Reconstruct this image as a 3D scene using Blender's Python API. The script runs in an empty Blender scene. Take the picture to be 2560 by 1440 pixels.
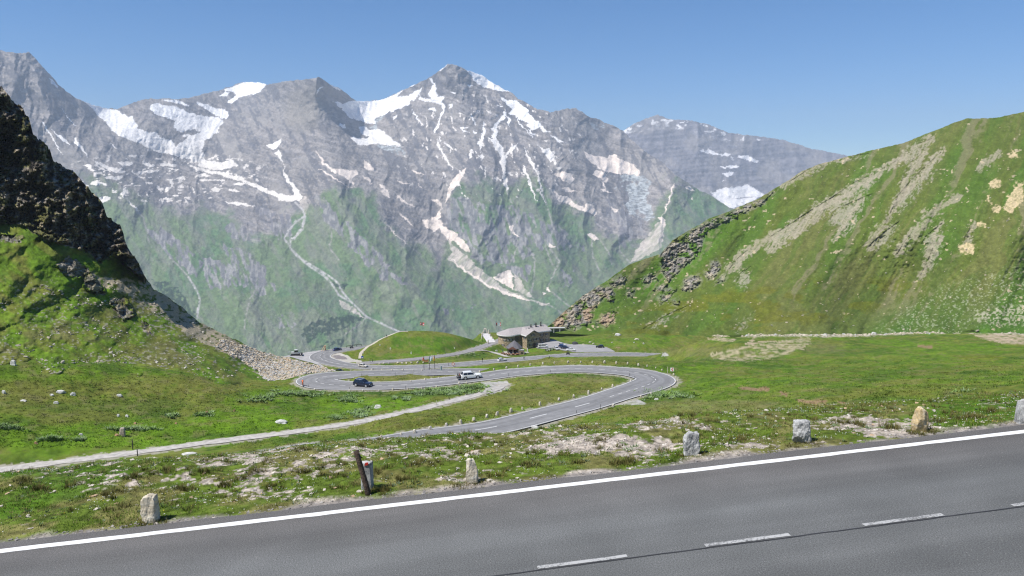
import bpy, bmesh, math, random
import numpy as np
from mathutils import Vector, Matrix

rnd = random.Random(7)
nrg = np.random.default_rng(11)
SC = bpy.context.scene
COL = SC.collection

# ------------------------------------------------------------------ camera
F = 1849.0                      # focal length in pixels of a 2560 px wide frame
PITCH = math.radians(7.7)
CP, SP = math.cos(PITCH), math.sin(PITCH)
cam = bpy.data.objects.new('camera', bpy.data.cameras.new('camera'))
COL.objects.link(cam)
cam.location = (0, 0, 0)
cam.rotation_euler = (math.radians(90) - PITCH, 0, 0)
cam.data.sensor_width = 36.0
cam.data.lens = 36.0 * F / 2560
cam.data.clip_start = 0.2
cam.data.clip_end = 60000
SC.camera = cam

# ------------------------------------------------------------------ light
SUN_EL = math.radians(57)
SUN_AZ = math.radians(117)      # angle to the left of the view direction (+y)
sdir = Vector((-math.sin(SUN_AZ) * math.cos(SUN_EL), math.cos(SUN_AZ) * math.cos(SUN_EL), math.sin(SUN_EL)))
W = bpy.data.worlds.new('World')
SC.world = W
W.use_nodes = True
wn = W.node_tree.nodes
bg = wn['Background']
sky = wn.new('ShaderNodeTexSky')
sky.sky_type = 'NISHITA'
sky.sun_disc = False
sky.sun_elevation = SUN_EL
sky.sun_rotation = math.atan2(sdir.x, sdir.y)
sky.altitude = 2400
sky.air_density = 1.0
sky.dust_density = 0.0
sky.ozone_density = 5.0
hs_ = wn.new('ShaderNodeHueSaturation'); hs_.inputs['Saturation'].default_value = 1.24
W.node_tree.links.new(sky.outputs[0], hs_.inputs['Color']); W.node_tree.links.new(hs_.outputs[0], bg.inputs[0])
bg.inputs[1].default_value = 0.084
sun = bpy.data.lights.new('sun', 'SUN')
sun.energy = 4.0
sun.angle = math.radians(0.53)
sun.color = (1.0, 0.955, 0.89)
sun_ob = bpy.data.objects.new('sun', sun)
COL.objects.link(sun_ob)
sun_ob.rotation_euler = sdir.to_track_quat('Z', 'Y').to_euler()
SC.view_settings.view_transform = 'Standard'
SC.view_settings.look = 'None'
SC.view_settings.gamma = 1
SC.view_settings.exposure = 0.7
SC.view_settings.use_curve_mapping = False
SC.cycles.use_denoising = True
SC.cycles.denoiser = 'OPENIMAGEDENOISE'
SC.cycles.denoising_input_passes = 'RGB_ALBEDO_NORMAL'
SC.cycles.denoising_prefilter = 'NONE'
SC.cycles.pixel_filter_type = 'BLACKMAN_HARRIS'
SC.cycles.filter_width = 1.25
SC.cycles.max_bounces = 6
SC.cycles.volume_bounces = 0
SC.cycles.transparent_max_bounces = 8

# ------------------------------------------------------------------ picture <-> world
def ray(u, v):
    yc = (720.0 - np.asarray(v, float)) / F
    y = CP + yc * SP
    return (np.asarray(u, float) - 1280.0) / F / y, (yc * CP - SP) / y
def P(u, v, Y):
    a, b = ray(u, v)
    return (float(a) * Y, Y, float(b) * Y)
def Pz(u, v, z):
    a, b = ray(u, v)
    Y = z / float(b)
    return (float(a) * Y, Y, z)
def proj(x, y, z):
    c = np.maximum(y * CP - z * SP, 1e-3)
    return 1280.0 + F * x / c, 720.0 - F * (z * CP + y * SP) / c

# ------------------------------------------------------------------ numeric helpers
TAB = nrg.random((8, 256, 256)).astype(np.float32)
def vn(x, y, s=0):
    x = np.asarray(x, np.float64); y = np.asarray(y, np.float64)
    xi = np.floor(x); yi = np.floor(y)
    fx = (x - xi).astype(np.float32); fy = (y - yi).astype(np.float32)
    xi = xi.astype(np.int64); yi = yi.astype(np.int64)
    fx = fx * fx * fx * (fx * (fx * 6 - 15) + 10); fy = fy * fy * fy * (fy * (fy * 6 - 15) + 10)
    T = TAB[s % 8]; x0 = xi & 255; x1 = (xi + 1) & 255; y0 = yi & 255; y1 = (yi + 1) & 255
    a = T[x0, y0]; b = T[x1, y0]; c = T[x0, y1]; d = T[x1, y1]
    a = a + (b - a) * fx; c = c + (d - c) * fx
    return a + (c - a) * fy
def fbm(x, y, o=4, s=0, g=0.5):
    t = 0; a = 1.0; n = 0
    for i in range(o):
        t = t + a * (vn(x + 17.3 * i, y - 9.1 * i, s + i) * 2 - 1); n += a
        a *= g; x = x * 2.03 + 0.13 * y; y = y * 2.03 - 0.11 * x * 0.2
    return t / n * 1.35
def ridged(x, y, o=4, s=0, g=0.5):
    t = 0; a = 1.0; n = 0
    for i in range(o):
        t = t + a * (1 - np.abs(vn(x + 7.7 * i, y + 3.9 * i, s + i) * 2 - 1) * 1.6); n += a
        a *= g; x = x * 2.07 + 0.1 * y; y = y * 2.07
    return t / n
def ss(a, b, x):
    t = np.clip((x - a) / (b - a), 0, 1)
    return t * t * (3 - 2 * t)
def inpoly(u, v, poly):
    ins = np.zeros(u.shape, bool)
    n = len(poly)
    for i in range(n):
        x1, y1 = poly[i]; x2, y2 = poly[(i + 1) % n]
        if y1 == y2: continue
        c = ((y1 > v) != (y2 > v)) & (u < (x2 - x1) * (v - y1) / (y2 - y1) + x1)
        ins ^= c
    return ins
def polymask(u, v, polys, warp=None):
    m = np.zeros(u.shape, np.float32)
    if warp is not None: u = u + warp[0]; v = v + warp[1]
    for p in polys:
        xs = [q[0] for q in p]; ys = [q[1] for q in p]
        b = np.nonzero((u > min(xs)) & (u < max(xs)) & (v > min(ys)) & (v < max(ys)))[0]
        if len(b): m[b[inpoly(u[b], v[b], p)]] = 1
    return m
def linedist(u, v, pl, lim=1e9):
    """distance to a polyline, nearest segment and position on it"""
    best = np.full(u.shape, 1e9); arg = np.zeros(u.shape); 
    for i in range(len(pl) - 1):
        x1, y1 = pl[i][:2]; x2, y2 = pl[i + 1][:2]
        dx, dy = x2 - x1, y2 - y1
        L = dx * dx + dy * dy + 1e-12
        t = np.clip(((u - x1) * dx + (v - y1) * dy) / L, 0, 1)
        d = np.hypot(u - x1 - t * dx, v - y1 - t * dy)
        k = d < best
        best = np.where(k, d, best); arg = np.where(k, i + t, arg)
    return best, arg
def linemask(u, v, pls, w, warp=None):
    m = np.zeros(u.shape, np.float32)
    if warp is not None: u = u + warp[0]; v = v + warp[1]
    for pl in pls:
        xs = [q[0] for q in pl]; ys = [q[1] for q in pl]
        b = np.nonzero((u > min(xs) - 3 * w) & (u < max(xs) + 3 * w) & (v > min(ys) - 3 * w) & (v < max(ys) + 3 * w))[0]
        if len(b):
            d, _ = linedist(u[b], v[b], pl)
            m[b] = np.maximum(m[b], 1 - ss(w * 0.5, w * 1.4, d))
    return m
def softmask(u, v, polys, warp, r=4.0):
    m = 0
    for a, b in ((-1, -.4), (1, .4), (-.3, 1), (.4, -1), (0, 0)): m = m + polymask(u + a * r, v + b * r, polys, warp) * .2
    return m
class TPS:
    def __init__(s, pts, vals, sc, lam=0.0):
        s.p = np.array(pts, float) / sc; s.sc = sc
        n = len(s.p)
        K = s.k(s.p, s.p) + lam * np.eye(n)
        Q = np.c_[np.ones(n), s.p]
        A = np.zeros((n + 3, n + 3)); A[:n, :n] = K; A[:n, n:] = Q; A[n:, :n] = Q.T
        s.w = np.linalg.solve(A, np.r_[np.array(vals, float), 0, 0, 0])
    @staticmethod
    def k(a, b):
        r2 = (a[:, None, 0] - b[None, :, 0]) ** 2 + (a[:, None, 1] - b[None, :, 1]) ** 2
        return r2 * np.log(r2 + 1e-12) * 0.5
    def __call__(s, x, y):
        q = np.c_[np.ravel(x), np.ravel(y)] / s.sc
        out = np.empty(len(q)); n = len(s.p)
        for i in range(0, len(q), 60000):
            c = q[i:i + 60000]
            out[i:i + 60000] = s.k(c, s.p) @ s.w[:n] + s.w[n] + c @ s.w[n + 1:]
        return out.reshape(np.shape(x))
def catmull(pts, n=12):
    p = [np.array(q, float) for q in pts]
    p = [2 * p[0] - p[1]] + p + [2 * p[-1] - p[-2]]
    out = []
    for i in range(1, len(p) - 2):
        for k in range(n):
            t = k / n
            out.append(0.5 * (2 * p[i] + (p[i + 1] - p[i - 1]) * t + (2 * p[i - 1] - 5 * p[i] + 4 * p[i + 1] - p[i + 2]) * t * t
                              + (3 * p[i] - p[i - 1] - 3 * p[i + 1] + p[i + 2]) * t ** 3))
    out.append(p[-2])
    return np.array(out)
def resample(pl, step):
    d = np.r_[0, np.cumsum(np.linalg.norm(np.diff(pl[:, :2], axis=0), axis=1))]
    s = np.linspace(0, d[-1], max(2, int(d[-1] / step)))
    return np.c_[[np.interp(s, d, pl[:, k]) for k in range(pl.shape[1])]].T

# ------------------------------------------------------------------ materials
def mat(name, color=(0.5, 0.5, 0.5), rough=0.7, metal=0.0, spec=0.3, var=0.0, scale=8.0, bump=0.0, bscale=None, dark=None, coat=0.0):
    m = bpy.data.materials.new(name); m.use_nodes = True
    nt = m.node_tree; b = nt.nodes['Principled BSDF']
    b.inputs['Roughness'].default_value = rough
    b.inputs['Metallic'].default_value = metal
    b.inputs['Specular IOR Level'].default_value = spec
    b.inputs['Coat Weight'].default_value = coat
    tc = nt.nodes.new('ShaderNodeTexCoord')
    nz = nt.nodes.new('ShaderNodeTexNoise'); nz.inputs['Scale'].default_value = scale; nz.inputs['Detail'].default_value = 6
    nt.links.new(tc.outputs['Object'], nz.inputs['Vector'])
    rp = nt.nodes.new('ShaderNodeValToRGB')
    c0 = dark if dark else tuple(c * (1 - var) for c in color)
    c1 = tuple(min(1, c * (1 + var * 0.6)) for c in color) if not dark else color
    rp.color_ramp.elements[0].position = 0.35; rp.color_ramp.elements[1].position = 0.65
    rp.color_ramp.elements[0].color = (*c0, 1); rp.color_ramp.elements[1].color = (*c1, 1)
    nt.links.new(nz.outputs['Fac'], rp.inputs['Fac'])
    nt.links.new(rp.outputs['Color'], b.inputs['Base Color'])
    if bump:
        bp = nt.nodes.new('ShaderNodeBump'); bp.inputs['Strength'].default_value = bump; bp.inputs['Distance'].default_value = 0.05
        n2 = nt.nodes.new('ShaderNodeTexNoise'); n2.inputs['Scale'].default_value = bscale or scale * 2; n2.inputs['Detail'].default_value = 8
        nt.links.new(tc.outputs['Object'], n2.inputs['Vector'])
        nt.links.new(n2.outputs['Fac'], bp.inputs['Height']); nt.links.new(bp.outputs['Normal'], b.inputs['Normal'])
    return m
def ground_mat(name, scales=((3.0, 0.35),), bump=0.6, bscale=4.0, bdist=0.1, rough=0.95):
    """colour comes from the painted attribute of the surface, broken up by world-space noise"""
    m = bpy.data.materials.new(name); m.use_nodes = True
    nt = m.node_tree; b = nt.nodes['Principled BSDF']
    b.inputs['Roughness'].default_value = rough; b.inputs['Specular IOR Level'].default_value = 0.12
    at = nt.nodes.new('ShaderNodeAttribute'); at.attribute_name = 'Col'
    geo = nt.nodes.new('ShaderNodeNewGeometry')
    col = at.outputs['Color']
    for sc, am in scales:
        nz = nt.nodes.new('ShaderNodeTexNoise'); nz.inputs['Scale'].default_value = sc; nz.inputs['Detail'].default_value = 5; nz.inputs['Roughness'].default_value = 0.65
        nt.links.new(geo.outputs['Position'], nz.inputs['Vector'])
        mr = nt.nodes.new('ShaderNodeMapRange'); mr.inputs['From Min'].default_value = 0.3; mr.inputs['From Max'].default_value = 0.7
        mr.inputs['To Min'].default_value = 1 - am; mr.inputs['To Max'].default_value = 1 + am
        nt.links.new(nz.outputs['Fac'], mr.inputs['Value'])
        mx = nt.nodes.new('ShaderNodeVectorMath'); mx.operation = 'SCALE'
        nt.links.new(col, mx.inputs[0]); nt.links.new(mr.outputs[0], mx.inputs['Scale'])
        col = mx.outputs[0]
    nt.links.new(col, b.inputs['Base Color'])
    if bump:
        n2 = nt.nodes.new('ShaderNodeTexNoise'); n2.inputs['Scale'].default_value = bscale; n2.inputs['Detail'].default_value = 8; n2.inputs['Roughness'].default_value = 0.6
        nt.links.new(geo.outputs['Position'], n2.inputs['Vector'])
        bp = nt.nodes.new('ShaderNodeBump'); bp.inputs['Strength'].default_value = bump; bp.inputs['Distance'].default_value = bdist
        nt.links.new(n2.outputs['Fac'], bp.inputs['Height']); nt.links.new(bp.outputs['Normal'], b.inputs['Normal'])
    return m

# ------------------------------------------------------------------ mesh helpers
def link(o, parent=None):
    COL.objects.link(o)
    if parent is not None: o.parent = parent
    return o
def np_mesh(name, verts, faces, material, color=None, smooth=True, parent=None, kind=None):
    """verts n x 3, faces m x 3 or m x 4 (numpy)"""
    me = bpy.data.meshes.new(name)
    verts = np.ascontiguousarray(verts, np.float32); faces = np.ascontiguousarray(faces, np.int32)
    k = faces.shape[1]
    me.vertices.add(len(verts)); me.vertices.foreach_set('co', verts.ravel())
    me.loops.add(faces.size); me.loops.foreach_set('vertex_index', faces.ravel())
    me.polygons.add(len(faces)); me.polygons.foreach_set('loop_start', np.arange(0, faces.size, k, dtype=np.int32))
    me.polygons.foreach_set('use_smooth', np.full(len(faces), smooth))
    me.update(calc_edges=True)
    if color is not None:
        a = me.attributes.new('Col', 'FLOAT_COLOR', 'POINT')
        c = np.ones((len(verts), 4), np.float32); c[:, :3] = color
        a.data.foreach_set('color', c.ravel())
    if material is not None: me.materials.append(material)
    o = link(bpy.data.objects.new(name, me), parent)
    if kind: o['kind'] = kind
    return o
def gridfaces(nr, nc, wrap=False):
    i = np.arange(nr - 1)[:, None] * nc; j = np.arange(nc if wrap else nc - 1)[None, :]
    j2 = (j + 1) % nc
    a = i + j; b = i + j2; c = i + nc + j2; d = i + nc + j
    return np.stack([a, b, c, d], -1).reshape(-1, 4)
def lerp3(c, col, m):
    return c + (np.array(col, np.float32) - c) * np.clip(m, 0, 1)[..., None]
# ================================================================== NEAR TERRAIN
# the road at the camera's feet: a plane strip climbing to the right
RD = np.array([0.990, 0.139]); RD /= np.linalg.norm(RD)       # along the road
RN = np.array([-RD[1], RD[0]])                                # away from the camera
RE = np.array([0.0, 12.92])                                   # a point on the far edge line
GRADE = 0.062
def road_z(s): return -5.5 + GRADE * s + 0.000 * s
def near_sw(x, y):
    dx = x - RE[0]; dy = y - RE[1]
    return dx * RD[0] + dy * RD[1], dx * RN[0] + dy * RN[1]
def near_pt(s, w, dz=0.0):
    q = RE + RD * s + RN * w
    return (q[0], q[1], road_z(s) + dz)

# lower road, drawn by its centre line: (u, v, z)
A_CL = [(-420, 1275, -28.2), (-200, 1246, -29.6), (200, 1200, -32.2), (600, 1155, -34.8), (900, 1118, -36.6), (1060, 1092, -38.0), (1227, 1069, -39.0), (1362, 1036.5, -39.8), (1470, 1009, -40.5), (1550, 984, -41.0), (1612, 965, -41.5),
        (1639, 950, -42.0), (1618, 938, -42.4), (1570, 929, -42.7), (1475, 922.5, -43.2), (1400, 923, -43.6), (1290, 930.5, -44.1), (1210, 941, -44.5), (1120, 952, -45.0),
        (1040, 960, -45.4), (960, 964, -45.8), (870, 964, -46.2), (812, 960, -46.4), (788, 951, -46.6), (806, 943, -46.8), (850, 938, -47.0), (905, 935, -47.2), (990, 932.5, -47.8), (1080, 930, -48.3), (1180, 929, -49), (1300, 930, -50)]
A3 = catmull([Pz(*q) for q in A_CL]); A3 = resample(A3, 1.0)
# far road past the inn and round the knoll
B_CL = [(1760, 894, -85.0), (1680, 889.5, -84.2), (1600, 886, -83.2), (1520, 885.5, -82.4), (1432, 887.5, -81.8), (1345, 894, -81.2), (1250, 902, -80.8), (1150, 910.5, -80.4), (1050, 917, -80.1), (950, 919, -80.0),
        (880, 914.5, -80.0), (830, 906, -80.2), (801, 895, -80.6), (808, 884, -80.9), (840, 876.5, -81.2), (890, 870, -81.6), (940, 866, -82.6), (1000, 864, -83.6)]
B3 = catmull([Pz(*q) for q in B_CL]); B3 = resample(B3, 1.5)
C_CL = [(905, 908, -80.15), (960, 904, -80.2), (1015, 900, -80.3), (1090, 891.5, -80.4), (1152, 882, -80.6), (1202, 868, -80.8), (1243, 853, -81.0), (1275, 842, -81.2)]
C3 = catmull([Pz(*q) for q in C_CL]); C3 = resample(C3, 1.5)
P_CL = [(-160, 1192, -41.4), (0, 1174, -41.3), (180, 1152, -41.2), (400, 1123, -41.0), (600, 1096, -40.9), (800, 1071, -40.8), (950, 1045, -41.0), (1080, 1015, -41.5), (1180, 990, -42.3), (1235, 974, -43.2), (1262, 962, -44.0)]
P3 = catmull([Pz(*q) for q in P_CL]); P3 = resample(P3, 1.0)
W_CL = [(1228, 856, -81.0), (1224, 849, -81.0), (1217, 840, -81.0), (1213, 834, -81.0)]
W3 = resample(catmull([Pz(*q) for q in W_CL]), 1.5)
def A_half(i):   # half width along road A, wider in the bends
    n = len(A3); px, _ = proj(*A3[i])
    return 3.6 + 0.9 * math.exp(-((px - 1640) / 70) ** 2) + 1.1 * math.exp(-((px - 790) / 60) ** 2)
A_W = np.array([A_half(i) for i in range(len(A3))])
def B_half(i):
    px, _ = proj(*B3[i]); return 3.7 + 1.4 * math.exp(-((px - 800) / 60) ** 2)
B_W = np.array([B_half(i) for i in range(len(B3))])

ctl = []
# verge and camera bank
for s in (-60, -30, -18, -10, -4, 2, 8, 14, 22, 34, 60):
    for w in (-3.5, -7.0, 0.4, 2.2):
        ctl.append(near_pt(s, w, -0.05 - 0.1 * max(0, w)))
for s in (-60, -30, -10, 0, 10, 30, 60):
    x, y, z = near_pt(s, -13.0); ctl.append((x, y, z + 3.6))
    x, y, z = near_pt(s, -40.0); ctl.append((x, y, z + 14))
    x, y, z = near_pt(s * 4, -200.0); ctl.append((x, y, -5.5 + s * .1 + 55))
for u, v, Y in [(-350, 1232, 17.5), (0, 1186, 18.2), (200, 1168, 18.6), (400, 1150, 18.9), (600, 1131, 19.3), (800, 1114, 19.7), (1000, 1101, 20), (1280, 1088, 20.5), (1500, 1072, 21), (1750, 1052, 21.6), (2000, 1037, 22), (2250, 1020, 22.5), (2560, 992, 23.2), (2900, 962, 24)]:
    x, y, z = P(u, v, Y); ctl.append((x, y, z))
    ctl.append((x * 1.28, y * 1.28, z * 1.28 - 1.6))
    ctl.append((x * 2.2, y * 2.2, z * 2.2 - 3.5))
    if u < 1700: ctl.append((x * 3.8, y * 3.8, z * 3.8 - 3.0))
ctl += [tuple(q) for q in A3[::9]] + [tuple(q) for q in P3[::14]] + [tuple(q) for q in B3[::10]] + [tuple(q) for q in C3[::10]]
# left meadow
for u, v, Y in [(-350, 1120, 108), (-350, 1000, 122), (-350, 930, 128), (0, 1100, 114), (0, 1020, 126), (0, 960, 135), (0, 925, 140), (150, 930, 144), (300, 1060, 127), (300, 1000, 138), (300, 940, 149), (450, 930, 160),
                (600, 1030, 138), (600, 980, 154), (560, 945, 170), (650, 955, 178), (700, 1010, 150), (690, 978, 166), (800, 1000, 155), (900, 1010, 148), (1000, 985, 155), (1100, 976, 159), (720, 968, 171)]:
    ctl.append(P(u, v, Y))
# between the path and lower road, inside the bends
for u, v, Y in [(1150, 1040, 122), (1000, 1062, 117), (850, 1095, 112), (600, 1118, 106), (1290, 1000, 141), (1400, 975, 152), (1480, 955, 161), (1400, 945, 164), (1290, 965, 156),
                (1000, 945, 177), (1100, 940, 180), (920, 950, 174), (1180, 934, 184), (1250, 920, 184)]:
    ctl.append(P(u, v, Y))
# bank behind the second bend and the hidden drop to the far road
for u, v, Y in [(1150, 921, 193), (1250, 910, 194), (1350, 899, 195), (1450, 897, 197), (1550, 899, 197), (1620, 903, 194), (1680, 903, 196)]:
    x, y, z = P(u, v, Y); ctl.append((x, y, z))
    for m, d in ((1.2, 7), (1.42, 6), (1.6, 3)):
        ctl.append((x * m, y * m, z * m - d))
for x, y, z in [(-50, 205, -58), (-20, 212, -62), (-70, 215, -64), (-40, 255, -74), (0, 255, -72), (-60, 290, -80), (-10, 290, -79), (30, 290, -79)]:
    ctl.append((x, y, z))
# right meadow
for u, v, Y in [(1700, 1000, 124), (1800, 1000, 114), (2000, 1000, 101), (2250, 1000, 86), (2560, 968, 78), (2900, 930, 84), (2560, 940, 112), (2560, 900, 165), (2560, 860, 235), (2560, 838, 290), (2900, 850, 230), (2900, 830, 290), (2200, 950, 125),
                (2200, 900, 190), (2200, 860, 265), (2200, 840, 322), (1900, 950, 148), (1900, 900, 214), (1900, 873, 268), (1900, 845, 308), (2050, 846, 312), (1780, 862, 300), (1780, 885, 275), (1720, 872, 318), (1650, 889, 330),
                (1720, 955, 158), (1740, 925, 174), (1700, 905, 196), (1760, 900, 225), (2400, 980, 88), (1900, 833, 350), (1700, 836, 418), (2300, 834, 322), (2100, 834, 338)]:
    ctl.append(P(u, v, Y))
# knoll
for u, v, Y in [(1000, 830, 374), (1060, 827.5, 376), (1110, 830, 376), (965, 842, 371), (932, 862, 364), (910, 882, 354), (1160, 843, 375), (1195, 856, 375), (1000, 868, 358), (1060, 868, 358), (1110, 866, 360), (1060, 845, 366), (960, 884, 351), (1060, 888, 351), (1130, 880, 357)]:
    ctl.append(P(u, v, Y))
ctl += [(-60, 392, -84), (-40, 396, -86), (-25, 396, -86), (-75, 385, -83)]
# plateau
for u, v, z in [(1225, 845, -81), (1213, 832, -81), (1240, 838, -81), (1285, 886, -82.3), (1262, 870, -83.0), (1318, 864, -82.8), (1372, 850, -82), (1420, 876, -82), (1500, 868, -82), (1560, 878, -82.3), (1430, 846, -82.4), (1500, 836, -82.4),
                (1600, 833, -82), (1650, 850, -80.5), (1600, 865, -81), (1390, 842, -83), (740, 885, -81), (770, 880, -81), (800, 877, -81), (1000, 908, -80.2), (1130, 897, -80.4), (850, 890, -80.6)]:
    ctl.append(Pz(u, v, z))
for x, y, z in [(-150, 395, -120), (-100, 395, -108), (-100, 450, -160), (-60, 430, -120), (0, 440, -105), (0, 500, -170), (40, 445, -100), (60, 520, -180), (-150, 500, -230), (110, 520, -160), (-190, 330, -90)]:
    ctl.append((x, y, z))
ctl = np.array(ctl)
TERR = TPS(ctl[:, :2], ctl[:, 2], 60.0, lam=1e-5)

def near_line(x, y, line, lim):
    """distance to a dense 3-D polyline, index of the nearest point (only where within lim)"""
    d = np.full(x.shape, 1e6); idx = np.zeros(x.shape, int)
    lo = line[:, :2].min(0) - lim; hi = line[:, :2].max(0) + lim
    b = np.nonzero((x > lo[0]) & (x < hi[0]) & (y > lo[1]) & (y < hi[1]))[0]
    for i in range(0, len(b), 20000):
        c = b[i:i + 20000]
        dd = (x[c, None] - line[None, :, 0]) ** 2 + (y[c, None] - line[None, :, 1]) ** 2
        k = dd.argmin(1); d[c] = np.sqrt(dd[np.arange(len(c)), k]); idx[c] = k
    return d, idx
LINES = [(A3, A_W, 0.16, 5.0), (B3, B_W, 0.12, 8.0), (C3, np.full(len(C3), 2.7), 0.12, 5.0), (P3, np.full(len(P3), 1.1), 0.0, 2.5), (W3, np.full(len(W3), 2.0), 0.1, 3.0)]
def H(x, y, noise=True):
    sh = np.shape(x); x = np.ravel(np.asarray(x, float)); y = np.ravel(np.asarray(y, float))
    z = TERR(x, y)
    s, w = near_sw(x, y)
    flat = np.zeros(x.shape)
    for line, hw, dz, bl in LINES:
        d, k = near_line(x, y, line, bl + 8)
        t = 1 - ss(0.0, bl, d - hw[k] - 0.6)
        zz = line[k, 2] - dz
        z = z + (zz - z) * t; flat = np.maximum(flat, t)
    # the road strip by the camera
    t = (1 - ss(0.3, 2.0, w)) * ss(-9.5, -7.6, w)
    z = z + (road_z(s) - 0.035 - z) * t; flat = np.maximum(flat, t)
    for (cx, cy, rx, ry, hh) in ((92, 274, 32, 17, 1.1), (70, 292, 18, 12, .7)):      # the low gravelly mound
        z = z + hh * np.exp(-((x - cx) / rx) ** 2 - ((y - cy) / ry) ** 2)
    if noise:
        r = np.hypot(x, y)
        am = ss(8, 120, r) * (1 - 0.92 * flat)
        pl = np.clip(((x + 20) / 130) ** 2 + ((y - 380) / 60) ** 2, 0.35, 1)
        z = z + am * pl * (0.85 * fbm(x / 17, y / 17, 3, 1) + 0.28 * fbm(x / 3.1, y / 3.1, 3, 3))
        z = z + (1 - flat) * (1 - ss(25, 60, r)) * (0.10 * fbm(x / 1.7, y / 1.7, 3, 2) + 0.035 * fbm(x / .33, y / .33, 3, 4))
    return z.reshape(sh)

# polar grid round the camera
def seg(a, b, f):
    n = max(2, int(math.log(b / a) / f)); return list(np.exp(np.linspace(math.log(a), math.log(b), n))[:-1])
rr = np.array(seg(1.2, 9, .04) + seg(9, 25, .0038) + seg(25, 95, .02) + seg(95, 215, .0044) + seg(215, 300, .008) + seg(300, 425, .0030) + seg(425, 620, .012) + [620])
fa = np.arctan((np.arange(-330, 2890, 2.5) - 1280) / F)
ang = np.r_[np.linspace(-math.pi, fa[0], 46)[:-1], fa, np.linspace(fa[-1], math.pi, 46)[1:-1]]
RR, AA = np.meshgrid(rr, ang, indexing='ij')
GX = RR * np.sin(AA); GY = RR * np.cos(AA)
GZ = H(GX, GY)
def Hg(x, y):
    """height looked up in the grid"""
    x = np.asarray(x, float); y = np.asarray(y, float)
    r = np.hypot(x, y); a = np.arctan2(x, y)
    i = np.clip(np.interp(r, rr, np.arange(len(rr))), 0, len(rr) - 1.001); j = np.clip(np.interp(a, ang, np.arange(len(ang))), 0, len(ang) - 1.001)
    i0 = i.astype(int); j0 = j.astype(int); fi = i - i0; fj = j - j0
    return (GZ[i0, j0] * (1 - fi) * (1 - fj) + GZ[i0 + 1, j0] * fi * (1 - fj) + GZ[i0, j0 + 1] * (1 - fi) * fj + GZ[i0 + 1, j0 + 1] * fi * fj)
RS = np.r_[rr[rr > 9]]
def castY(u, v, far=620.0, skip=0.0):
    """forward distance at which the line of sight through (u, v) meets the basin (nan where it misses)"""
    u = np.atleast_1d(np.asarray(u, float)); v = np.atleast_1d(np.asarray(v, float))
    a, b = ray(u, v); k = np.sqrt(a * a + 1)
    out = np.full(u.shape, np.nan)
    for n in range(0, len(u), 4000):
        q = slice(n, n + 4000)
        Y = RS[None, :] / k[q, None]
        dz = Hg(a[q, None] * Y, Y) - b[q, None] * Y
        hit = (dz > 0) & (Y > max(skip, 9.0))
        i = hit.argmax(1); ok = hit.any(1) & (i > 0)
        ii = np.nonzero(ok)[0]; i = i[ii]
        d0 = dz[ii, i - 1]; d1 = dz[ii, i]; t = d0 / (d0 - d1 + 1e-9)
        out[n + ii] = Y[ii, i - 1] + (Y[ii, i] - Y[ii, i - 1]) * np.clip(t, 0, 1)
    return out
def at(u, v, skip=0.0):
    Y = float(castY(u, v, skip=skip)[0])
    while Y != Y: v += .5; Y = float(castY(u, v, skip=skip)[0])
    x, y, z = P(u, v, Y)
    return Vector((x, y, z))
# ================================================================== PAINT
def ell(u, v, lst, warp=0.0, seed=0):
    """soft ellipses in the picture: yields (mask, entry)"""
    for e in lst:
        uu, vv, ru, rv = e[:4]
        k = ((u - uu) / ru) ** 2 + ((v - vv) / rv) ** 2
        yield 1 - ss(0.35, 1.3, k + warp), e
G_BRIGHT = (.098, .182, .010); G_MID = (.096, .146, .016); G_DARK = (.044, .088, .011); G_OLIVE = (.134, .140, .030)
G_TAN = (.170, .158, .066); G_YEL = (.150, .150, .012); GRAVEL = (.40, .345, .28); SOIL = (.25, .17, .10); ROCK_T = (.36, .30, .21); ROCK_D = (.055, .050, .045); ROCK_G = (.24, .235, .225)

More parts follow.
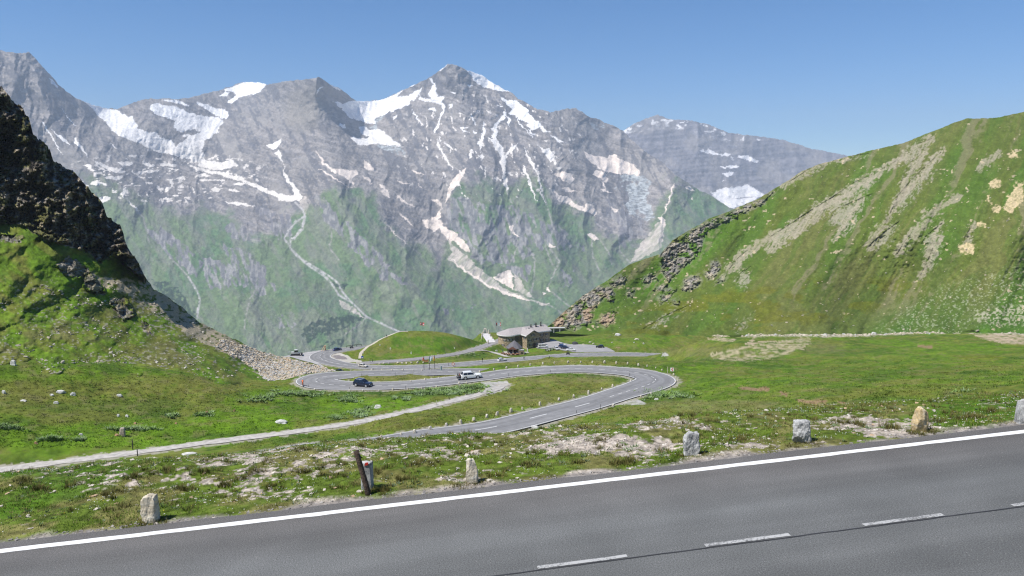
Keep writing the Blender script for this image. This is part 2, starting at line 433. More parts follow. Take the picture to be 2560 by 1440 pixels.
BASIN_TINT = [  # u, v, ru, rv, colour, strength
    (250, 985, 330, 45, G_OLIVE, .75), (330, 1015, 260, 18, G_DARK, .45), (330, 1085, 380, 34, G_BRIGHT, .85), (620, 1045, 150, 38, G_BRIGHT, .8), (180, 1120, 220, 22, G_BRIGHT, .6), (520, 960, 220, 22, G_OLIVE, .8), (100, 940, 160, 16, G_BRIGHT, .5),
    (860, 1010, 170, 30, G_BRIGHT, .75), (1010, 1010, 160, 16, G_BRIGHT, .6), (730, 1015, 70, 26, G_DARK, .5), (690, 985, 80, 20, G_BRIGHT, .6), (980, 985, 260, 9, G_DARK, .75), (760, 985, 60, 14, G_DARK, .8), (1130, 975, 110, 12, G_DARK, .5),
    (1050, 1060, 260, 26, G_OLIVE, .85), (1250, 1010, 160, 30, G_OLIVE, .8), (700, 1095, 260, 14, G_DARK, .6), (300, 1160, 400, 14, G_DARK, .5), (1290, 1022, 120, 7, G_BRIGHT, .6), (1180, 1046, 100, 7, G_BRIGHT, .5),
    (1400, 965, 170, 26, G_OLIVE, .85), (1490, 948, 60, 12, G_TAN, .6), (1380, 950, 120, 9, G_TAN, .35), (1560, 946, 40, 12, G_DARK, .6), (1460, 938, 100, 6, G_DARK, .6), (1330, 1000, 80, 16, G_TAN, .35),
    (1020, 945, 160, 12, G_OLIVE, .9), (1150, 936, 110, 9, G_OLIVE, .8), (1000, 942, 80, 6, G_TAN, .35), (1400, 904, 330, 10, G_OLIVE, .9), (1300, 903, 140, 5, G_TAN, .5), (1560, 900, 120, 5, G_DARK, .5),
    (1640, 975, 70, 16, G_BRIGHT, .5), (1800, 1015, 190, 15, G_TAN, .55), (1600, 1030, 130, 14, G_OLIVE, .8), (1900, 985, 160, 16, G_MID, .6), (2250, 905, 260, 26, G_BRIGHT, .35), (2350, 870, 200, 18, G_BRIGHT, .35), (2150, 930, 330, 22, G_DARK, .35),
    (1850, 905, 200, 12, G_DARK, .5), (2120, 880, 120, 14, G_DARK, .4), (2050, 975, 60, 5, SOIL, .35), (2350, 980, 300, 14, G_OLIVE, .4), (1730, 868, 90, 16, G_OLIVE, .8), (1750, 880, 120, 12, G_TAN, .4), (2060, 870, 60, 14, G_TAN, .45), (2450, 895, 60, 8, G_YEL, .4),
    (1560, 850, 160, 14, G_BRIGHT, .3), (1500, 838, 120, 9, G_OLIVE, .5), (1600, 862, 90, 7, G_BRIGHT, .5), (1080, 862, 130, 24, (.062, .135, .012), .7), (1050, 888, 120, 7, G_BRIGHT, .6), (950, 860, 30, 30, G_OLIVE, .8), (1100, 834, 60, 8, G_OLIVE, .7), (1180, 890, 70, 8, G_DARK, .6), (895, 882, 25, 8, G_YEL, .5), (1250, 835, 40, 8, G_OLIVE, .5)]
z7 = lambda l: [(1660 + x / 2.844, 780 + y / 2.844) for x, y in l]
z2 = lambda l: [(1120 + x / 4, 760 + y / 4) for x, y in l]
MOUND = [z7([(320, 305), (440, 265), (620, 240), (800, 210), (900, 190), (1060, 185), (1030, 230), (900, 300), (760, 330), (600, 352), (450, 352), (360, 335)])]
MOUND_P = [z7([(300, 185), (400, 183), (510, 195), (500, 214), (400, 207), (310, 197)]), z7([(570, 232), (640, 178), (662, 182), (625, 212), (800, 207), (600, 240)]), z7([(2190, 155), (2560, 158), (2700, 240), (2400, 225), (2250, 190)])]
MOUND_L = [z7([(380, 168), (760, 162), (1100, 168), (1400, 163), (1700, 148), (1900, 142), (2200, 142), (2700, 152)])]
CRACK = [z7(l) for l in ([(550, 540), (640, 547), (740, 552)], [(830, 575), (870, 592)], [(960, 630), (1050, 642), (1150, 630)], [(1080, 660), (1150, 668)], [(1250, 640), (1350, 672)], [(1810, 240), (1900, 250)])]
PULL = [z2([(330, 785), (580, 766), (628, 800), (600, 842), (450, 902), (365, 890), (372, 840)]), z2([(1660, 1003), (1890, 950), (1985, 990), (1960, 1005), (1700, 1010)]), [(1655, 884), (1664, 881), (1676, 890), (1654, 891)]]
LOOP_L = [[(819, 890), (832, 883), (850, 882), (870, 889), (880, 897), (905, 902), (905, 906), (860, 905), (828, 898)]]
LOOP_D = [[(827, 890), (845, 887), (866, 893), (868, 899), (840, 898)]]
GRAVB = [(1450, 1112, 300, 26, 1.), (1700, 1062, 190, 17, 1.), (2150, 1062, 220, 22, 1.1), (690, 1150, 230, 36, .9), (560, 1195, 160, 26, .7), (150, 1182, 190, 16, .6), (1150, 1200, 70, 18, .9), (700, 1235, 150, 18, .8), (300, 1215, 170, 16, .6), (1580, 1135, 160, 20, .9), (1020, 1130, 240, 18, .7), (1300, 1075, 120, 12, .8), (900, 1190, 120, 16, .6), (2300, 1085, 120, 10, 1.), (1800, 1115, 120, 10, .9), (60, 1320, 120, 20, .5), (2450, 1040, 100, 12, .4)]
def gravel_amount(u, v, x, y):
    g = np.zeros(u.shape, np.float32)
    for uu, vv, ru, rv, st in GRAVB:
        g = np.maximum(g, st * (1 - ss(0.2, 1.6, ((u - uu) / ru) ** 2 + ((v - vv) / rv) ** 2)))
    n = 0.55 * fbm(x / 1.3, y / 1.3, 4, 5) + 0.45 * fbm(x / .28, y / .28, 3, 6)
    return ss(-0.06, 0.18, n * 1.1 + .34 * fbm(x / .11, y / .11, 2, 2) + 0.60 * g - 0.60)
def grass_base(x, y, k=1.0):
    n1 = fbm(x / 21, y / 21, 3, 0); n2 = fbm(x / 5.2, y / 5.2, 4, 2); n3 = fbm(x / 1.3, y / 1.3, 3, 5)
    c = np.broadcast_to(np.array(G_MID, np.float32), x.shape + (3,)).copy()
    c = lerp3(c, G_BRIGHT, .55 * ss(-.05, .45, n1)); c = lerp3(c, G_OLIVE, .65 * ss(0.0, .45, n2 - .3 * n1)); c = lerp3(c, G_DARK, .6 * ss(.05, .5, -n2 - .3 * n3))
    return c, n1, n2, n3
def paint_basin(x, y, z):
    u, v = proj(x, y, z)
    r = np.hypot(x, y)
    c, n1, n2, n3 = grass_base(x, y)
    for m, e in ell(u, v, BASIN_TINT, 0.5 * n2):
        c = lerp3(c, e[4], m * e[5] * np.clip(0.85 + 0.7 * n3, 0, 1.2))
    # fine clumps, dark tussocks and pale tips
    n4 = fbm(x / .75, y / .75, 2, 7); n5 = fbm(x / 2.6, y / 2.6, 2, 1)
    c = c * (1 + .20 * n4 + .15 * n5)[..., None]
    c = lerp3(c, G_TAN, .45 * ss(.30, .60, fbm(x / 1.9, y / 1.9, 3, 4)) * ss(30, 90, r))
    w1 = (7 * n5 + 2 * n3, 3 * n3)
    far = v < 1040
    m = polymask(u, v, MOUND, w1) * far; c = lerp3(c, (.36, .31, .20), m * np.clip(.5 + 1.2 * fbm(x / 2.2, y / .9, 3, 3), 0.05, .9))
    m = polymask(u, v, MOUND_P, (w1[0] * .6, w1[1] * .6)) * far; c = lerp3(c, (.42, .33, .24), m * np.clip(.6 + .8 * n3, 0, .9))
    m = linemask(u, v, MOUND_L, 4, (0, 2.2 * n5)) * far; c = lerp3(c, (.45, .39, .31), m * np.clip(.7 + n4, 0, .9))
    m = linemask(u, v, CRACK, 3.5, (0, 4 * n3)) * far; c = lerp3(c, SOIL, m * .9)
    m = polymask(u, v, PULL, (2 * n3, .8 * n3)); c = lerp3(c, (.40, .385, .365), m * np.clip(.85 + .5 * n4, 0, 1))
    m = polymask(u, v, LOOP_L) * (r > 300); c = lerp3(c, (.46, .43, .39), m * .9)
    m = polymask(u, v, LOOP_D) * (r > 300); c = lerp3(c, (.20, .18, .175), m)
    # shoulders of the lower roads
    for line, hw, wd in ((A3, A_W, 1.0), (B3, B_W, 1.3), (C3, np.full(len(C3), 2.7), .6), (P3, np.full(len(P3), 1.1), .4)):
        d, k = near_line(x, y, line, 8)
        m = (1 - ss(.2, wd, d - hw[k] - .3 + .8 * n4)); c = lerp3(c, (.36, .33, .28), m * .75)
    # verge by the camera: gravel between low turf
    s, w = near_sw(x, y)
    near = (1 - ss(26, 34, r)) * (w > 0.1)
    if near.any():
        g = gravel_amount(u, v, x, y)
        g = np.maximum(g, (1 - ss(.42, .72, w + .3 * n4)))
        turf = lerp3(np.broadcast_to(np.array((.085, .125, .016), np.float32), c.shape), (.145, .14, .045), ss(-.1, .4, fbm(x / .9, y / .9, 3, 3)))
        turf = lerp3(turf, (.055, .125, .008), .8 * ss(.1, .4, n2)) * (1 + .5 * fbm(x / .16, y / .16, 2, 6))[..., None]
        c = lerp3(c, 0, 0) * (1 - near)[..., None] + turf * near[..., None]
        gc = np.array((.35, .305, .255), np.float32) * (1 + .7 * fbm(x / .10, y / .10, 3, 1))[..., None]
        gc = lerp3(gc, (.17, .16, .155), (1 - ss(.35, .75, w)) * .8)
        m = g * near; c = c * (1 - m)[..., None] + gc * m[..., None]
    return np.clip(c, .004, .9)

print('paint basin')
gx, gy, gz = GX.ravel(), GY.ravel(), GZ.ravel()
basin_col = paint_basin(gx, gy, gz)
basin_mat = ground_mat('meadow_ground', scales=((9.0, .20), (1.1, .18)), bump=.45, bscale=2.2, bdist=.2)
ground = np_mesh('ground', np.c_[gx, gy, gz], gridfaces(*GX.shape, wrap=True)[:, ::-1], basin_mat, basin_col, kind='structure')

# ================================================================== SLOPES (each a surface with its own depth and a back side)
def slope(name, crest, seam, ctl, u0, u1, du, nrow, relief, paint, material, below=26, seam_from_basin=True, umax=1e9, jag=False, back=(18, 8, 1.0), crest_noise=0.0, snap=True):
    us = np.arange(u0, u1, du)
    vc = np.interp(us, [c[0] for c in crest], [c[1] for c in crest])
    if jag: vc = vc + (6.5 * (vn(np.floor((us + 5 * fbm(us / 12, us * 0, 2, 1)) / 11.0), us * 0 + 3, 2) - .5) + 10 * (vn(np.floor(us / 31.0), us * 0 + 8, 4) - .5)) * (1 - ss(360, 420, us))
    if crest_noise: vc = vc + crest_noise * (fbm(us / 23, us * 0, 4, 3) + .5 * fbm(us / 5, us * 0 + 9, 2, 1))
    vb = np.maximum(np.interp(us, [c[0] for c in seam], [c[1] for c in seam]), vc + 1.0)
    pts = [(c[0], c[1]) for c in ctl]; val = [1000.0 / c[2] for c in ctl]
    if seam_from_basin:
        k = np.arange(0, len(us), max(1, int(18 / du)))
        yb = castY(us[k], vb[k], skip=60)
        for i, yy in zip(k, yb):
            if yy == yy and yy < 500 and us[i] < umax:
                pts.append((us[i], vb[i])); val.append(1000.0 / yy)
    T = TPS(pts, val, 300.0, lam=2e-4)
    S = np.linspace(0, 1, nrow)[:, None]
    U = np.broadcast_to(us[None, :], (nrow, len(us))); V = vc[None, :] + (vb - vc)[None, :] * S
    ext = np.array([.33, .66, 1.0])[:, None]
    U = np.r_[U, np.broadcast_to(us[None, :], (3, len(us)))]; V = np.r_[V, vb[None, :] + below * ext]
    D = 1000.0 / np.maximum(T(U.ravel(), V.ravel()), .02).reshape(U.shape)
    if seam_from_basin:      # meet the basin exactly along the foot
        yb = castY(us, vb, skip=60); d0 = D[nrow - 1]
        ok = (yb == yb) & (us < umax) & (np.abs(yb / d0 - 1) < .25)
        df = np.where(ok, yb * 1.002 - d0, 0.0)
        df = np.clip(df, -.05 * d0, .06 * d0)
        df = np.median(np.lib.stride_tricks.sliding_window_view(np.pad(df, 22, mode='edge'), 45), axis=1)
        df = np.convolve(np.pad(df, 20, mode='edge'), np.ones(41) / 41, 'valid') + .003 * d0
        D = D + df[None, :] * np.exp(-np.maximum(vb[None, :] - V, 0) / 45.0)
        D[nrow:] *= 1 + .03 * np.array([1, 2, 3.])[:, None]
    R = relief(U, V, D)
    D = D + R * ss(0, 14, np.maximum(vb[None, :] - V, 0)) if seam_from_basin else D + R
    a, b = ray(U, V)
    X, Y, Z = a * D, D, b * D
    col = paint(U.ravel(), V.ravel(), X.ravel(), Y.ravel(), Z.ravel()).reshape(U.shape + (3,))
    n, step, fall = back
    kk = np.arange(n, 0, -1)[:, None] * step
    bx = X[:1] * (1 + kk / Y[:1]); by = Y[:1] + kk; bz = Z[:1] - kk * fall - .02 * kk ** 1.5
    X = np.r_[bx, X]; Y = np.r_[by, Y]; Z = np.r_[bz, Z]
    col = np.r_[np.broadcast_to(col[:1], (n,) + col.shape[1:]), col]
    o = np_mesh(name, np.c_[X.ravel(), Y.ravel(), Z.ravel()], gridfaces(*X.shape)[:, ::-1], material, col.reshape(-1, 3), kind='structure')
    def lookup(u, v):
        """point on the finished surface seen at (u, v)"""
        j = (u - us[0]) / du; j0 = int(np.clip(j, 0, len(us) - 2))
        f = np.clip((v - vc[j0]) / max(1e-6, vb[j0] - vc[j0]), 0, 1); i = int(f * (nrow - 1)) + n
        return Vector((X[i, j0], Y[i, j0], Z[i, j0]))
    return o, lookup

# ---- left spur: dark cliffs above a grass slope, scree running down its far side
L_CREST = [(-340, 60), (-160, 160), (-60, 200), (0, 217), (17, 233), (39, 261), (72, 289), (83, 333), (119, 358), (133, 403), (181, 425), (206, 456), (233, 489), (256, 511), (267, 544), (300, 561), (319, 611), (350, 661), (364, 692), (383, 717), (444, 761), (500, 806), (556, 833), (611, 861), (667, 883), (720, 896), (760, 906), (800, 915), (838, 927)]
L_SEAM = [(-340, 944), (0, 940), (200, 944), (400, 950), (500, 956), (560, 962), (650, 967), (690, 969), (735, 946), (770, 935), (838, 928)]
L_CTL = [(-340, 60, 230), (-340, 500, 208), (-340, 800, 152), (0, 217, 226), (0, 400, 216), (0, 560, 202), (0, 700, 176), (0, 850, 155), (119, 358, 226), (206, 456, 227), (300, 561, 227), (364, 692, 226), (240, 620, 212), (150, 590, 203), (444, 761, 232), (500, 806, 236), (611, 861, 244), (720, 896, 250), (800, 915, 242),
         (838, 928, 226), (765, 933, 208), (700, 930, 216), (640, 900, 228), (550, 890, 196), (420, 800, 213), (300, 800, 191), (200, 750, 186), (400, 880, 178), (560, 930, 174)]
CLIFF = [[(-340, 40), (0, 205), (60, 260), (135, 390), (215, 450), (262, 520), (305, 560), (372, 700), (352, 690), (318, 668), (290, 640), (250, 655), (215, 632), (170, 610), (120, 600), (60, 565), (0, 556), (-340, 500)]]
OUTC = [[(205, 690), (235, 682), (262, 735), (240, 738), (215, 715)], [(275, 748), (310, 745), (335, 795), (305, 800), (285, 775)], [(348, 800), (372, 810), (378, 838), (360, 830)], [(140, 665), (175, 640), (230, 680), (200, 690), (160, 690)], [(0, 590), (60, 590), (50, 606), (0, 604)]]
SCREE_L = [[(240, 690), (300, 700), (360, 700), (390, 722), (450, 765), (520, 818), (600, 858), (680, 890), (760, 908), (838, 927), (770, 936), (735, 948), (700, 965), (660, 945), (600, 900), (520, 860), (450, 820), (380, 780), (330, 740), (260, 720)]]
SCREE_D = [[(560, 850), (620, 866), (680, 886), (740, 900), (800, 914), (838, 927), (770, 936), (738, 946), (700, 966), (660, 945), (610, 905), (570, 885), (540, 862)]]
def cliff_steps(U, V):
    """upright faces stepping back in ledges: two sizes of sawtooth down the cliff"""
    k = np.floor((U + 20 * fbm(U / 40, V / 60, 3, 1)) / 37.0)
    a = (V + .30 * U + 44 * fbm(U / 80, V / 60, 4, 5) + 30 * vn(k * 7.3, np.floor(V / 90.0) * 3.1, 2)) / (22.0 + 14 * vn(k * 3.7, k * 0 + 2, 3)); b = (V + .22 * U + 22 * fbm(U / 26, V / 30, 4, 2)) / (6.0 + 7 * vn(U / 45, V / 45, 4))
    a = a - np.floor(a); b = b - np.floor(b); t = lambda w: np.where(w < .62, w / .62, (1 - w) / .38)
    return t(a), t(b)
def left_relief(U, V, D):
    m = polymask(U.ravel(), V.ravel(), CLIFF + OUTC, (8 * fbm(U.ravel() / 30, V.ravel() / 30, 3, 1), 8 * fbm(U.ravel() / 25, V.ravel() / 25, 3, 2))).reshape(U.shape)
    n = fbm(U / 46, V / 60, 4, 2)
    st = np.floor((V + .35 * U * .3 + 14 * fbm(U / 60, V / 40, 3, 5)) / 9.0)       # strata: ledges stepping in and out
    led = vn(st * 3.7, U / 60.0, 4) - .5
    blk = vn(np.floor((U + 9 * vn(U / 40, V / 40, 2)) / 13), st, 6) - .5
    bu = np.floor((U + .25 * V + 22 * fbm(U / 45, V / 45, 3, 2)) / 23.0); bv = np.floor((V + .3 * U + 20 * fbm(U / 60, V / 40, 3, 5)) / 17.0); huge = vn(np.floor((U + .4 * V + 40 * fbm(U / 90, V / 90, 3, 6)) / 58.0) * 4.1, np.floor((V + .3 * U + 34 * fbm(U / 80, V / 70, 3, 3)) / 44.0) * 2.3, 5) - .5; big = vn(bu * 5.3, bv * 3.7, 1) - .5; sml = vn(np.floor((U + 6 * fbm(U / 15, V / 15, 2, 1)) / 8.0) * 5.1, np.floor((V + .3 * U) / 6.5) * 2.9, 7) - .5
    mk = .3 + .7 * polymask(U.ravel(), V.ravel(), CLIFF, (8 * n.ravel(), 8 * n.ravel())).reshape(U.shape)
    w1, w2 = cliff_steps(U, V)
    rr_ = m * mk * (-6 * n + 9.0 * huge + 4.4 * big + 1.2 * sml + 1.6 * (w1 - .5) * (.3 + 1.3 * vn(U / 50, V / 40, 5)) + 0.9 * (w2 - .5) * (.2 + 1.5 * vn(U / 26, V / 22, 6)) + 1.6 * led + 2.4 * blk - 3.2 * ridged(U / 40, V / 70, 4, 3) - 1.4 * ridged((U + .2 * V) / 18, V / 60, 3, 6) - 5.0 * ridged((U + .15 * V) / 62, V / 190, 2, 4) + 1.2 * fbm(U / 6, V / 4.5, 3, 1))
    g = (1 - m) * (2.2 * fbm(U / 70 + V / 150, V / 60, 3, 3) + .4 * fbm(U / 14, V / 12, 4, 5))
    sc = polymask(U.ravel(), V.ravel(), SCREE_D, (5 * fbm(U.ravel() / 20, V.ravel() / 20, 2, 3), 4 * n.ravel())).reshape(U.shape)
    return rr_ + g + sc * 1.6 * (vn(U / 5, V / 4, 2) - .5)
def paint_left(u, v, x, y, z):
    c, n1, n2, n3 = grass_base(x + z * .5, y - z * .8)
    n4 = fbm(u / 9, v / 6, 3, 3); nf = fbm(u / 4, v / 2.6, 2, 5); nl = fbm((u + v * .3) / 60, (v - .6 * u) / 24, 4, 2)
    c = lerp3(c, G_OLIVE, .6 * ss(-.1, .35, nl)); c = lerp3(c, G_BRIGHT, .6 * ss(.0, .4, -nl) * ss(560, 700, v))
    c = lerp3(c, (.125, .120, .045), .6 * ss(.12, .4, fbm(u / 80 + 4, v / 30, 4, 6)) * ss(700, 780, v) * (1 - ss(900, 930, v)))
    c = c * (1 + .4 * n4)[..., None]
    # scattered pale stones
    c = lerp3(c, (.26, .25, .19), ss(.56, .68, fbm(u / 6.5, v / 3.4, 3, 7) + .42 * fbm(u / 90, v / 45, 3, 4)) * ss(640, 760, v) * .85)
    ms = polymask(u, v, SCREE_L, (14 * n2, 9 * n4))
    c = lerp3(c, (.33, .285, .20), ms * ss(-.25, .1, n4 + .5 * nl + .15))
    md = polymask(u, v, SCREE_D, (8 * n2, 5 * n4))
    sc = lerp3(np.broadcast_to(np.array((.40, .34, .25), np.float32), c.shape), (.36, .36, .35), ss(-.1, .2, fbm(u / 12, v / 9, 2, 1)))
    sc = lerp3(sc, (.38, .24, .12), .7 * ss(.25, .45, fbm(u / 16 + 3, v / 10, 2, 6))); sc = lerp3(sc, (.05, .06, .02), .8 * ss(.2, .4, fbm(u / 8, v / 5, 3, 4)))
    c = c * (1 - md)[..., None] + sc * md[..., None]
    c = lerp3(c, G_OLIVE, md * ss(.1, .3, fbm(u / 22, v / 9, 3, 2)) * .8)
    mc = polymask(u, v, CLIFF, (10 * n4, 8 * n2)); mo = polymask(u, v, OUTC, (8 * n4, 5 * nf))
    rk = lerp3(np.broadcast_to(np.array((.15, .132, .112), np.float32), c.shape), (.29, .25, .20), ss(.1, .5, fbm(u / 14, v / 3.5, 4, 3)))
    rk = lerp3(rk, (.05, .045, .04), .6 * ss(.05, .45, fbm(u / 18, v / 14, 4, 0))); rk = lerp3(rk, (.30, .29, .27), ss(.30, .45, fbm(u / 9, v / 2.2, 3, 5)) * .7)
    lg = ss(.12, .34, fbm(u / 55, v / 18, 4, 1) + .3 * fbm(u / 9, v / 6, 2, 2)); rk = lerp3(rk, (.095, .10, .028), lg * .85)
    bu = np.floor((u + .25 * v + 22 * fbm(u / 45, v / 45, 3, 2)) / 23.0); bv = np.floor((v + .3 * u + 20 * fbm(u / 60, v / 40, 3, 5)) / 17.0)
    rk = rk * (.65 + .8 * vn(bu * 5.3 + 9, bv * 3.7, 4))[..., None]
    w1, w2 = cliff_steps(u, v); top_ = np.maximum(1 - ss(.25, .55, w1), .18 * (1 - ss(.12, .30, w2))) * ss(-.35, .15, fbm(u / 26, v / 20, 3, 3)); rk = lerp3(rk, lerp3(np.broadcast_to(np.array((.13, .125, .035), np.float32), c.shape), (.30, .25, .17), ss(-.1, .25, fbm(u / 8, v / 8, 3, 6))), top_ * .8)
    m = np.maximum(mc, mo * .9); c = c * (1 - m)[..., None] + rk * m[..., None]
    return np.clip(c, .004, .9)
slope_mat = ground_mat('slope_ground', scales=((.5, .15), (1.6, .2)), bump=.5, bscale=.8, bdist=.4)
print('left spur')
spur, left_at = slope('hillside', L_CREST, L_SEAM, L_CTL, -340, 839, 1.7, 560, left_relief, paint_left, slope_mat, crest_noise=2.5, back=(12, 7, .8), umax=688, jag=True)

# ---- right hill
R_CREST = [(1366, 820), (1409, 780), (1457, 739), (1520, 700), (1574, 661), (1652, 634), (1681, 600), (1773, 547), (1895, 498), (1948, 464), (2002, 430), (2040, 413), (2123, 390), (2259, 357), (2332, 328), (2415, 296), (2492, 295), (2560, 279), (2700, 225), (2900, 180)]
R_SEAM = [(1366, 829), (1400, 834), (1480, 837), (1540, 836), (1600, 838), (1700, 840), (1850, 838), (2100, 836), (2300, 834), (2560, 836), (2900, 840)]
R_CTL = [(1366, 820, 436), (1409, 780, 452), (1520, 700, 486), (1652, 634, 520), (1773, 547, 548), (1895, 498, 570), (2040, 413, 590), (2123, 390, 600), (2259, 357, 604), (2415, 296, 606), (2560, 279, 600), (2900, 180, 570), (1640, 760, 470), (1800, 700, 470), (2000, 600, 486), (2300, 600, 440), (2560, 600, 400), (2900, 600, 350), (1850, 620, 520), (2560, 760, 350), (2400, 790, 352), (2400, 815, 332), (2560, 815, 322), (2250, 815, 352), (2700, 815, 315)]
def rh(u, v):
    """across / along the fall line, which steepens to the right"""
    t = np.clip((u - 1500) / 1000, 0, 1.2); a = np.radians(143 - 22 * t)
    return u * np.sin(a) - v * np.cos(a), u * np.cos(a) + v * np.sin(a)
z6 = lambda l: [(1360 + x / 2.0575, 260 + y / 2.0575) for x, y in l]
STREAK = [z6(l) for l in ([(2000, 175), (1900, 215), (1800, 300), (1690, 360), (1600, 400), (1480, 480), (1350, 560), (1230, 640), (1150, 690), (1170, 740), (1280, 680), (1340, 640), (1400, 560), (1500, 540), (1600, 470), (1700, 420), (1720, 370), (1850, 300), (1900, 260)],
    [(2050, 240), (1960, 320), (1880, 400), (1820, 470), (1780, 560), (1830, 560), (1900, 470), (1990, 380), (2010, 310)], [(1830, 600), (1760, 650), (1700, 700), (1660, 740), (1740, 740), (1800, 680)], [(1880, 670), (1840, 730), (1810, 775), (1850, 760), (1890, 700)],
    [(2050, 610), (1960, 680), (1940, 720), (2000, 740), (1960, 830), (1930, 890), (1960, 880), (2030, 770), (2040, 690)], [(2200, 625), (2160, 690), (2170, 720), (2205, 680)], [(1500, 540), (1470, 600), (1540, 660), (1600, 640), (1640, 520), (1690, 460), (1640, 480)],
    [(1830, 420), (1870, 320), (1940, 230), (1960, 240), (1900, 330)], [(1060, 740), (1000, 790), (950, 850), (970, 860), (1030, 800), (1080, 760)], [(1070, 830), (1010, 870), (990, 920), (1040, 945), (1060, 880)], [(1080, 1070), (1040, 1100), (980, 1165), (1000, 1165), (1070, 1095)],
    [(740, 1035), (640, 1080), (510, 1155), (560, 1155), (680, 1080)], [(1560, 268), (1400, 310), (1260, 400), (1320, 370), (1420, 320), (1700, 250)])]
SLINE = [z6(l) for l in ([(2000, 178), (1690, 375), (1500, 490), (1300, 610), (1150, 690), (1000, 790), (940, 850)], [(2050, 240), (1880, 430), (1780, 570), (1660, 740)], [(1560, 266), (1420, 312), (1300, 372), (1230, 420)], [(1960, 235), (1890, 330), (1830, 430)], [(2050, 610), (2000, 730), (1930, 890)], [(2120, 480), (1980, 570), (1900, 680)], [(1640, 480), (1560, 600), (1500, 700)], [(2210, 620), (2160, 720)], [(1430, 560), (1300, 660), (1160, 745)], [(2330, 250), (2240, 330)], [(1890, 660), (1820, 770)], [(1080, 740), (980, 840)])]
BARE = [z6(l) for l in ([(2380, 255), (2420, 240), (2445, 270), (2400, 278)], [(2290, 400), (2340, 385), (2355, 405), (2310, 435), (2285, 430)], [(2469, 390), (2420, 430), (2380, 500), (2360, 540), (2400, 560), (2469, 490)], [(2310, 530), (2345, 515), (2340, 560), (2310, 555)], [(2280, 470), (2300, 465), (2295, 515), (2280, 500)], [(2225, 610), (2260, 605), (2270, 630), (2235, 635)], [(2130, 730), (2180, 710), (2210, 720), (2200, 765), (2160, 775)])]
ROCKR = [z6(l) for l in ([(600, 765), (660, 700), (760, 650), (880, 585), (1000, 540), (1130, 480), (1200, 430), (1140, 500), (1030, 560), (930, 600), (830, 660), (810, 760), (760, 800), (700, 860), (640, 920), (600, 860)], [(20, 1145), (100, 1070), (200, 985), (290, 930), (340, 960), (300, 1010), (250, 1060), (240, 1120), (160, 1160)],
    [(320, 960), (350, 950), (370, 1000), (320, 1010)], [(260, 1130), (330, 1070), (370, 1060), (370, 1110), (320, 1150)], [(500, 915), (550, 870), (580, 900), (530, 930)], [(580, 1010), (640, 960), (680, 940), (650, 1000), (600, 1030)], [(700, 950), (740, 900), (800, 880), (800, 930), (740, 960)], [(820, 870), (880, 800), (910, 830), (890, 870), (840, 905)], [(430, 960), (455, 945), (460, 985), (430, 990)], [(330, 920), (420, 870), (420, 900), (370, 950)], [(560, 960), (640, 920), (620, 970)], [(870, 930), (940, 870), (930, 910)], [(650, 1030), (690, 1000), (680, 1030)])]
def right_relief(U, V, D):
    p, q = rh(U, V)
    k = ss(0, 60, V - np.interp(U, [c[0] for c in R_CREST], [c[1] for c in R_CREST]))
    g = k * (9 * fbm(p / 170, q / 500, 3, 3) + 2.6 * fbm(p / 46, q / 130, 4, 1)) + .8 * fbm(U / 11, V / 9, 4, 5)
    m = polymask(U.ravel(), V.ravel(), ROCKR, (6 * fbm(U.ravel() / 20, V.ravel() / 20, 3, 2), 5 * fbm(U.ravel() / 16, V.ravel() / 16, 3, 4))).reshape(U.shape)
    rk = m * (-3.2 * ridged(U / 22, V / 30, 4, 2) + 2.2 * (vn(np.floor(U / 8 + vn(U / 20, V / 20, 1)), np.floor(V / 6), 3) - .5) + 2 * fbm(U / 5, V / 4, 3, 6))
    ms = polymask(U.ravel(), V.ravel(), STREAK).reshape(U.shape)
    return g + rk + ms * (1.1 + .8 * fbm(U / 6, V / 6, 3, 1))
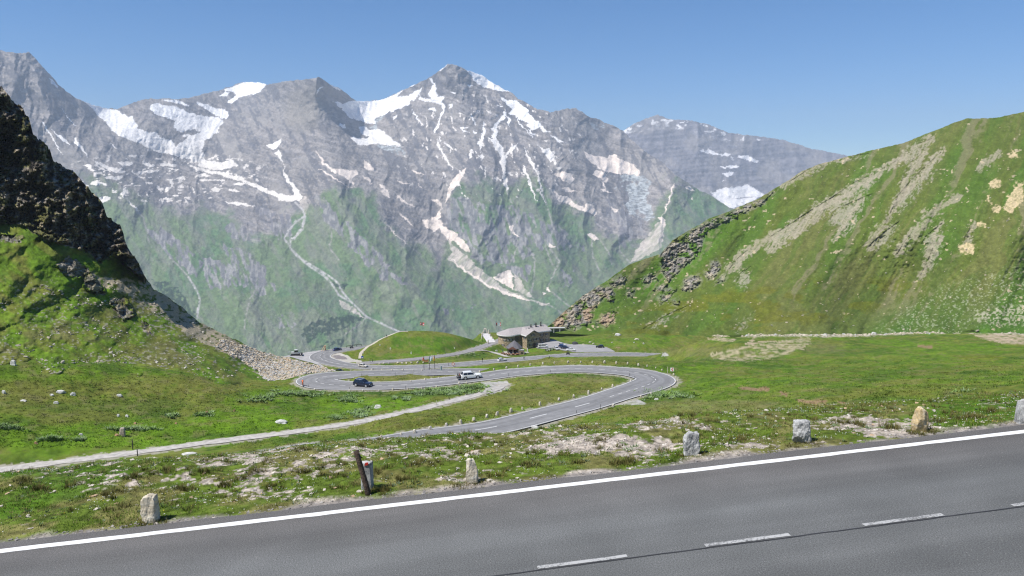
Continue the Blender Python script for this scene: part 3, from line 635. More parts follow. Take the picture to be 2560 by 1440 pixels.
def paint_right(u, v, x, y, z):
    p, q = rh(u, v); p = p + 16 * fbm(u / 110, v / 80, 3, 2) + 5 * fbm(u / 24, v / 20, 3, 4)
    c = np.broadcast_to(np.array((.092, .122, .022), np.float32), u.shape + (3,)).copy()
    n1 = fbm(p / 95, q / 230, 4, 1); n2 = fbm(p / 26, q / 70, 4, 3); n3 = fbm(u / 11, v / 8, 4, 5); n4 = fbm(u / 4, v / 3, 2, 2)
    c = lerp3(c, (.062, .132, .016), .65 * ss(-.05, .35, n1)); c = lerp3(c, (.145, .140, .048), .5 * ss(.0, .4, -n1 + .4 * n2)); c = lerp3(c, (.062, .112, .014), .5 * ss(.1, .45, n2))
    c = lerp3(c, (.065, .155, .012), .7 * (1 - ss(0, 1, ((u - 1720) / 190) ** 2 + ((v - 640 + (u - 1720) * .62) / 60) ** 2)))
    c = lerp3(c, (.050, .13, .014), .5 * ss(690, 830, v) * ss(1900, 2300, u))
    c = lerp3(c, (.118, .122, .010), .6 * ss(.02, .34, fbm(u / 60, v / 24, 4, 6) + .1) * (1 - ss(.4, 1.3, ((u - 1900) / 420) ** 2 + ((v - 770 - (1900 - u) * .12) / 62) ** 2)))
    c = c * (1 + .20 * n3 + .12 * n4)[..., None]
    tn = ss(.38, .7, fbm(p / 30, q / 170, 4, 6) + .25 * n3) * (1 - ss(720, 830, v)); c = lerp3(c, (.20, .175, .105), tn * .55)
    w = (6 * n3 + 5 * n2, 5 * n3)
    m = softmask(u, v, STREAK, w, 9.0); c = lerp3(c, (.31, .285, .22), .72 * ss(.2, 1.05, m + .55 * fbm(p / 4.0, q / 20, 4, 2) + .5 * n4 - .05) * ss(0, .2, m))
    m = linemask(u, v, SLINE, 11, (9 * n3 + 10 * n2, 7 * n3)); c = lerp3(c, (.31, .275, .20), .75 * ss(.2, .95, m * .9 + .5 * fbm(p / 4.0, q / 18, 4, 5) + .25 * n4 - .1) * ss(0, .2, m))
    m = softmask(u, v, BARE, w, 4.0); c = lerp3(c, (.50, .40, .235), ss(.2, .8, m + .3 * n4) * np.clip(.85 + .5 * n4, 0, 1))
    c = lerp3(c, (.46, .37, .25), ss(.82, .90, fbm(u / 13, v / 8, 3, 0) + .35 * n1) * .8)
    c = lerp3(c, (.40, .41, .30), ss(.45, .62, n4) * .45 * (1 - ss(.3, 1.2, ((u - 2430) / 260) ** 2 + ((v - 760 - (2430 - u) * .3) / 75) ** 2)))
    c = lerp3(c, (.44, .40, .30), .6 * ss(-.1, .3, n4) * (1 - ss(.3, 1.2, ((u - 2540) / 120) ** 2 + ((v - 790) / 30) ** 2)))
    w2 = (6 * fbm(u / 20, v / 20, 3, 2), 5 * fbm(u / 16, v / 16, 3, 4))
    m = softmask(u, v, ROCKR, w2, 6.0); m = m * ss(-.25, .15, fbm(u / 17, v / 12, 4, 3) + .12)
    rk = lerp3(np.broadcast_to(np.array((.25, .235, .21), np.float32), c.shape), (.40, .35, .27), ss(-.1, .35, fbm(u / 9, v / 6, 3, 1))); rk = lerp3(rk, (.085, .08, .07), .6 * ss(.05, .4, fbm(u / 6, v / 5, 3, 6))); rk = lerp3(rk, (.42, .27, .15), .5 * ss(.2, .4, fbm(u / 40, v / 30, 2, 5)) * ss(700, 780, v))
    c = c * (1 - m)[..., None] + rk * m[..., None]
    return np.clip(c, .004, .9)
print('right hill')
hill, right_at = slope('hill', R_CREST, R_SEAM, R_CTL, 1367, 2900, 1.8, 440, right_relief, paint_right, slope_mat, crest_noise=1.2, back=(12, 12, .55))
# ================================================================== FAR MOUNTAINS
q1 = lambda l: [(x / 2.8444, 100 + y / 2.8444) for x, y in l]
q2 = lambda l: [(750 + x / 2.8444, 120 + y / 2.8444) for x, y in l]
q3 = lambda l: [(250 + x / 2.8444, 450 + y / 2.8444) for x, y in l]
q4 = lambda l: [(950 + x / 2.8444, 450 + y / 2.8444) for x, y in l]
M_CREST = [(-340, 180), (-150, 120), (-60, 135), (0, 128), (53, 132), (72, 129), (86, 144), (116, 176), (148, 212), (190, 244), (211, 255), (257, 270), (292, 272), (316, 262), (352, 249), (387, 245), (454, 249), (492, 239), (548, 225), (570, 218), (612, 205), (647, 204), (666, 212), (703, 205), (756, 200), (795, 192), (819, 207), (844, 219), (873, 240), (891, 253), (926, 254), (961, 248), (989, 231), (1031, 213), (1066, 199), (1098, 176), (1119, 158), (1131, 159), (1165, 174), (1204, 187), (1239, 213), (1277, 229), (1298, 248), (1341, 271), (1376, 282), (1390, 277), (1418, 271), (1437, 268), (1474, 292), (1523, 310), (1557, 328), (1613, 381), (1652, 401), (1690, 437), (1729, 464), (1834, 522), (1960, 600)]
M_SEAM = [(-340, 700), (0, 720), (400, 880), (640, 920), (1000, 910), (1300, 900), (1450, 870), (1600, 790), (1834, 660), (1960, 640)]
M_CTL = [(-340, 180, 5000), (-340, 650, 3600), (72, 129, 5700), (211, 255, 5800), (275, 272, 6250), (387, 245, 6500), (647, 204, 7100), (795, 192, 5900), (891, 253, 6500), (926, 254, 6700), (1031, 213, 6600), (1119, 158, 6300), (1277, 229, 6350), (1437, 268, 6300), (1557, 328, 6400), (1690, 437, 5700), (1834, 522, 5500), (1960, 600, 5300),
         (0, 400, 5000), (150, 430, 5000), (300, 330, 5650), (450, 420, 5700), (600, 480, 5400), (740, 500, 5100), (800, 480, 4900), (300, 600, 4400), (500, 700, 4000), (700, 700, 4000), (950, 720, 3950), (1000, 450, 5200), (1190, 450, 5150), (1180, 680, 4450), (1060, 530, 5000), (1400, 500, 5100), (1350, 700, 4400), (1580, 520, 5400), (1600, 640, 4800),
         (300, 880, 3300), (700, 910, 3300), (1000, 880, 3500), (1300, 860, 3750), (1450, 780, 4150), (1650, 640, 4700), (1834, 640, 5000), (1960, 640, 5200)]
RIDGES = [([(1125, 160), (1160, 300), (1185, 420), (1215, 560), (1200, 640)], 190, 80), ([(1277, 229), (1400, 330), (1500, 430), (1545, 560), (1540, 640)], 170, 75), ([(795, 192), (805, 300), (830, 430), (890, 560), (1000, 700), (1080, 780)], 210, 85), ([(700, 205), (640, 300), (585, 400)], 120, 60),
          ([(960, 270), (1000, 380), (1080, 470)], 120, 50), ([(72, 129), (120, 300), (230, 420), (330, 520)], 180, 80), ([(1690, 437), (1660, 540), (1640, 650)], 170, 60), ([(352, 249), (420, 330), (480, 370)], 90, 45), ([(1340, 430), (1370, 560), (1400, 700)], 90, 50), ([(1250, 470), (1290, 600), (1330, 740)], 80, 45), ([(420, 560), (560, 700), (640, 800)], 100, 70), ([(900, 450), (960, 560), (1060, 690)], 70, 40)]
VALLEYS = [([(230, 262), (300, 340), (450, 420), (620, 460), (735, 495), (740, 600), (830, 720), (930, 800)], 150, 60), ([(910, 260), (950, 340), (1010, 380), (1060, 500), (1100, 590), (1180, 690), (1260, 740)], 140, 55), ([(1230, 330), (1265, 470), (1280, 620), (1340, 740)], 60, 40), ([(1500, 400), (1590, 480), (1620, 600), (1560, 680)], 130, 60), ([(1350, 340), (1440, 560), (1480, 700)], 60, 40)]
def massif_relief(U, V, D):
    R = np.zeros(U.shape); u = U.ravel(); v = V.ravel()
    wu = u + 16 * fbm(u / 70, v / 70, 3, 2); wv = v + 10 * fbm(u / 60, v / 60, 3, 4)
    r = np.zeros(u.shape)
    for pl, am, wd in RIDGES:
        d, _ = linedist(wu, wv, pl); r -= .62 * am * np.maximum(0, 1 - d / wd) ** 1.3
    for pl, am, wd in VALLEYS:
        d, _ = linedist(wu, wv, pl); r += .75 * am * np.exp(-(d / wd) ** 2)
    hi = 1 - ss(480, 760, v)
    r += -(28 + 52 * hi) * ridged(wu / 75, wv / 170, 4, 1, .45) - (9 + 6 * hi) * ridged((wu + .5 * wv) / 30, (wv - .3 * wu) / 80, 3, 5) + 5 * fbm(u / 10, v / 14, 3, 3) + 5 * fbm((u + v) / 36, (v - .3 * u) / 10, 3, 6) * hi
    return r.reshape(U.shape) + 60
SNOW = [q1(l) for l in ([(345, 272), (372, 278), (412, 330), (410, 345), (380, 320)],
    [(565, 422), (640, 450), (740, 485), (835, 498), (900, 545), (945, 550), (980, 600), (975, 625), (1030, 650), (1110, 655), (1150, 700), (1225, 720), (1240, 760), (1310, 710), (1350, 690), (1300, 680), (1330, 660), (1370, 675), (1420, 655), (1480, 655), (1550, 650), (1500, 690), (1450, 715), (1440, 760), (1430, 800), (1470, 850), (1560, 870), (1620, 860), (1650, 850), (1690, 890), (1650, 905), (1600, 922), (1520, 918), (1440, 905), (1390, 870), (1300, 840), (1210, 810), (1100, 790), (1060, 770), (1020, 750), (960, 720), (880, 690), (800, 645), (760, 590), (700, 545), (660, 490), (600, 440)],
    [(1080, 460), (1120, 450), (1200, 470), (1260, 470), (1330, 510), (1400, 530), (1450, 540), (1550, 550), (1590, 575), (1560, 620), (1545, 650), (1480, 655), (1420, 655), (1390, 640), (1330, 640), (1290, 660), (1250, 640), (1235, 600), (1250, 575), (1170, 550), (1100, 520), (1075, 490)],
    [(1390, 440), (1450, 450), (1520, 480), (1600, 490), (1635, 540), (1610, 570), (1580, 560), (1530, 530), (1470, 500), (1430, 465)], [(1140, 425), (1250, 425), (1300, 440), (1345, 465), (1340, 475), (1270, 450), (1200, 440)],
    [(1590, 352), (1650, 335), (1735, 300), (1790, 290), (1840, 286), (1895, 314), (1860, 360), (1800, 390), (1750, 395), (1700, 410), (1650, 455), (1615, 450), (1660, 410), (1690, 390), (1650, 370), (1600, 360)], [(1560, 400), (1600, 365), (1640, 380), (1620, 405)],
    [(2330, 303), (2370, 313), (2425, 352), (2415, 362), (2370, 337)], [(2300, 325), (2290, 350), (2245, 390), (2258, 355)], [(435, 470), (470, 530), (540, 610), (550, 625), (500, 575), (460, 520)], [(305, 575), (340, 630), (430, 790), (440, 815), (390, 740), (330, 640)], [(370, 630), (400, 665), (480, 710), (510, 755), (470, 730), (410, 690)], [(530, 690), (570, 730), (620, 810), (635, 845), (590, 790), (540, 730)],
    [(660, 855), (720, 870), (760, 895), (830, 910), (885, 935), (850, 948), (780, 930), (720, 900)], [(595, 885), (640, 890), (690, 935), (620, 920)], [(775, 730), (820, 760), (835, 770), (800, 755)], [(860, 860), (900, 870), (940, 880), (910, 895), (860, 895), (830, 870)], [(740, 980), (810, 972), (870, 985), (850, 993), (780, 988)], [(655, 1010), (690, 1000), (760, 1030), (740, 1035), (640, 1030)], [(700, 1130), (730, 1110), (775, 1115), (770, 1140), (720, 1165)], [(590, 1025), (630, 1040), (620, 1052)],
    [(1005, 870), (1050, 870), (1095, 885), (1090, 900), (1030, 895)], [(1020, 930), (1080, 920), (1140, 922), (1120, 938), (1030, 945)], [(1135, 875), (1200, 875), (1250, 890), (1240, 902), (1150, 895)], [(1170, 908), (1220, 912), (1270, 918), (1240, 930)], [(940, 925), (980, 955), (1030, 975), (1020, 990), (950, 950)], [(1170, 985), (1235, 990), (1220, 1050), (1175, 1085), (1170, 1060), (1210, 1040), (1200, 1005)], [(1110, 1030), (1150, 1070), (1155, 1085), (1120, 1060)], [(1250, 990), (1310, 970), (1325, 985), (1290, 1000)], [(980, 1070), (1000, 1115), (985, 1100)], [(1030, 1095), (1060, 1100), (1065, 1112), (1035, 1110)], [(1350, 1035), (1390, 1090), (1370, 1085)], [(860, 1100), (900, 1040), (915, 1090), (880, 1120)], [(900, 1130), (950, 1180), (985, 1215), (970, 1218), (930, 1170)],
    [(1330, 880), (1400, 900), (1480, 920), (1600, 940), (1700, 975), (1760, 1000), (1840, 1030), (1930, 1070), (2000, 1095), (2080, 1105), (2120, 1140), (2040, 1145), (1980, 1135), (1930, 1100), (1840, 1065), (1760, 1025), (1690, 1000), (1600, 968), (1500, 948), (1400, 925)], [(1390, 970), (1440, 950), (1500, 965), (1420, 977)], [(1415, 990), (1470, 985), (1510, 1000), (1440, 1007)], [(1500, 1060), (1540, 1045), (1590, 1055), (1560, 1080), (1510, 1080)], [(1630, 1065), (1690, 1060), (1700, 1075), (1640, 1082)], [(1650, 1020), (1720, 1015), (1760, 1025), (1700, 1040)], [(1560, 988), (1610, 993), (1600, 1012)], [(1595, 1150), (1660, 1155), (1740, 1165), (1830, 1175), (1750, 1184), (1640, 1170)],
    [(1960, 800), (1980, 770), (2000, 830), (2015, 880), (2020, 920), (2050, 970), (2080, 1020), (2110, 1060), (2150, 1100), (2160, 1110), (2120, 1145), (2060, 1110), (2090, 1090), (2075, 1040), (2040, 1020), (2020, 960), (2010, 880), (1980, 840)], [(1900, 750), (1960, 735), (2000, 700), (1990, 740), (1940, 780)])]
SNOW += [q2(l) for l in ([(1175, 150), (1230, 165), (1290, 186), (1340, 209), (1390, 259), (1450, 284), (1505, 310), (1430, 308), (1350, 288), (1280, 268), (1240, 242), (1230, 210)], [(1050, 103), (990, 158), (1000, 165), (1042, 125)],
    [(235, 378), (300, 400), (370, 375), (500, 379), (600, 361), (660, 338), (740, 293), (690, 345), (770, 340), (830, 300), (870, 285), (860, 330), (820, 350), (780, 400), (720, 425), (640, 455), (600, 475), (540, 490), (530, 540), (470, 530), (400, 510), (350, 490), (320, 450), (280, 420)], [(760, 275), (800, 262), (830, 250), (800, 275)],
    [(410, 555), (460, 560), (500, 575), (540, 580), (570, 580), (620, 620), (690, 660), (740, 715), (690, 700), (600, 685), (520, 680), (480, 695), (420, 690), (360, 645), (390, 630), (450, 640), (500, 640), (430, 600)],
    [(870, 290), (850, 340), (900, 360), (935, 365), (905, 330), (935, 300), (945, 260), (920, 215), (935, 210), (960, 265), (960, 310), (975, 345), (1005, 340), (1030, 350), (1015, 385), (1030, 420), (1010, 490), (985, 570), (965, 600), (955, 590), (985, 520), (1010, 440), (1000, 405), (960, 385), (880, 380), (840, 370)], [(275, 535), (320, 545), (330, 570), (300, 575)], [(655, 490), (690, 465), (690, 490), (670, 510)], [(1055, 405), (1090, 390), (1085, 420), (1065, 430)], [(910, 430), (960, 430), (975, 445), (930, 448)], [(785, 420), (820, 480), (885, 555), (870, 545), (810, 475)], [(1055, 310), (1115, 315), (1120, 327)], [(1195, 260), (1235, 270), (1200, 282)],
    [(960, 640), (1000, 690), (1050, 790), (1080, 850), (1095, 880), (1070, 850), (1020, 760), (975, 690)], [(1030, 670), (1060, 680), (1085, 720), (1060, 715)], [(980, 625), (1015, 660), (1000, 662)], [(1140, 565), (1190, 560), (1160, 580), (1215, 605), (1160, 595)], [(1225, 460), (1250, 550), (1240, 560), (1225, 500)], [(1240, 585), (1270, 610), (1245, 612)], [(1295, 515), (1310, 560), (1320, 580), (1310, 640), (1295, 700), (1275, 740), (1285, 690), (1255, 665), (1290, 650), (1295, 580)], [(1265, 755), (1305, 765), (1290, 800)], [(1215, 710), (1225, 770), (1205, 785), (1195, 770)],
    [(1425, 355), (1480, 375), (1540, 375), (1600, 420), (1640, 470), (1690, 520), (1740, 570), (1790, 600), (1720, 590), (1700, 560), (1660, 580), (1600, 530), (1540, 485), (1490, 465), (1500, 430), (1450, 380)], [(1450, 450), (1470, 460), (1430, 520), (1400, 570), (1400, 640), (1420, 690), (1445, 720), (1460, 770), (1500, 700), (1545, 680), (1530, 710), (1480, 770), (1460, 820), (1465, 900), (1485, 1000), (1470, 1015), (1445, 950), (1435, 860), (1420, 760), (1380, 690), (1345, 630), (1370, 640), (1365, 570), (1410, 520)],
    [(1460, 470), (1495, 500), (1490, 555), (1475, 520)], [(1535, 480), (1580, 550), (1640, 610), (1660, 640), (1610, 590), (1560, 540)], [(1630, 570), (1675, 615), (1650, 612)], [(1785, 620), (1830, 640), (1895, 680), (1830, 667)], [(1840, 665), (1860, 700), (1845, 690)], [(1690, 690), (1740, 720), (1770, 710), (1800, 750), (1840, 785), (1810, 770), (1790, 810), (1750, 780), (1730, 740)], [(1590, 700), (1620, 770), (1670, 830), (1700, 890), (1705, 960), (1730, 1050), (1750, 1110), (1720, 1060), (1695, 960), (1690, 890), (1640, 830), (1600, 760)], [(1590, 830), (1620, 890), (1640, 960), (1670, 1030), (1690, 1085), (1650, 1020), (1610, 920), (1580, 870)], [(1300, 900), (1330, 840), (1310, 930)], [(1400, 400), (1440, 415), (1420, 420)])]
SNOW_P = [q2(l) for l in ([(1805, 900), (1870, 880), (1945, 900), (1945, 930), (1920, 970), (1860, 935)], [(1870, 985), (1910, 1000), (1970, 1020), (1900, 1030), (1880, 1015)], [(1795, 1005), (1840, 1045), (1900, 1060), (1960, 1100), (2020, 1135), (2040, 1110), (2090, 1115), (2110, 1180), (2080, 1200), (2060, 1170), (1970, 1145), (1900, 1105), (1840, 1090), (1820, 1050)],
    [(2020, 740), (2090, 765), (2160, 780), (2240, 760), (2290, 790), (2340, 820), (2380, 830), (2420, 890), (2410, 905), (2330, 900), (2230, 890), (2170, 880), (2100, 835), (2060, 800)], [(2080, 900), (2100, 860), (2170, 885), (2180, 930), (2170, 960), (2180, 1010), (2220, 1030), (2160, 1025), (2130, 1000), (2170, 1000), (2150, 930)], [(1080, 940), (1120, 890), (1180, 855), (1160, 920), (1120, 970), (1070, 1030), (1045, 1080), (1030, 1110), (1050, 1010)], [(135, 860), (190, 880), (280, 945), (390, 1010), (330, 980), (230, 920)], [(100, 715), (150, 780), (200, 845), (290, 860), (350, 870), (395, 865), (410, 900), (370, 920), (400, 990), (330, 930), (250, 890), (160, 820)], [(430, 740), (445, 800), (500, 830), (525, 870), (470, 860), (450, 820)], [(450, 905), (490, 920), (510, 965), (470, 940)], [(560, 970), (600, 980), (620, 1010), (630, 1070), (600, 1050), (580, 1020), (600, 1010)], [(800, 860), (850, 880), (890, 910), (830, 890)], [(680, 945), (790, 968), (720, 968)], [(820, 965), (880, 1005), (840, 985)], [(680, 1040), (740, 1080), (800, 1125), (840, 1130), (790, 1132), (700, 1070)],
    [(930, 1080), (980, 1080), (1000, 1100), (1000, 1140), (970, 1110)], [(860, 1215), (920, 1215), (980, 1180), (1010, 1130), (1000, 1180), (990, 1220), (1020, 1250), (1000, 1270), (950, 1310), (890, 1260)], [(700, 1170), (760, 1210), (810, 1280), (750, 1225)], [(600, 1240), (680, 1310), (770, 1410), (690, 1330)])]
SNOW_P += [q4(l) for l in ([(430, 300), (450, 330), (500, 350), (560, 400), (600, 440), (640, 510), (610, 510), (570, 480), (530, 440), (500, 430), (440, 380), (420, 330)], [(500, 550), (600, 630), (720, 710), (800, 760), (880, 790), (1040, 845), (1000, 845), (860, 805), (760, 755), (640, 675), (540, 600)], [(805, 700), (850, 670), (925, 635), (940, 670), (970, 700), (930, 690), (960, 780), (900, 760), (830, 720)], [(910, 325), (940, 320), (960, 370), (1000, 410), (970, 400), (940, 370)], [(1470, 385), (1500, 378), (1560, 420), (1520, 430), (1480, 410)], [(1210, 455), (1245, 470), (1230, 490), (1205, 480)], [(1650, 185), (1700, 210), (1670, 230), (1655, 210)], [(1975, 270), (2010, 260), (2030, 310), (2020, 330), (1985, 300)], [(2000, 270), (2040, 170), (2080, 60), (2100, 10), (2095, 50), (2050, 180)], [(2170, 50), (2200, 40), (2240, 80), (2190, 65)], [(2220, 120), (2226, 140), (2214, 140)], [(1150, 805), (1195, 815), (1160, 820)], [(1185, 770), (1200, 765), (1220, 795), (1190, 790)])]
ICE = [q2([(530, 500), (600, 470), (590, 500), (550, 530), (545, 590), (490, 610), (430, 590), (480, 570), (520, 560)]), q2([(540, 690), (640, 690), (720, 710), (750, 750), (710, 770), (640, 730), (570, 710)]), q2([(2280, 900), (2420, 905), (2500, 950), (2480, 1010), (2420, 1070), (2480, 1180), (2400, 1200), (2350, 1120), (2330, 1020), (2230, 1000), (2280, 950)]), q4([(1740, 170), (1920, 20), (1900, 150), (1960, 260), (1900, 290), (1780, 240)]), q2([(2060, 530), (2110, 510), (2170, 560), (2120, 610)])]
DEBRIS = [q4([(440, 340), (500, 430), (560, 500), (640, 560), (700, 620), (760, 670), (810, 710), (860, 760), (960, 800), (1060, 850), (1200, 880), (1180, 890), (1020, 850), (900, 810), (780, 760), (700, 700), (600, 640), (510, 580), (480, 550), (510, 520), (500, 470)]), q4([(2030, 320), (1980, 300), (1900, 400), (1820, 500), (1780, 590), (1850, 570), (2000, 480)]), q3([(1410, 150), (1470, 110), (1490, 180), (1460, 240), (1430, 190)]), q3([(1700, 850), (1760, 870), (1860, 960), (1900, 990), (1840, 960), (1720, 910)]), q4([(960, 660), (1000, 720), (1060, 800), (1100, 850), (1000, 800), (960, 780)])]
STREAM = [q3(l) for l in ([(1390, 160), (1440, 210), (1460, 260), (1445, 330), (1400, 390), (1355, 430), (1350, 480), (1400, 540), (1480, 590), (1560, 640), (1640, 690), (1690, 730), (1720, 790), (1770, 850), (1850, 930), (1900, 975), (2000, 1020), (2125, 1078)], [(1460, 260), (1400, 290), (1340, 360), (1310, 420), (1345, 460)], [(1455, 270), (1440, 350), (1380, 420)], [(1560, 645), (1650, 740), (1700, 820), (1770, 860)], [(630, 690), (690, 790), (710, 850), (690, 985)], [(1370, 500), (1470, 600), (1620, 700)])]
STREAM2 = [q3(l) for l in ([(190, 130), (250, 200), (310, 270), (340, 400), (350, 440)], [(470, 530), (560, 610), (630, 690)], [(1110, 770), (1060, 870), (1030, 1000), (1030, 1060)], [(1640, 330), (1650, 400), (1630, 480), (1700, 570)], [(2000, 280), (2100, 370), (2200, 470), (2280, 530)], [(1890, 985), (1830, 1040), (1740, 1100)], [(1055, 340), (1050, 400), (1040, 430)])] + [q4(l) for l in ([(905, 80), (940, 170), (900, 250), (920, 320)], [(1000, 420), (1060, 500), (1105, 570), (1095, 700), (1080, 800)], [(1130, 0), (1190, 190), (1240, 350)], [(1510, 430), (1510, 540), (1560, 640)], [(1560, 420), (1630, 520), (1650, 600)], [(1670, 230), (1700, 400), (1710, 510), (1780, 590)], [(1210, 490), (1280, 580), (1250, 640), (1190, 770)], [(1220, 795), (1300, 860), (1360, 910)], [(1180, 880), (1260, 920), (1300, 960)], [(980, 430), (960, 530), (920, 600)], [(1170, 370), (1180, 480), (1230, 610)], [(720, 330), (730, 420), (700, 480)])]
RBAND = [q3(l) for l in ([(300, 340), (480, 360), (640, 470), (720, 600), (700, 690), (560, 600), (430, 480)], [(720, 560), (1000, 560), (1200, 620), (1230, 800), (1150, 830), (1060, 770), (780, 760)], [(1500, 110), (1600, 130), (1800, 330), (2000, 560), (2200, 750), (2230, 780), (2010, 710), (1900, 590), (1700, 400), (1540, 220)], [(1210, 960), (1300, 960), (1410, 1040), (1390, 1070), (1270, 1050)], [(880, 330), (1030, 310), (1060, 350), (1040, 430), (920, 390)], [(1080, 180), (1340, 230), (1350, 420), (1200, 380)], [(860, 480), (1080, 520), (1080, 570), (900, 560)])] + [q4(l) for l in ([(480, 150), (560, 130), (900, 180), (1100, 250), (1250, 300), (1400, 420), (1450, 500), (1350, 490), (1200, 470), (1080, 540), (900, 600), (700, 600), (600, 430), (520, 350), (450, 300)], [(1600, 150), (1760, 200), (1900, 320), (1850, 420), (1720, 500), (1680, 330)], [(860, 620), (1050, 600), (1060, 720), (980, 690)], [(1290, 640), (1370, 650), (1350, 780), (1280, 720)], [(600, 850), (700, 930), (640, 900)], [(440, 900), (510, 930), (460, 950)])]
FOREST = [q3(l) for l in ([(1430, 1060), (1560, 1000), (1720, 960), (1880, 970), (1900, 1000), (1750, 1050), (1600, 1100), (1470, 1150)], [(1500, 1210), (1700, 1125), (1725, 1155), (1560, 1200)], [(350, 700), (560, 760), (700, 980), (640, 1000), (480, 850)], [(1660, 735), (1760, 740), (1760, 770), (1680, 780)])]
GREEN_B = [(-400, 470), (0, 440), (230, 440), (330, 470), (450, 540), (520, 530), (640, 560), (720, 570), (775, 500), (840, 470), (900, 500), (960, 530), (1020, 600), (1100, 660), (1150, 450), (1210, 430), (1260, 470), (1330, 440), (1390, 520), (1470, 550), (1540, 590), (1610, 600), (1650, 500), (1690, 445), (1960, 560)]
SKYWARP = (5.0, 3.5)
def paint_massif(u, v, x, y, z):
    wn_ = (SKYWARP[0] * fbm(u / 13, v / 11, 4, 1), SKYWARP[1] * fbm(u / 11, v / 9, 4, 3))
    crest = np.interp(u, [c[0] for c in M_CREST], [c[1] for c in M_CREST])
    kk = ss(2, 22, v - crest); wn_ = (wn_[0] * kk, wn_[1] * kk)
    n1 = fbm(u / 70, v / 70, 4, 2); n2 = fbm((u + .6 * v) / 34, (v - .25 * u) / 9, 4, 4); n3 = fbm(u / 6, v / 5, 3, 6); n4 = fbm((u - .5 * v) / 14, (v + .2 * u) / 60, 4, 5)
    c = np.broadcast_to(np.array((.275, .25, .232), np.float32), u.shape + (3,)).copy()
    c = lerp3(c, (.20, .188, .185), .85 * ss(-.05, .4, n2)); st_ = fbm((u + .2 * v) / 60, (v - .32 * u + 12 * n1) / 3.2, 3, 7); c = c * (1 + .34 * st_ + .26 * fbm(u / 3.2, v / 2.6, 2, 3))[..., None]; c = lerp3(c, (.31, .285, .26), .7 * ss(.0, .4, n1 + .5 * n4)); c = lerp3(c, (.10, .10, .115), .7 * ss(.12, .45, n4 + .4 * n3))
    m = 1 - ss(.2, 1.1, ((u - 760) / 60) ** 2 + ((v - 270 - (u - 760) * -.2) / 70) ** 2); c = lerp3(c, (.30, .27, .23), .7 * m)
    m = 1 - ss(.2, 1.2, ((u - 160) / 90) ** 2 + ((v - 400) / 60) ** 2); c = lerp3(c, (.24, .225, .21), .6 * m)
    # alpine turf
    gb = np.interp(u, [p[0] for p in GREEN_B], [p[1] for p in GREEN_B])
    g = ss(-24, 34, v - gb + 46 * n1 + 24 * fbm(u / 18, v / 14, 3, 0))
    gr = np.broadcast_to(np.array((.125, .18, .078), np.float32), c.shape).copy()
    gr = lerp3(gr, (.085, .165, .065), .8 * ss(-.05, .4, fbm((u + .5 * v) / 60, v / 40, 4, 3))); gr = lerp3(gr, (.18, .20, .135), .7 * ss(.1, .4, fbm((u - v * .6) / 26, (v + .4 * u) / 80, 4, 1)))
    gr = gr * (1 + .3 * n3)[..., None]
    g = g * (.72 + .28 * ss(.35, -.1, n4 + .3 * n2))
    c = c * (1 - g)[..., None] + gr * g[..., None]
    rb = polymask(u, v, RBAND, (14 * fbm(u / 24, v / 20, 3, 2), 12 * fbm(u / 20, v / 24, 3, 5)))
    rb = rb * ss(-.22, .12, fbm((u - .3 * v) / 9, v / 26, 4, 2) + .08)
    rc = lerp3(np.broadcast_to(np.array((.18, .172, .185), np.float32), c.shape), (.32, .305, .295), ss(-.05, .4, fbm(u / 5, v / 16, 3, 4)))
    c = c * (1 - .88 * rb)[..., None] + rc * (.88 * rb)[..., None]
    f = polymask(u, v, FOREST, (8 * fbm(u / 14, v / 12, 3, 6), 7 * fbm(u / 12, v / 12, 3, 1))) * ss(-.4, 0, fbm(u / 6, v / 5, 3, 2) + .1)
    c = lerp3(c, (.022, .045, .022), f * .9)
    m = polymask(u, v, DEBRIS, wn_); c = lerp3(c, (.54, .48, .42), m * np.clip(.75 + .6 * fbm((u + v) / 8, (v - u) / 40, 3, 3), .1, .95))
    m = linemask(u, v, STREAM, 2.6, (2.2 * n3, 1.6 * n3)); c = lerp3(c, (.46, .44, .42), m * np.clip(.75 + .6 * n3, .2, 1))
    m = linemask(u, v, STREAM2, 2.0, (2.4 * n3, 1.5 * n3)); c = lerp3(c, (.33, .31, .28), m * np.clip(.6 + .8 * n3, 0, .9))
    # snow and ice
    m = polymask(u, v, ICE, wn_); cr = fbm(u / 7, v / 2.6, 3, 2); ic = lerp3(np.broadcast_to(np.array((.46, .49, .49), np.float32), c.shape), (.22, .235, .24), ss(-.15, .35, cr)); m = m * ss(-.55, -.15, fbm(u / 15, v / 12, 3, 4)) * .9
    c = c * (1 - m)[..., None] + ic * m[..., None]
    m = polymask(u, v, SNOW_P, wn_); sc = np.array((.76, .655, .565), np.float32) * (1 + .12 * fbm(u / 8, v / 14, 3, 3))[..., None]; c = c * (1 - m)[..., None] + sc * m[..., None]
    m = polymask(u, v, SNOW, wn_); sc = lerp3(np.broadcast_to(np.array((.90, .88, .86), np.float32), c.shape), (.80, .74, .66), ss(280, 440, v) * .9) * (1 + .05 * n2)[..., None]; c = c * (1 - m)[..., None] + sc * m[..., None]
    # last small drifts in the hollows
    sp = ss(.50, .54, fbm(u / 15, v / 7.5, 4, 6) + .12 * n1) * (1 - ss(.5, 1.2, ((u - 420) / 270) ** 2 + ((v - 440) / 75) ** 2))
    sp = np.maximum(sp, ss(.66, .70, fbm((u - .4 * v) / 9, v / 14, 4, 3)) * (1 - ss(.5, 1.2, ((u - 1220) / 260) ** 2 + ((v - 370) / 150) ** 2)))
    c = lerp3(c, (.78, .72, .65), sp)
    return np.clip(c, .01, .92)
mount_mat = ground_mat('mountain_rock', scales=((.012, .14), (.05, .15), (.16, .15)), bump=.7, bscale=.03, bdist=14.0)
print('massif')
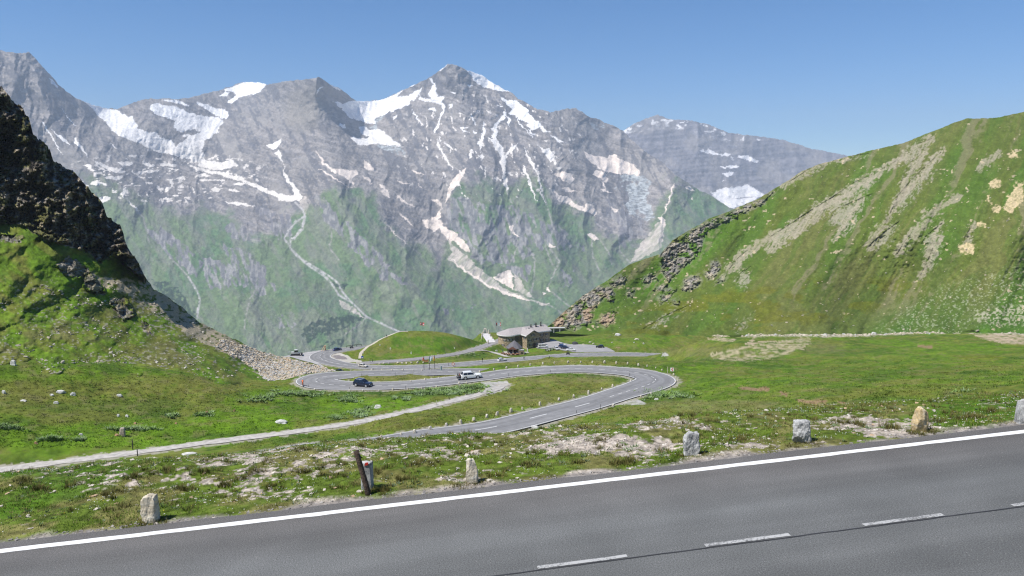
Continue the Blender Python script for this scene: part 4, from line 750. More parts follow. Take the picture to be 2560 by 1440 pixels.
massif, massif_at = slope('mountain', M_CREST, M_SEAM, M_CTL, -340, 1960, 1.7, 500, massif_relief, paint_massif, mount_mat, below=60, seam_from_basin=False, back=(10, 160, .5), crest_noise=2.4)

K_CREST = [(1480, 390), (1557, 329), (1580, 312), (1618, 296), (1644, 286), (1671, 296), (1700, 299), (1749, 305), (1822, 330), (1861, 338), (1963, 349), (2016, 369), (2079, 381), (2118, 389), (2220, 420), (2400, 450)]
K_SEAM = [(1480, 560), (2400, 600)]
K_CTL = [(1480, 390, 8300), (1644, 286, 8600), (1822, 330, 8600), (2016, 369, 8800), (2400, 450, 8800), (1480, 560, 7400), (1800, 560, 7300), (2100, 560, 7500), (2400, 600, 7600), (1850, 430, 8150)]
K_SNOW = [z6(l) for l in ([(795, 240), (850, 233), (900, 258), (960, 255), (965, 265), (910, 266), (840, 255)], [(990, 270), (1050, 265), (1110, 298), (1060, 295)], [(900, 320), (1000, 317), (1000, 327), (920, 328)], [(920, 360), (960, 345), (985, 355), (940, 375)], [(855, 460), (920, 430), (1000, 425), (1050, 415), (1140, 470), (1090, 490), (1000, 530), (960, 540), (900, 500)], [(685, 110), (715, 115), (700, 135)], [(480, 115), (520, 110), (500, 122)], [(1090, 175), (1120, 185), (1100, 188)], [(960, 275), (985, 275), (970, 290)], [(910, 390), (935, 388), (915, 398)])]
def back_relief(U, V, D):
    return -90 * ridged(U / 120, V / 160, 3, 2) - 20 * ridged(U / 34, V / 70, 3, 4) + 10 * fbm((U - V) / 60, V / 8, 3, 1) + 8 * fbm(U / 9, V / 9, 3, 5) + 70
def paint_back(u, v, x, y, z):
    n2 = fbm((u - 1.4 * v) / 90, (v + .1 * u) / 5, 4, 4); n3 = fbm(u / 7, v / 6, 3, 6); n1 = fbm(u / 60, v / 40, 3, 1)
    c = np.broadcast_to(np.array((.22, .21, .225), np.float32), u.shape + (3,)).copy()
    c = lerp3(c, (.14, .14, .16), .8 * ss(.0, .4, n2)); c = lerp3(c, (.27, .25, .24), .7 * ss(.0, .4, n1)); c = c * (1 + .25 * n3)[..., None]
    m = polymask(u, v, K_SNOW, (5 * n3, 3 * n3)); c = lerp3(c, (.85, .82, .80), m * ss(-.6, -.2, n2 + .3))
    c = lerp3(c, (.8, .78, .76), ss(.44, .5, fbm(u / 12, v / 7, 4, 3)) * (1 - ss(0, 40, v - np.interp(u, [k[0] for k in K_CREST], [k[1] for k in K_CREST]))) * (u < 1860))
    return np.clip(c, .01, .92)
print('back mountain')
slope('mountain', K_CREST, K_SEAM, K_CTL, 1480, 2400, 2.4, 120, back_relief, paint_back, mount_mat, below=60, seam_from_basin=False, back=(8, 200, .5), crest_noise=2.0)

# ================================================================== HAZE
def haze_box(x0, x1, y0, y1, z0, z1, density, color):
    v = [(x, y, z) for z in (z0, z1) for y in (y0, y1) for x in (x0, x1)]
    f = [(0, 2, 3, 1), (4, 5, 7, 6), (0, 1, 5, 4), (2, 6, 7, 3), (0, 4, 6, 2), (1, 3, 7, 5)]
    me = bpy.data.meshes.new('haze'); me.from_pydata(v, [], f); me.update()
    m = bpy.data.materials.new('haze_air'); m.use_nodes = True
    nt = m.node_tree; nt.nodes.clear()
    out = nt.nodes.new('ShaderNodeOutputMaterial'); pv = nt.nodes.new('ShaderNodeVolumePrincipled')
    pv.inputs['Density'].default_value = density; pv.inputs['Color'].default_value = (*color, 1); pv.inputs['Anisotropy'].default_value = 0.0
    nt.links.new(pv.outputs[0], out.inputs['Volume'])
    me.materials.append(m)
    o = link(bpy.data.objects.new('haze', me)); o['kind'] = 'stuff'; o['label'] = 'thin blue air haze between the viewer and the far mountains'
    return o
haze_box(-9000, 9000, -1200, 11000, -2200, 1080, 8.0e-5, (.68, .80, .96))
# ================================================================== ROADS
def asphalt(name, base, speck, tint, streak=(1, 0), line_scale=1.0, rough=.85):
    m = bpy.data.materials.new(name); m.use_nodes = True
    nt = m.node_tree; b = nt.nodes['Principled BSDF']; L = nt.links.new
    b.inputs['Roughness'].default_value = rough; b.inputs['Specular IOR Level'].default_value = .25
    at_ = nt.nodes.new('ShaderNodeAttribute'); at_.attribute_name = 'lane'       # x across (m), y along (m)
    mp = nt.nodes.new('ShaderNodeMapping'); mp.inputs['Scale'].default_value = (.9 * line_scale, .05 * line_scale, 1)
    L(at_.outputs['Vector'], mp.inputs['Vector'])
    n1 = nt.nodes.new('ShaderNodeTexNoise'); n1.inputs['Scale'].default_value = 1.0; n1.inputs['Detail'].default_value = 3; L(mp.outputs[0], n1.inputs['Vector'])
    n2 = nt.nodes.new('ShaderNodeTexNoise'); n2.inputs['Scale'].default_value = 46; n2.inputs['Detail'].default_value = 3; n2.inputs['Roughness'].default_value = .8; L(at_.outputs['Vector'], n2.inputs['Vector'])
    n3 = nt.nodes.new('ShaderNodeTexNoise'); n3.inputs['Scale'].default_value = .8; n3.inputs['Detail'].default_value = 5; L(at_.outputs['Vector'], n3.inputs['Vector'])
    v = nt.nodes.new('ShaderNodeTexVoronoi'); v.inputs['Scale'].default_value = 24; L(at_.outputs['Vector'], v.inputs['Vector'])
    r1 = nt.nodes.new('ShaderNodeValToRGB'); r1.color_ramp.elements[0].position = .38; r1.color_ramp.elements[1].position = .62
    r1.color_ramp.elements[0].color = (*[c * .82 for c in base], 1); r1.color_ramp.elements[1].color = (*[c * 1.12 for c in base], 1); L(n1.outputs['Fac'], r1.inputs[0])
    r2 = nt.nodes.new('ShaderNodeMapRange'); r2.inputs['From Min'].default_value = .3; r2.inputs['From Max'].default_value = .7; r2.inputs['To Min'].default_value = 1 - speck; r2.inputs['To Max'].default_value = 1 + speck; L(n2.outputs['Fac'], r2.inputs['Value'])
    r3 = nt.nodes.new('ShaderNodeMapRange'); r3.inputs['From Min'].default_value = .3; r3.inputs['From Max'].default_value = .7; r3.inputs['To Min'].default_value = .9; r3.inputs['To Max'].default_value = 1.1; L(n3.outputs['Fac'], r3.inputs['Value'])
    mm = nt.nodes.new('ShaderNodeMath'); mm.operation = 'MULTIPLY'; L(r2.outputs[0], mm.inputs[0]); L(r3.outputs[0], mm.inputs[1])
    sc = nt.nodes.new('ShaderNodeVectorMath'); sc.operation = 'SCALE'; L(r1.outputs[0], sc.inputs[0]); L(mm.outputs[0], sc.inputs['Scale'])
    # pale grit stones
    g = nt.nodes.new('ShaderNodeMath'); g.operation = 'LESS_THAN'; g.inputs[1].default_value = .16; L(v.outputs['Distance'], g.inputs[0])
    hs = nt.nodes.new('ShaderNodeSeparateColor'); L(v.outputs['Color'], hs.inputs[0])
    g2 = nt.nodes.new('ShaderNodeMath'); g2.operation = 'GREATER_THAN'; g2.inputs[1].default_value = .86; L(hs.outputs[0], g2.inputs[0])
    g3 = nt.nodes.new('ShaderNodeMath'); g3.operation = 'MULTIPLY'; L(g.outputs[0], g3.inputs[0]); L(g2.outputs[0], g3.inputs[1])
    g4 = nt.nodes.new('ShaderNodeMath'); g4.operation = 'MULTIPLY'; g4.inputs[1].default_value = .45 if speck > .2 else 0.0; L(g3.outputs[0], g4.inputs[0])
    mx = nt.nodes.new('ShaderNodeMix'); mx.data_type = 'RGBA'; L(g4.outputs[0], mx.inputs['Factor']); L(sc.outputs[0], mx.inputs['A']); mx.inputs['B'].default_value = (.42, .40, .37, 1)
    # brownish dust towards the edge
    ed = nt.nodes.new('ShaderNodeSeparateXYZ'); L(at_.outputs['Vector'], ed.inputs[0])
    er = nt.nodes.new('ShaderNodeMapRange'); er.inputs['From Min'].default_value = -1.7; er.inputs['From Max'].default_value = -.1; er.inputs['To Min'].default_value = 0; er.inputs['To Max'].default_value = tint; L(ed.outputs[0], er.inputs['Value'])
    m2 = nt.nodes.new('ShaderNodeMix'); m2.data_type = 'RGBA'; m2.blend_type = 'MULTIPLY'; L(er.outputs[0], m2.inputs['Factor']); L(mx.outputs['Result'], m2.inputs['A']); m2.inputs['B'].default_value = (.95, .80, .74, 1)
    L(m2.outputs['Result'], b.inputs['Base Color'])
    bp = nt.nodes.new('ShaderNodeBump'); bp.inputs['Strength'].default_value = .12; bp.inputs['Distance'].default_value = .01; L(n2.outputs['Fac'], bp.inputs['Height']); L(bp.outputs[0], b.inputs['Normal'])
    return m
def paint_mat(name, col=(.8, .8, .79), wear=.0):
    m = bpy.data.materials.new(name); m.use_nodes = True
    nt = m.node_tree; b = nt.nodes['Principled BSDF']; L = nt.links.new
    b.inputs['Roughness'].default_value = .7
    tc = nt.nodes.new('ShaderNodeNewGeometry')
    n = nt.nodes.new('ShaderNodeTexNoise'); n.inputs['Scale'].default_value = 26; n.inputs['Detail'].default_value = 6; n.inputs['Roughness'].default_value = .75; L(tc.outputs['Position'], n.inputs['Vector'])
    n2 = nt.nodes.new('ShaderNodeTexNoise'); n2.inputs['Scale'].default_value = 2.2; n2.inputs['Detail'].default_value = 4; L(tc.outputs['Position'], n2.inputs['Vector'])
    ad = nt.nodes.new('ShaderNodeMath'); ad.operation = 'MULTIPLY_ADD'; ad.inputs[1].default_value = .5; L(n2.outputs['Fac'], ad.inputs[0]); L(n.outputs['Fac'], ad.inputs[2])
    r = nt.nodes.new('ShaderNodeValToRGB'); r.color_ramp.elements[0].position = .52 + .16 * wear; r.color_ramp.elements[1].position = .57 + .2 * wear
    r.color_ramp.elements[0].color = (*[c * (.35 + .25 * (1 - wear)) for c in col], 1); r.color_ramp.elements[1].color = (*col, 1)
    L(ad.outputs[0], r.inputs[0]); L(r.outputs[0], b.inputs['Base Color'])
    return m
def strip(name, pts, side, w0, w1, material, dz=0.0, lanes=True, n=7, s0=0.0, kind='structure', parent=None, wob=0.0):
    """ribbon along 3-D points between the offsets w0 and w1 (arrays or numbers) along the unit side vectors"""
    w0 = np.broadcast_to(np.asarray(w0, float), len(pts)); w1 = np.broadcast_to(np.asarray(w1, float), len(pts))
    t = np.linspace(0, 1, n)
    wv = w0[:, None] * (1 - t) + w1[:, None] * t
    if wob: wv[:, 0] += wob * fbm(np.arange(len(pts)) * .37, np.zeros(len(pts)), 3, 1); wv[:, -1] += wob * fbm(np.arange(len(pts)) * .41, np.ones(len(pts)) * 5, 3, 2)
    x = pts[:, None, 0] + side[:, None, 0] * wv; y = pts[:, None, 1] + side[:, None, 1] * wv; z = np.broadcast_to(pts[:, None, 2] + dz, x.shape)
    o = np_mesh(name, np.c_[x.ravel(), y.ravel(), z.ravel()], gridfaces(len(pts), n), material, smooth=True, kind=kind, parent=parent)
    if lanes:
        dd = np.r_[0, np.cumsum(np.linalg.norm(np.diff(pts[:, :2], axis=0), axis=1))] + s0
        a = o.data.attributes.new('lane', 'FLOAT_VECTOR', 'POINT')
        a.data.foreach_set('vector', np.c_[wv.ravel(), np.repeat(dd, n), np.zeros(wv.size)].astype(np.float32).ravel())
    return o
def sides(pts):
    g = np.gradient(pts[:, :2], axis=0); g /= np.linalg.norm(g, axis=1)[:, None] + 1e-9
    return np.c_[-g[:, 1], g[:, 0]]          # to the left of travel
ROAD1 = asphalt('near_asphalt', (.120, .123, .121), .6, .45)
ROAD2 = asphalt('far_asphalt', (.215, .213, .213), .10, 0.0, line_scale=.8)
WHITE = paint_mat('road_paint', (.74, .74, .72), .16)
WORN = paint_mat('worn_road_paint', (.40, .40, .39), .9)
PALE = paint_mat('dusty_road_paint', (.60, .595, .57), .0)
TAR = mat('tar_joint', (.035, .035, .037), rough=.6, var=.3, scale=3)

# the road by the camera
sv = np.arange(-75, 90, .5)
npts = np.array([near_pt(s, 0.0) for s in sv]); nside = np.tile(RN, (len(sv), 1))
strip('road', npts, nside, -7.05, .34, ROAD1, n=23, wob=0.04)
fine = np.arange(-75, 90, .06)
fp = np.array([near_pt(s, 0.0) for s in fine]); fs = np.tile(RN, (len(fine), 1))
ed = np.zeros(len(fine)) + .010 * fbm(fine * 2.3, fine * 0, 3, 2)
strip('road_edge_line', fp, fs, -.085 + ed, .065 + .012 * fbm(fine * 1.1, fine * 0 + 4, 3, 5), WHITE, dz=.004, lanes=False, n=2)
def on_road(u, v):
    """(s, w) on the near road plane"""
    a, b = ray(u, v); a = float(a); b = float(b)
    # a*Y, Y, b*Y with z = road_z(s)
    k = a * RD[0] + RD[1]; c0 = -(RE @ RD)
    Y = (-5.5 + GRADE * c0) / (b - GRADE * k)
    return near_sw(np.array([a * Y]), np.array([Y]))
wcen = np.mean([on_road(u, v)[1][0] for u, v in ((1455, 1407), (1865, 1350), (2245, 1301))])
print('centre line offset', wcen, [round(float(on_road(u, v)[0][0]), 2) for u, v in ((1345, 1424), (1570, 1394), (1768, 1362), (1962, 1338), (2155, 1311), (2340, 1290), (2512, 1267))])
d0 = float(on_road(1345, 1424)[0][0]); d1 = float(on_road(1570, 1394)[0][0]); per = (float(on_road(2155, 1311)[0][0]) - d0) / 2
k = int((-70 - d0) / per)
strip('road_joint', fp, fs, wcen - .088 + ed * .8, wcen - .058 + ed * .8, TAR, dz=.004, lanes=False, n=2)
wv_, wf_ = [], []
while d0 + k * per < 80:
    a0 = d0 + k * per; ss_ = np.arange(a0, a0 + (d1 - d0), .05)
    p_ = np.array([near_pt(s, wcen, .008) for s in ss_])
    e1 = .043 + .008 * fbm(ss_ * 3, ss_ * 0, 3, 1); e2 = -.043 + .008 * fbm(ss_ * 3, ss_ * 0 + 3, 3, 3)
    base = sum(len(q) for q in wv_)
    wv_.append(np.concatenate([p_ + np.c_[RN[0] * e2, RN[1] * e2, e2 * 0], p_ + np.c_[RN[0] * e1, RN[1] * e1, e1 * 0]]))
    n_ = len(ss_); i_ = np.arange(n_ - 1)
    wf_.append(np.c_[i_, i_ + 1, i_ + n_ + 1, i_ + n_] + base); k += 1
np_mesh('road_centre_dashes', np.concatenate(wv_), np.concatenate(wf_), WORN, smooth=False, kind='structure')

def dashes(name, pts, on, off, w, material, dz, phase=0.0, off_w=0.0, a=0, b=None):
    b = b or len(pts); q = resample(pts[a:b], .25); sd = sides(q); V_, F_ = [], []
    n_on, n_tot = int(on / .25), int((on + off) / .25); i = int(phase / .25)
    while i + n_on < len(q):
        s_ = slice(i, i + n_on + 1); p_ = q[s_]; d_ = sd[s_]; base = sum(len(t) for t in V_); n_ = len(p_)
        V_.append(np.concatenate([np.c_[p_[:, :2] + d_ * (off_w - w), p_[:, 2] + dz], np.c_[p_[:, :2] + d_ * (off_w + w), p_[:, 2] + dz]]))
        j = np.arange(n_ - 1); F_.append(np.c_[j, j + 1, j + n_ + 1, j + n_] + base); i += n_tot
    return np_mesh(name, np.concatenate(V_), np.concatenate(F_), material, smooth=False, kind='structure')
sA = sides(A3); sB = sides(B3); sC = sides(C3); sP = sides(P3)
strip('road', A3, sA, -A_W, A_W, ROAD2, dz=.02, n=9)
strip('road_edge_line', A3, sA, A_W - .34, A_W - .14, PALE, dz=.03, lanes=False, n=2)
strip('road_edge_line', A3, sA, -A_W + .14, -A_W + .34, PALE, dz=.03, lanes=False, n=2)
uA, _ = proj(A3[:, 0], A3[:, 1], A3[:, 2]); iA = int(np.argmax(uA > 1515)); i0 = int(np.argmax(uA > 1199))
dashes('road_centre_dashes', A3, 4.6, 8.0, .085, WHITE, .03, i0 % 12.6, a=0, b=iA)
dashes('road_centre_dashes', A3, 1.6, 1.6, .085, PALE, .03, 0.5, a=iA)
strip('road', B3, sB, -B_W, B_W, ROAD2, dz=.03, n=9)
strip('road_edge_line', B3, sB, B_W - .40, B_W - .12, PALE, dz=.045, lanes=False, n=2)
strip('road_edge_line', B3, sB, -B_W + .12, -B_W + .40, PALE, dz=.045, lanes=False, n=2)
dashes('road_centre_dashes', B3, 2.6, 2.6, .12, PALE, .045)
strip('road', C3, sC, -2.6, 2.6, asphalt('lane_asphalt', (.26, .25, .25), .08, 0), dz=.045, n=7)
DUST = mat('pale_gravel', (.43, .405, .37), rough=.95, var=.22, scale=1.1, bump=.5, bscale=6)
strip('path', P3, sP, -1.05, 1.05, DUST, dz=.05, n=7, wob=.30, lanes=False)
strip('path', W3, sides(W3), -2.3, 2.3, mat('flagstone_paving', (.56, .54, .53), rough=.9, var=.2, scale=1.5), dz=.12, n=5, lanes=False)
K_CL = [(900, 897), (901, 888), (904, 881), (918, 868), (935, 856), (950, 847), (965, 839.5), (990, 832), (1020, 829)]
k3 = resample(catmull([tuple(at(u, v)) for u, v in K_CL]), 1.0); k3[:, 2] = Hg(k3[:, 0], k3[:, 1])
strip('path', k3, sides(k3), -.75, .75, mat('footpath_gravel', (.46, .42, .34), rough=.95, var=.2, scale=2), dz=.16, n=3, lanes=False)
T_CL = [(1172, 878), (1200, 876), (1230, 881), (1252, 887), (1272, 892)]
t3 = resample(catmull([tuple(at(u, v)) for u, v in T_CL]), 1.0); t3[:, 2] = Hg(t3[:, 0], t3[:, 1])
strip('path', t3, sides(t3), -1.0, 1.3, DUST, dz=.12, n=3, lanes=False)

from mathutils.geometry import delaunay_2d_cdt
def patch(name, px, material, dz, step=2.0):
    """a paved area: outline given on the ground, filled with a mesh that follows the ground"""
    q = [at(u, v) for u, v in px]
    b = resample(np.array([tuple(p) for p in q + [q[0]]]), step)[:-1]
    xs, ys = b[:, 0], b[:, 1]
    gx_, gy_ = np.meshgrid(np.arange(xs.min(), xs.max(), step), np.arange(ys.min(), ys.max(), step))
    gx_ = gx_.ravel(); gy_ = gy_.ravel()
    m = inpoly(gx_, gy_, [tuple(t[:2]) for t in b])
    pts = [Vector((p[0], p[1])) for p in b] + [Vector((x, y)) for x, y in zip(gx_[m], gy_[m])]
    v2, _, f2, *_ = delaunay_2d_cdt(pts, [(i, (i + 1) % len(b)) for i in range(len(b))], [], 1, 1e-4)
    vv = np.array([tuple(p) for p in v2]); z = Hg(vv[:, 0], vv[:, 1]) + dz
    o = np_mesh(name, np.c_[vv, z], np.array([f for f in f2 if len(f) == 3]), material, smooth=True, kind='structure')
    return o
PARK = mat('parking_asphalt', (.30, .295, .295), rough=.9, var=.12, scale=.25)
patch('car_park', [(1334, 866), (1345, 858), (1372, 851), (1384, 849), (1402, 856), (1424, 861), (1486, 863), (1513, 868), (1540, 880), (1480, 880.5), (1436, 881), (1404, 876), (1386, 869), (1362, 873), (1345, 872)], PARK, .14)
patch('gravel_yard', [(704, 891), (740, 881), (776, 874), (802, 874), (815, 876), (794, 884), (784, 892), (783, 900), (800, 910), (812, 919), (775, 906)], mat('yard_gravel', (.37, .36, .355), rough=.95, var=.15, scale=.4), .14)
# ================================================================== OBJECT HELPERS
class MB:
    def __init__(s): s.v = []; s.f = []
    def add(s, vs, fs):
        b = len(s.v); s.v += [tuple(v) for v in vs]; s.f += [tuple(i + b for i in f) for f in fs]; return s
    def box(s, c, d, rz=0.0, top=(1, 1), m=None):
        x, y, z = (q / 2 for q in d); cs, sn = math.cos(rz), math.sin(rz); vs = []
        for k, (sx, sy) in ((-1, (1, 1)), (1, top)):
            for a, b in ((-1, -1), (1, -1), (1, 1), (-1, 1)):
                px, py = a * x * sx, b * y * sy
                p = Vector((c[0] + px * cs - py * sn, c[1] + px * sn + py * cs, c[2] + k * z)); vs.append(m @ p if m else p)
        return s.add(vs, [(0, 3, 2, 1), (4, 5, 6, 7), (0, 1, 5, 4), (1, 2, 6, 5), (2, 3, 7, 6), (3, 0, 4, 7)])
    def tube(s, p0, p1, r0, r1=None, n=10, caps=True):
        r1 = r0 if r1 is None else r1; p0 = Vector(p0); p1 = Vector(p1); d = (p1 - p0).normalized()
        a = d.orthogonal().normalized(); b = d.cross(a); vs = []
        for p, r in ((p0, r0), (p1, r1)):
            for i in range(n):
                t = 2 * math.pi * i / n; vs.append(p + a * r * math.cos(t) + b * r * math.sin(t))
        fs = [(i, (i + 1) % n, n + (i + 1) % n, n + i) for i in range(n)]
        if caps: fs += [tuple(range(n - 1, -1, -1)), tuple(range(n, 2 * n))]
        return s.add(vs, fs)
    def lathe(s, prof, c=(0, 0, 0), axis='z', n=16):
        vs = []
        for r, h in prof:
            for i in range(n):
                t = 2 * math.pi * i / n; q = (r * math.cos(t), r * math.sin(t), h)
                if axis == 'y': q = (q[0], q[2], q[1])
                if axis == 'x': q = (q[2], q[0], q[1])
                vs.append((c[0] + q[0], c[1] + q[1], c[2] + q[2]))
        fs = [(k * n + i, k * n + (i + 1) % n, (k + 1) * n + (i + 1) % n, (k + 1) * n + i) for k in range(len(prof) - 1) for i in range(n)]
        fs += [tuple(range(n - 1, -1, -1)), tuple(range((len(prof) - 1) * n, len(prof) * n))]
        return s.add(vs, fs)
    def prism(s, pts, off):
        n = len(pts); o = Vector(off); vs = [Vector(p) for p in pts] + [Vector(p) + o for p in pts]
        return s.add(vs, [tuple(range(n - 1, -1, -1)), tuple(range(n, 2 * n))] + [(i, (i + 1) % n, n + (i + 1) % n, n + i) for i in range(n)])
    def loft(s, rings, closed=True, caps=True):
        n = len(rings[0]); vs = [p for r in rings for p in r]; m = n if closed else n - 1
        fs = [(k * n + i, k * n + (i + 1) % n, (k + 1) * n + (i + 1) % n, (k + 1) * n + i) for k in range(len(rings) - 1) for i in range(m)]
        if caps: fs += [tuple(range(n - 1, -1, -1)), tuple(range((len(rings) - 1) * n, len(rings) * n))]
        return s.add(vs, fs)
    def build(s, name, material, parent=None, smooth=False, bevel=0.0, loc=None):
        me = bpy.data.meshes.new(name); me.from_pydata(s.v, [], s.f)
        bm = bmesh.new(); bm.from_mesh(me); bmesh.ops.recalc_face_normals(bm, faces=bm.faces)
        if bevel: bmesh.ops.bevel(bm, geom=[e for e in bm.edges if len(e.link_faces) == 2 and e.calc_face_angle(0) > .5], offset=bevel, segments=2, affect='EDGES', profile=.6, clamp_overlap=True)
        bm.to_mesh(me); bm.free()
        if smooth:
            me.shade_smooth()
        me.materials.append(material)
        o = link(bpy.data.objects.new(name, me), parent)
        if loc is not None: o.location = loc
        return o
def tag(o, label, cat, group=None):
    o['label'] = label; o['category'] = cat
    if group: o['group'] = group
    return o
def thing(name, label, cat, loc=(0, 0, 0), rz=0.0, group=None):
    o = link(bpy.data.objects.new(name, None)); o.empty_display_size = .3; o.location = loc; o.rotation_euler = (0, 0, rz)
    return tag(o, label, cat, group)
def dup(root, label, loc, rz=0.0, group=None, sc=None):
    r = root.copy(); COL.objects.link(r); r.location = loc; r.rotation_euler = (0, 0, rz); r['label'] = label
    if group: r['group'] = group
    if sc: r.scale = (sc,) * 3 if not isinstance(sc, tuple) else sc
    for ch in list(root.children):
        c = ch.copy(); COL.objects.link(c); c.parent = r
        for g in list(ch.children):
            d = g.copy(); COL.objects.link(d); d.parent = c
    return r
ORD = ['first', 'second', 'third', 'fourth', 'fifth', 'sixth', 'seventh', 'eighth', 'ninth', 'tenth', 'eleventh', 'twelfth', 'thirteenth', 'fourteenth', 'fifteenth', 'sixteenth', 'seventeenth', 'eighteenth', 'nineteenth', 'twentieth']
def px_m(p):       # metres per picture pixel at a point
    return (p.y * CP - p.z * SP) / F
def heading(u0, v0, u1, v1):
    a = at(u0, v0); b = at(u1, v1); return math.atan2(b.y - a.y, b.x - a.x)

# ------------------------------------------------------------------ stones
def stone_mat(name, a, b, vein, sc=4.0, stretch=(1, 1, 2.5)):
    m = bpy.data.materials.new(name); m.use_nodes = True; nt = m.node_tree; L = nt.links.new; bs = nt.nodes['Principled BSDF']; bs.inputs['Roughness'].default_value = .9; bs.inputs['Specular IOR Level'].default_value = .2
    tc = nt.nodes.new('ShaderNodeTexCoord'); mp = nt.nodes.new('ShaderNodeMapping'); mp.inputs['Scale'].default_value = stretch; mp.inputs['Rotation'].default_value = (.4, .5, .3); L(tc.outputs['Object'], mp.inputs[0])
    n1 = nt.nodes.new('ShaderNodeTexNoise'); n1.inputs['Scale'].default_value = sc; n1.inputs['Detail'].default_value = 9; n1.inputs['Roughness'].default_value = .7; n1.inputs['Distortion'].default_value = .8; L(mp.outputs[0], n1.inputs['Vector'])
    r = nt.nodes.new('ShaderNodeValToRGB'); e = r.color_ramp.elements; e[0].position = .36; e[0].color = (*vein, 1); e[1].position = .62; e[1].color = (*a, 1); k = e.new(.47); k.color = (*b, 1)
    L(n1.outputs['Fac'], r.inputs[0])
    n2 = nt.nodes.new('ShaderNodeTexNoise'); n2.inputs['Scale'].default_value = 60; n2.inputs['Detail'].default_value = 4; L(tc.outputs['Object'], n2.inputs['Vector'])
    mr = nt.nodes.new('ShaderNodeMapRange'); mr.inputs['From Min'].default_value = .3; mr.inputs['From Max'].default_value = .7; mr.inputs['To Min'].default_value = .78; mr.inputs['To Max'].default_value = 1.15; L(n2.outputs['Fac'], mr.inputs[0])
    sv_ = nt.nodes.new('ShaderNodeVectorMath'); sv_.operation = 'SCALE'; L(r.outputs[0], sv_.inputs[0]); L(mr.outputs[0], sv_.inputs['Scale']); L(sv_.outputs[0], bs.inputs['Base Color'])
    bp = nt.nodes.new('ShaderNodeBump'); bp.inputs['Strength'].default_value = .7; bp.inputs['Distance'].default_value = .03; L(n1.outputs['Fac'], bp.inputs['Height']); L(bp.outputs[0], bs.inputs['Normal'])
    return m
def rock_mesh(name, dims, seed, material, cuts=10, taper=.8, boxy=.35, sub=4, rough=.03, lean=(0, 0), topcut=None):
    """a quarried block: a rounded box cut by random planes; base at z = 0"""
    r = random.Random(seed); bm = bmesh.new(); bmesh.ops.create_icosphere(bm, subdivisions=sub, radius=1.0)
    pl = []
    for i in range(cuts):
        n = Vector((r.gauss(0, 1), r.gauss(0, 1), r.gauss(0, .55))).normalized(); pl.append((n, r.uniform(.62, .90)))
    if topcut: pl.append((Vector(topcut[:3]).normalized(), topcut[3]))
    for v in bm.verts:
        p = v.co; k = max(abs(p.x), abs(p.y), abs(p.z)); q = p / k
        p = p.lerp(q, 1 - boxy)
        for n, d in pl:
            e = p.dot(n) - d * (1 + .55 * (1 - boxy) * .6)
            if e > 0: p = p - n * e
        h = (p.z + 1) / 2; t = 1 + (taper - 1) * h
        p = Vector((p.x * t, p.y * t, p.z))
        w = Vector((dims[0] / 2, dims[1] / 2, dims[2] / 2))
        from mathutils import noise as mn
        d = mn.fractal(Vector((p.x * 1.6 + seed, p.y * 1.6, p.z * 1.6)), .8, 2.1, 5) * rough
        v.co = Vector((p.x * w.x * (1 + d * 2) + lean[0] * h * dims[2], p.y * w.y * (1 + d * 2) + lean[1] * h * dims[2], (p.z + 1) * w.z * (1 + d * .6)))
    me = bpy.data.meshes.new(name); bm.to_mesh(me); bm.free(); me.materials.append(material)
    return me
CREAM = stone_mat('cream_limestone', (.68, .64, .55), (.54, .48, .37), (.34, .29, .22), 2.6)
OCHRE = stone_mat('ochre_limestone', (.68, .62, .50), (.52, .39, .20), (.44, .40, .33), 2.2, (1, 1, .8))
GRANITE = stone_mat('grey_granite', (.50, .50, .49), (.38, .38, .372), (.13, .13, .13), 3.6, (1.4, 1, 1.2))
PALE_S = stone_mat('pale_roadside_stone', (.66, .62, .54), (.54, .49, .41), (.36, .31, .25), 2.0)
WHITE_S = stone_mat('white_limestone', (.70, .69, .66), (.58, .57, .55), (.36, .35, .33), 1.4)
RUST_S = stone_mat('rusty_stone', (.46, .33, .22), (.36, .22, .12), (.20, .13, .08), 1.6)
def single(name, me, label, cat, loc, rz=0.0, group=None):
    o = link(bpy.data.objects.new(name, me)); o.location = loc; o.rotation_euler = (0, 0, rz); return tag(o, label, cat, group)

# ------------------------------------------------------------------ by the camera: guard stones and a leaning post
NEAR = [  # u, v base, px wide, px high, depth ratio, material, seed, extras, label
    (369, 1309, 46, 72, .8, CREAM, 3, dict(cuts=7, taper=.80, topcut=(-.25, -.2, 1, .80)), 'cream layered guard stone beside the road edge line, nearest the lower left'),
    (917, 1224, 30, 72, .7, GRANITE, 5, dict(cuts=3, taper=.97, boxy=.2, rough=.02), 'speckled grey guard stone with a red mark behind the leaning wooden post'),
    (1178, 1211, 40, 64, .8, CREAM, 12, dict(cuts=9, taper=.62, topcut=(.5, -.1, 1, .72)), 'cream guard stone with a broken slanting top standing in a gravel patch'),
    (1729, 1139, 38, 58, .8, GRANITE, 21, dict(cuts=4, taper=.92, boxy=.2), 'squared light grey granite guard stone with a white vein on its flat top'),
    (2008, 1108, 44, 56, .8, GRANITE, 33, dict(cuts=6, taper=.84, topcut=(-.2, 0, 1, .85)), 'cracked blue grey granite guard stone between the squared and the ochre one'),
    (2311, 1082, 46, 66, .7, OCHRE, 41, dict(cuts=8, taper=.66, lean=(-.10, 0), topcut=(.45, 0, 1, .74)), 'ochre and cream guard stone leaning beside a grass tuft'),
    (2562, 1060, 30, 62, .8, GRANITE, 52, dict(cuts=5, taper=.85), 'grey guard stone cut off by the right picture edge')]
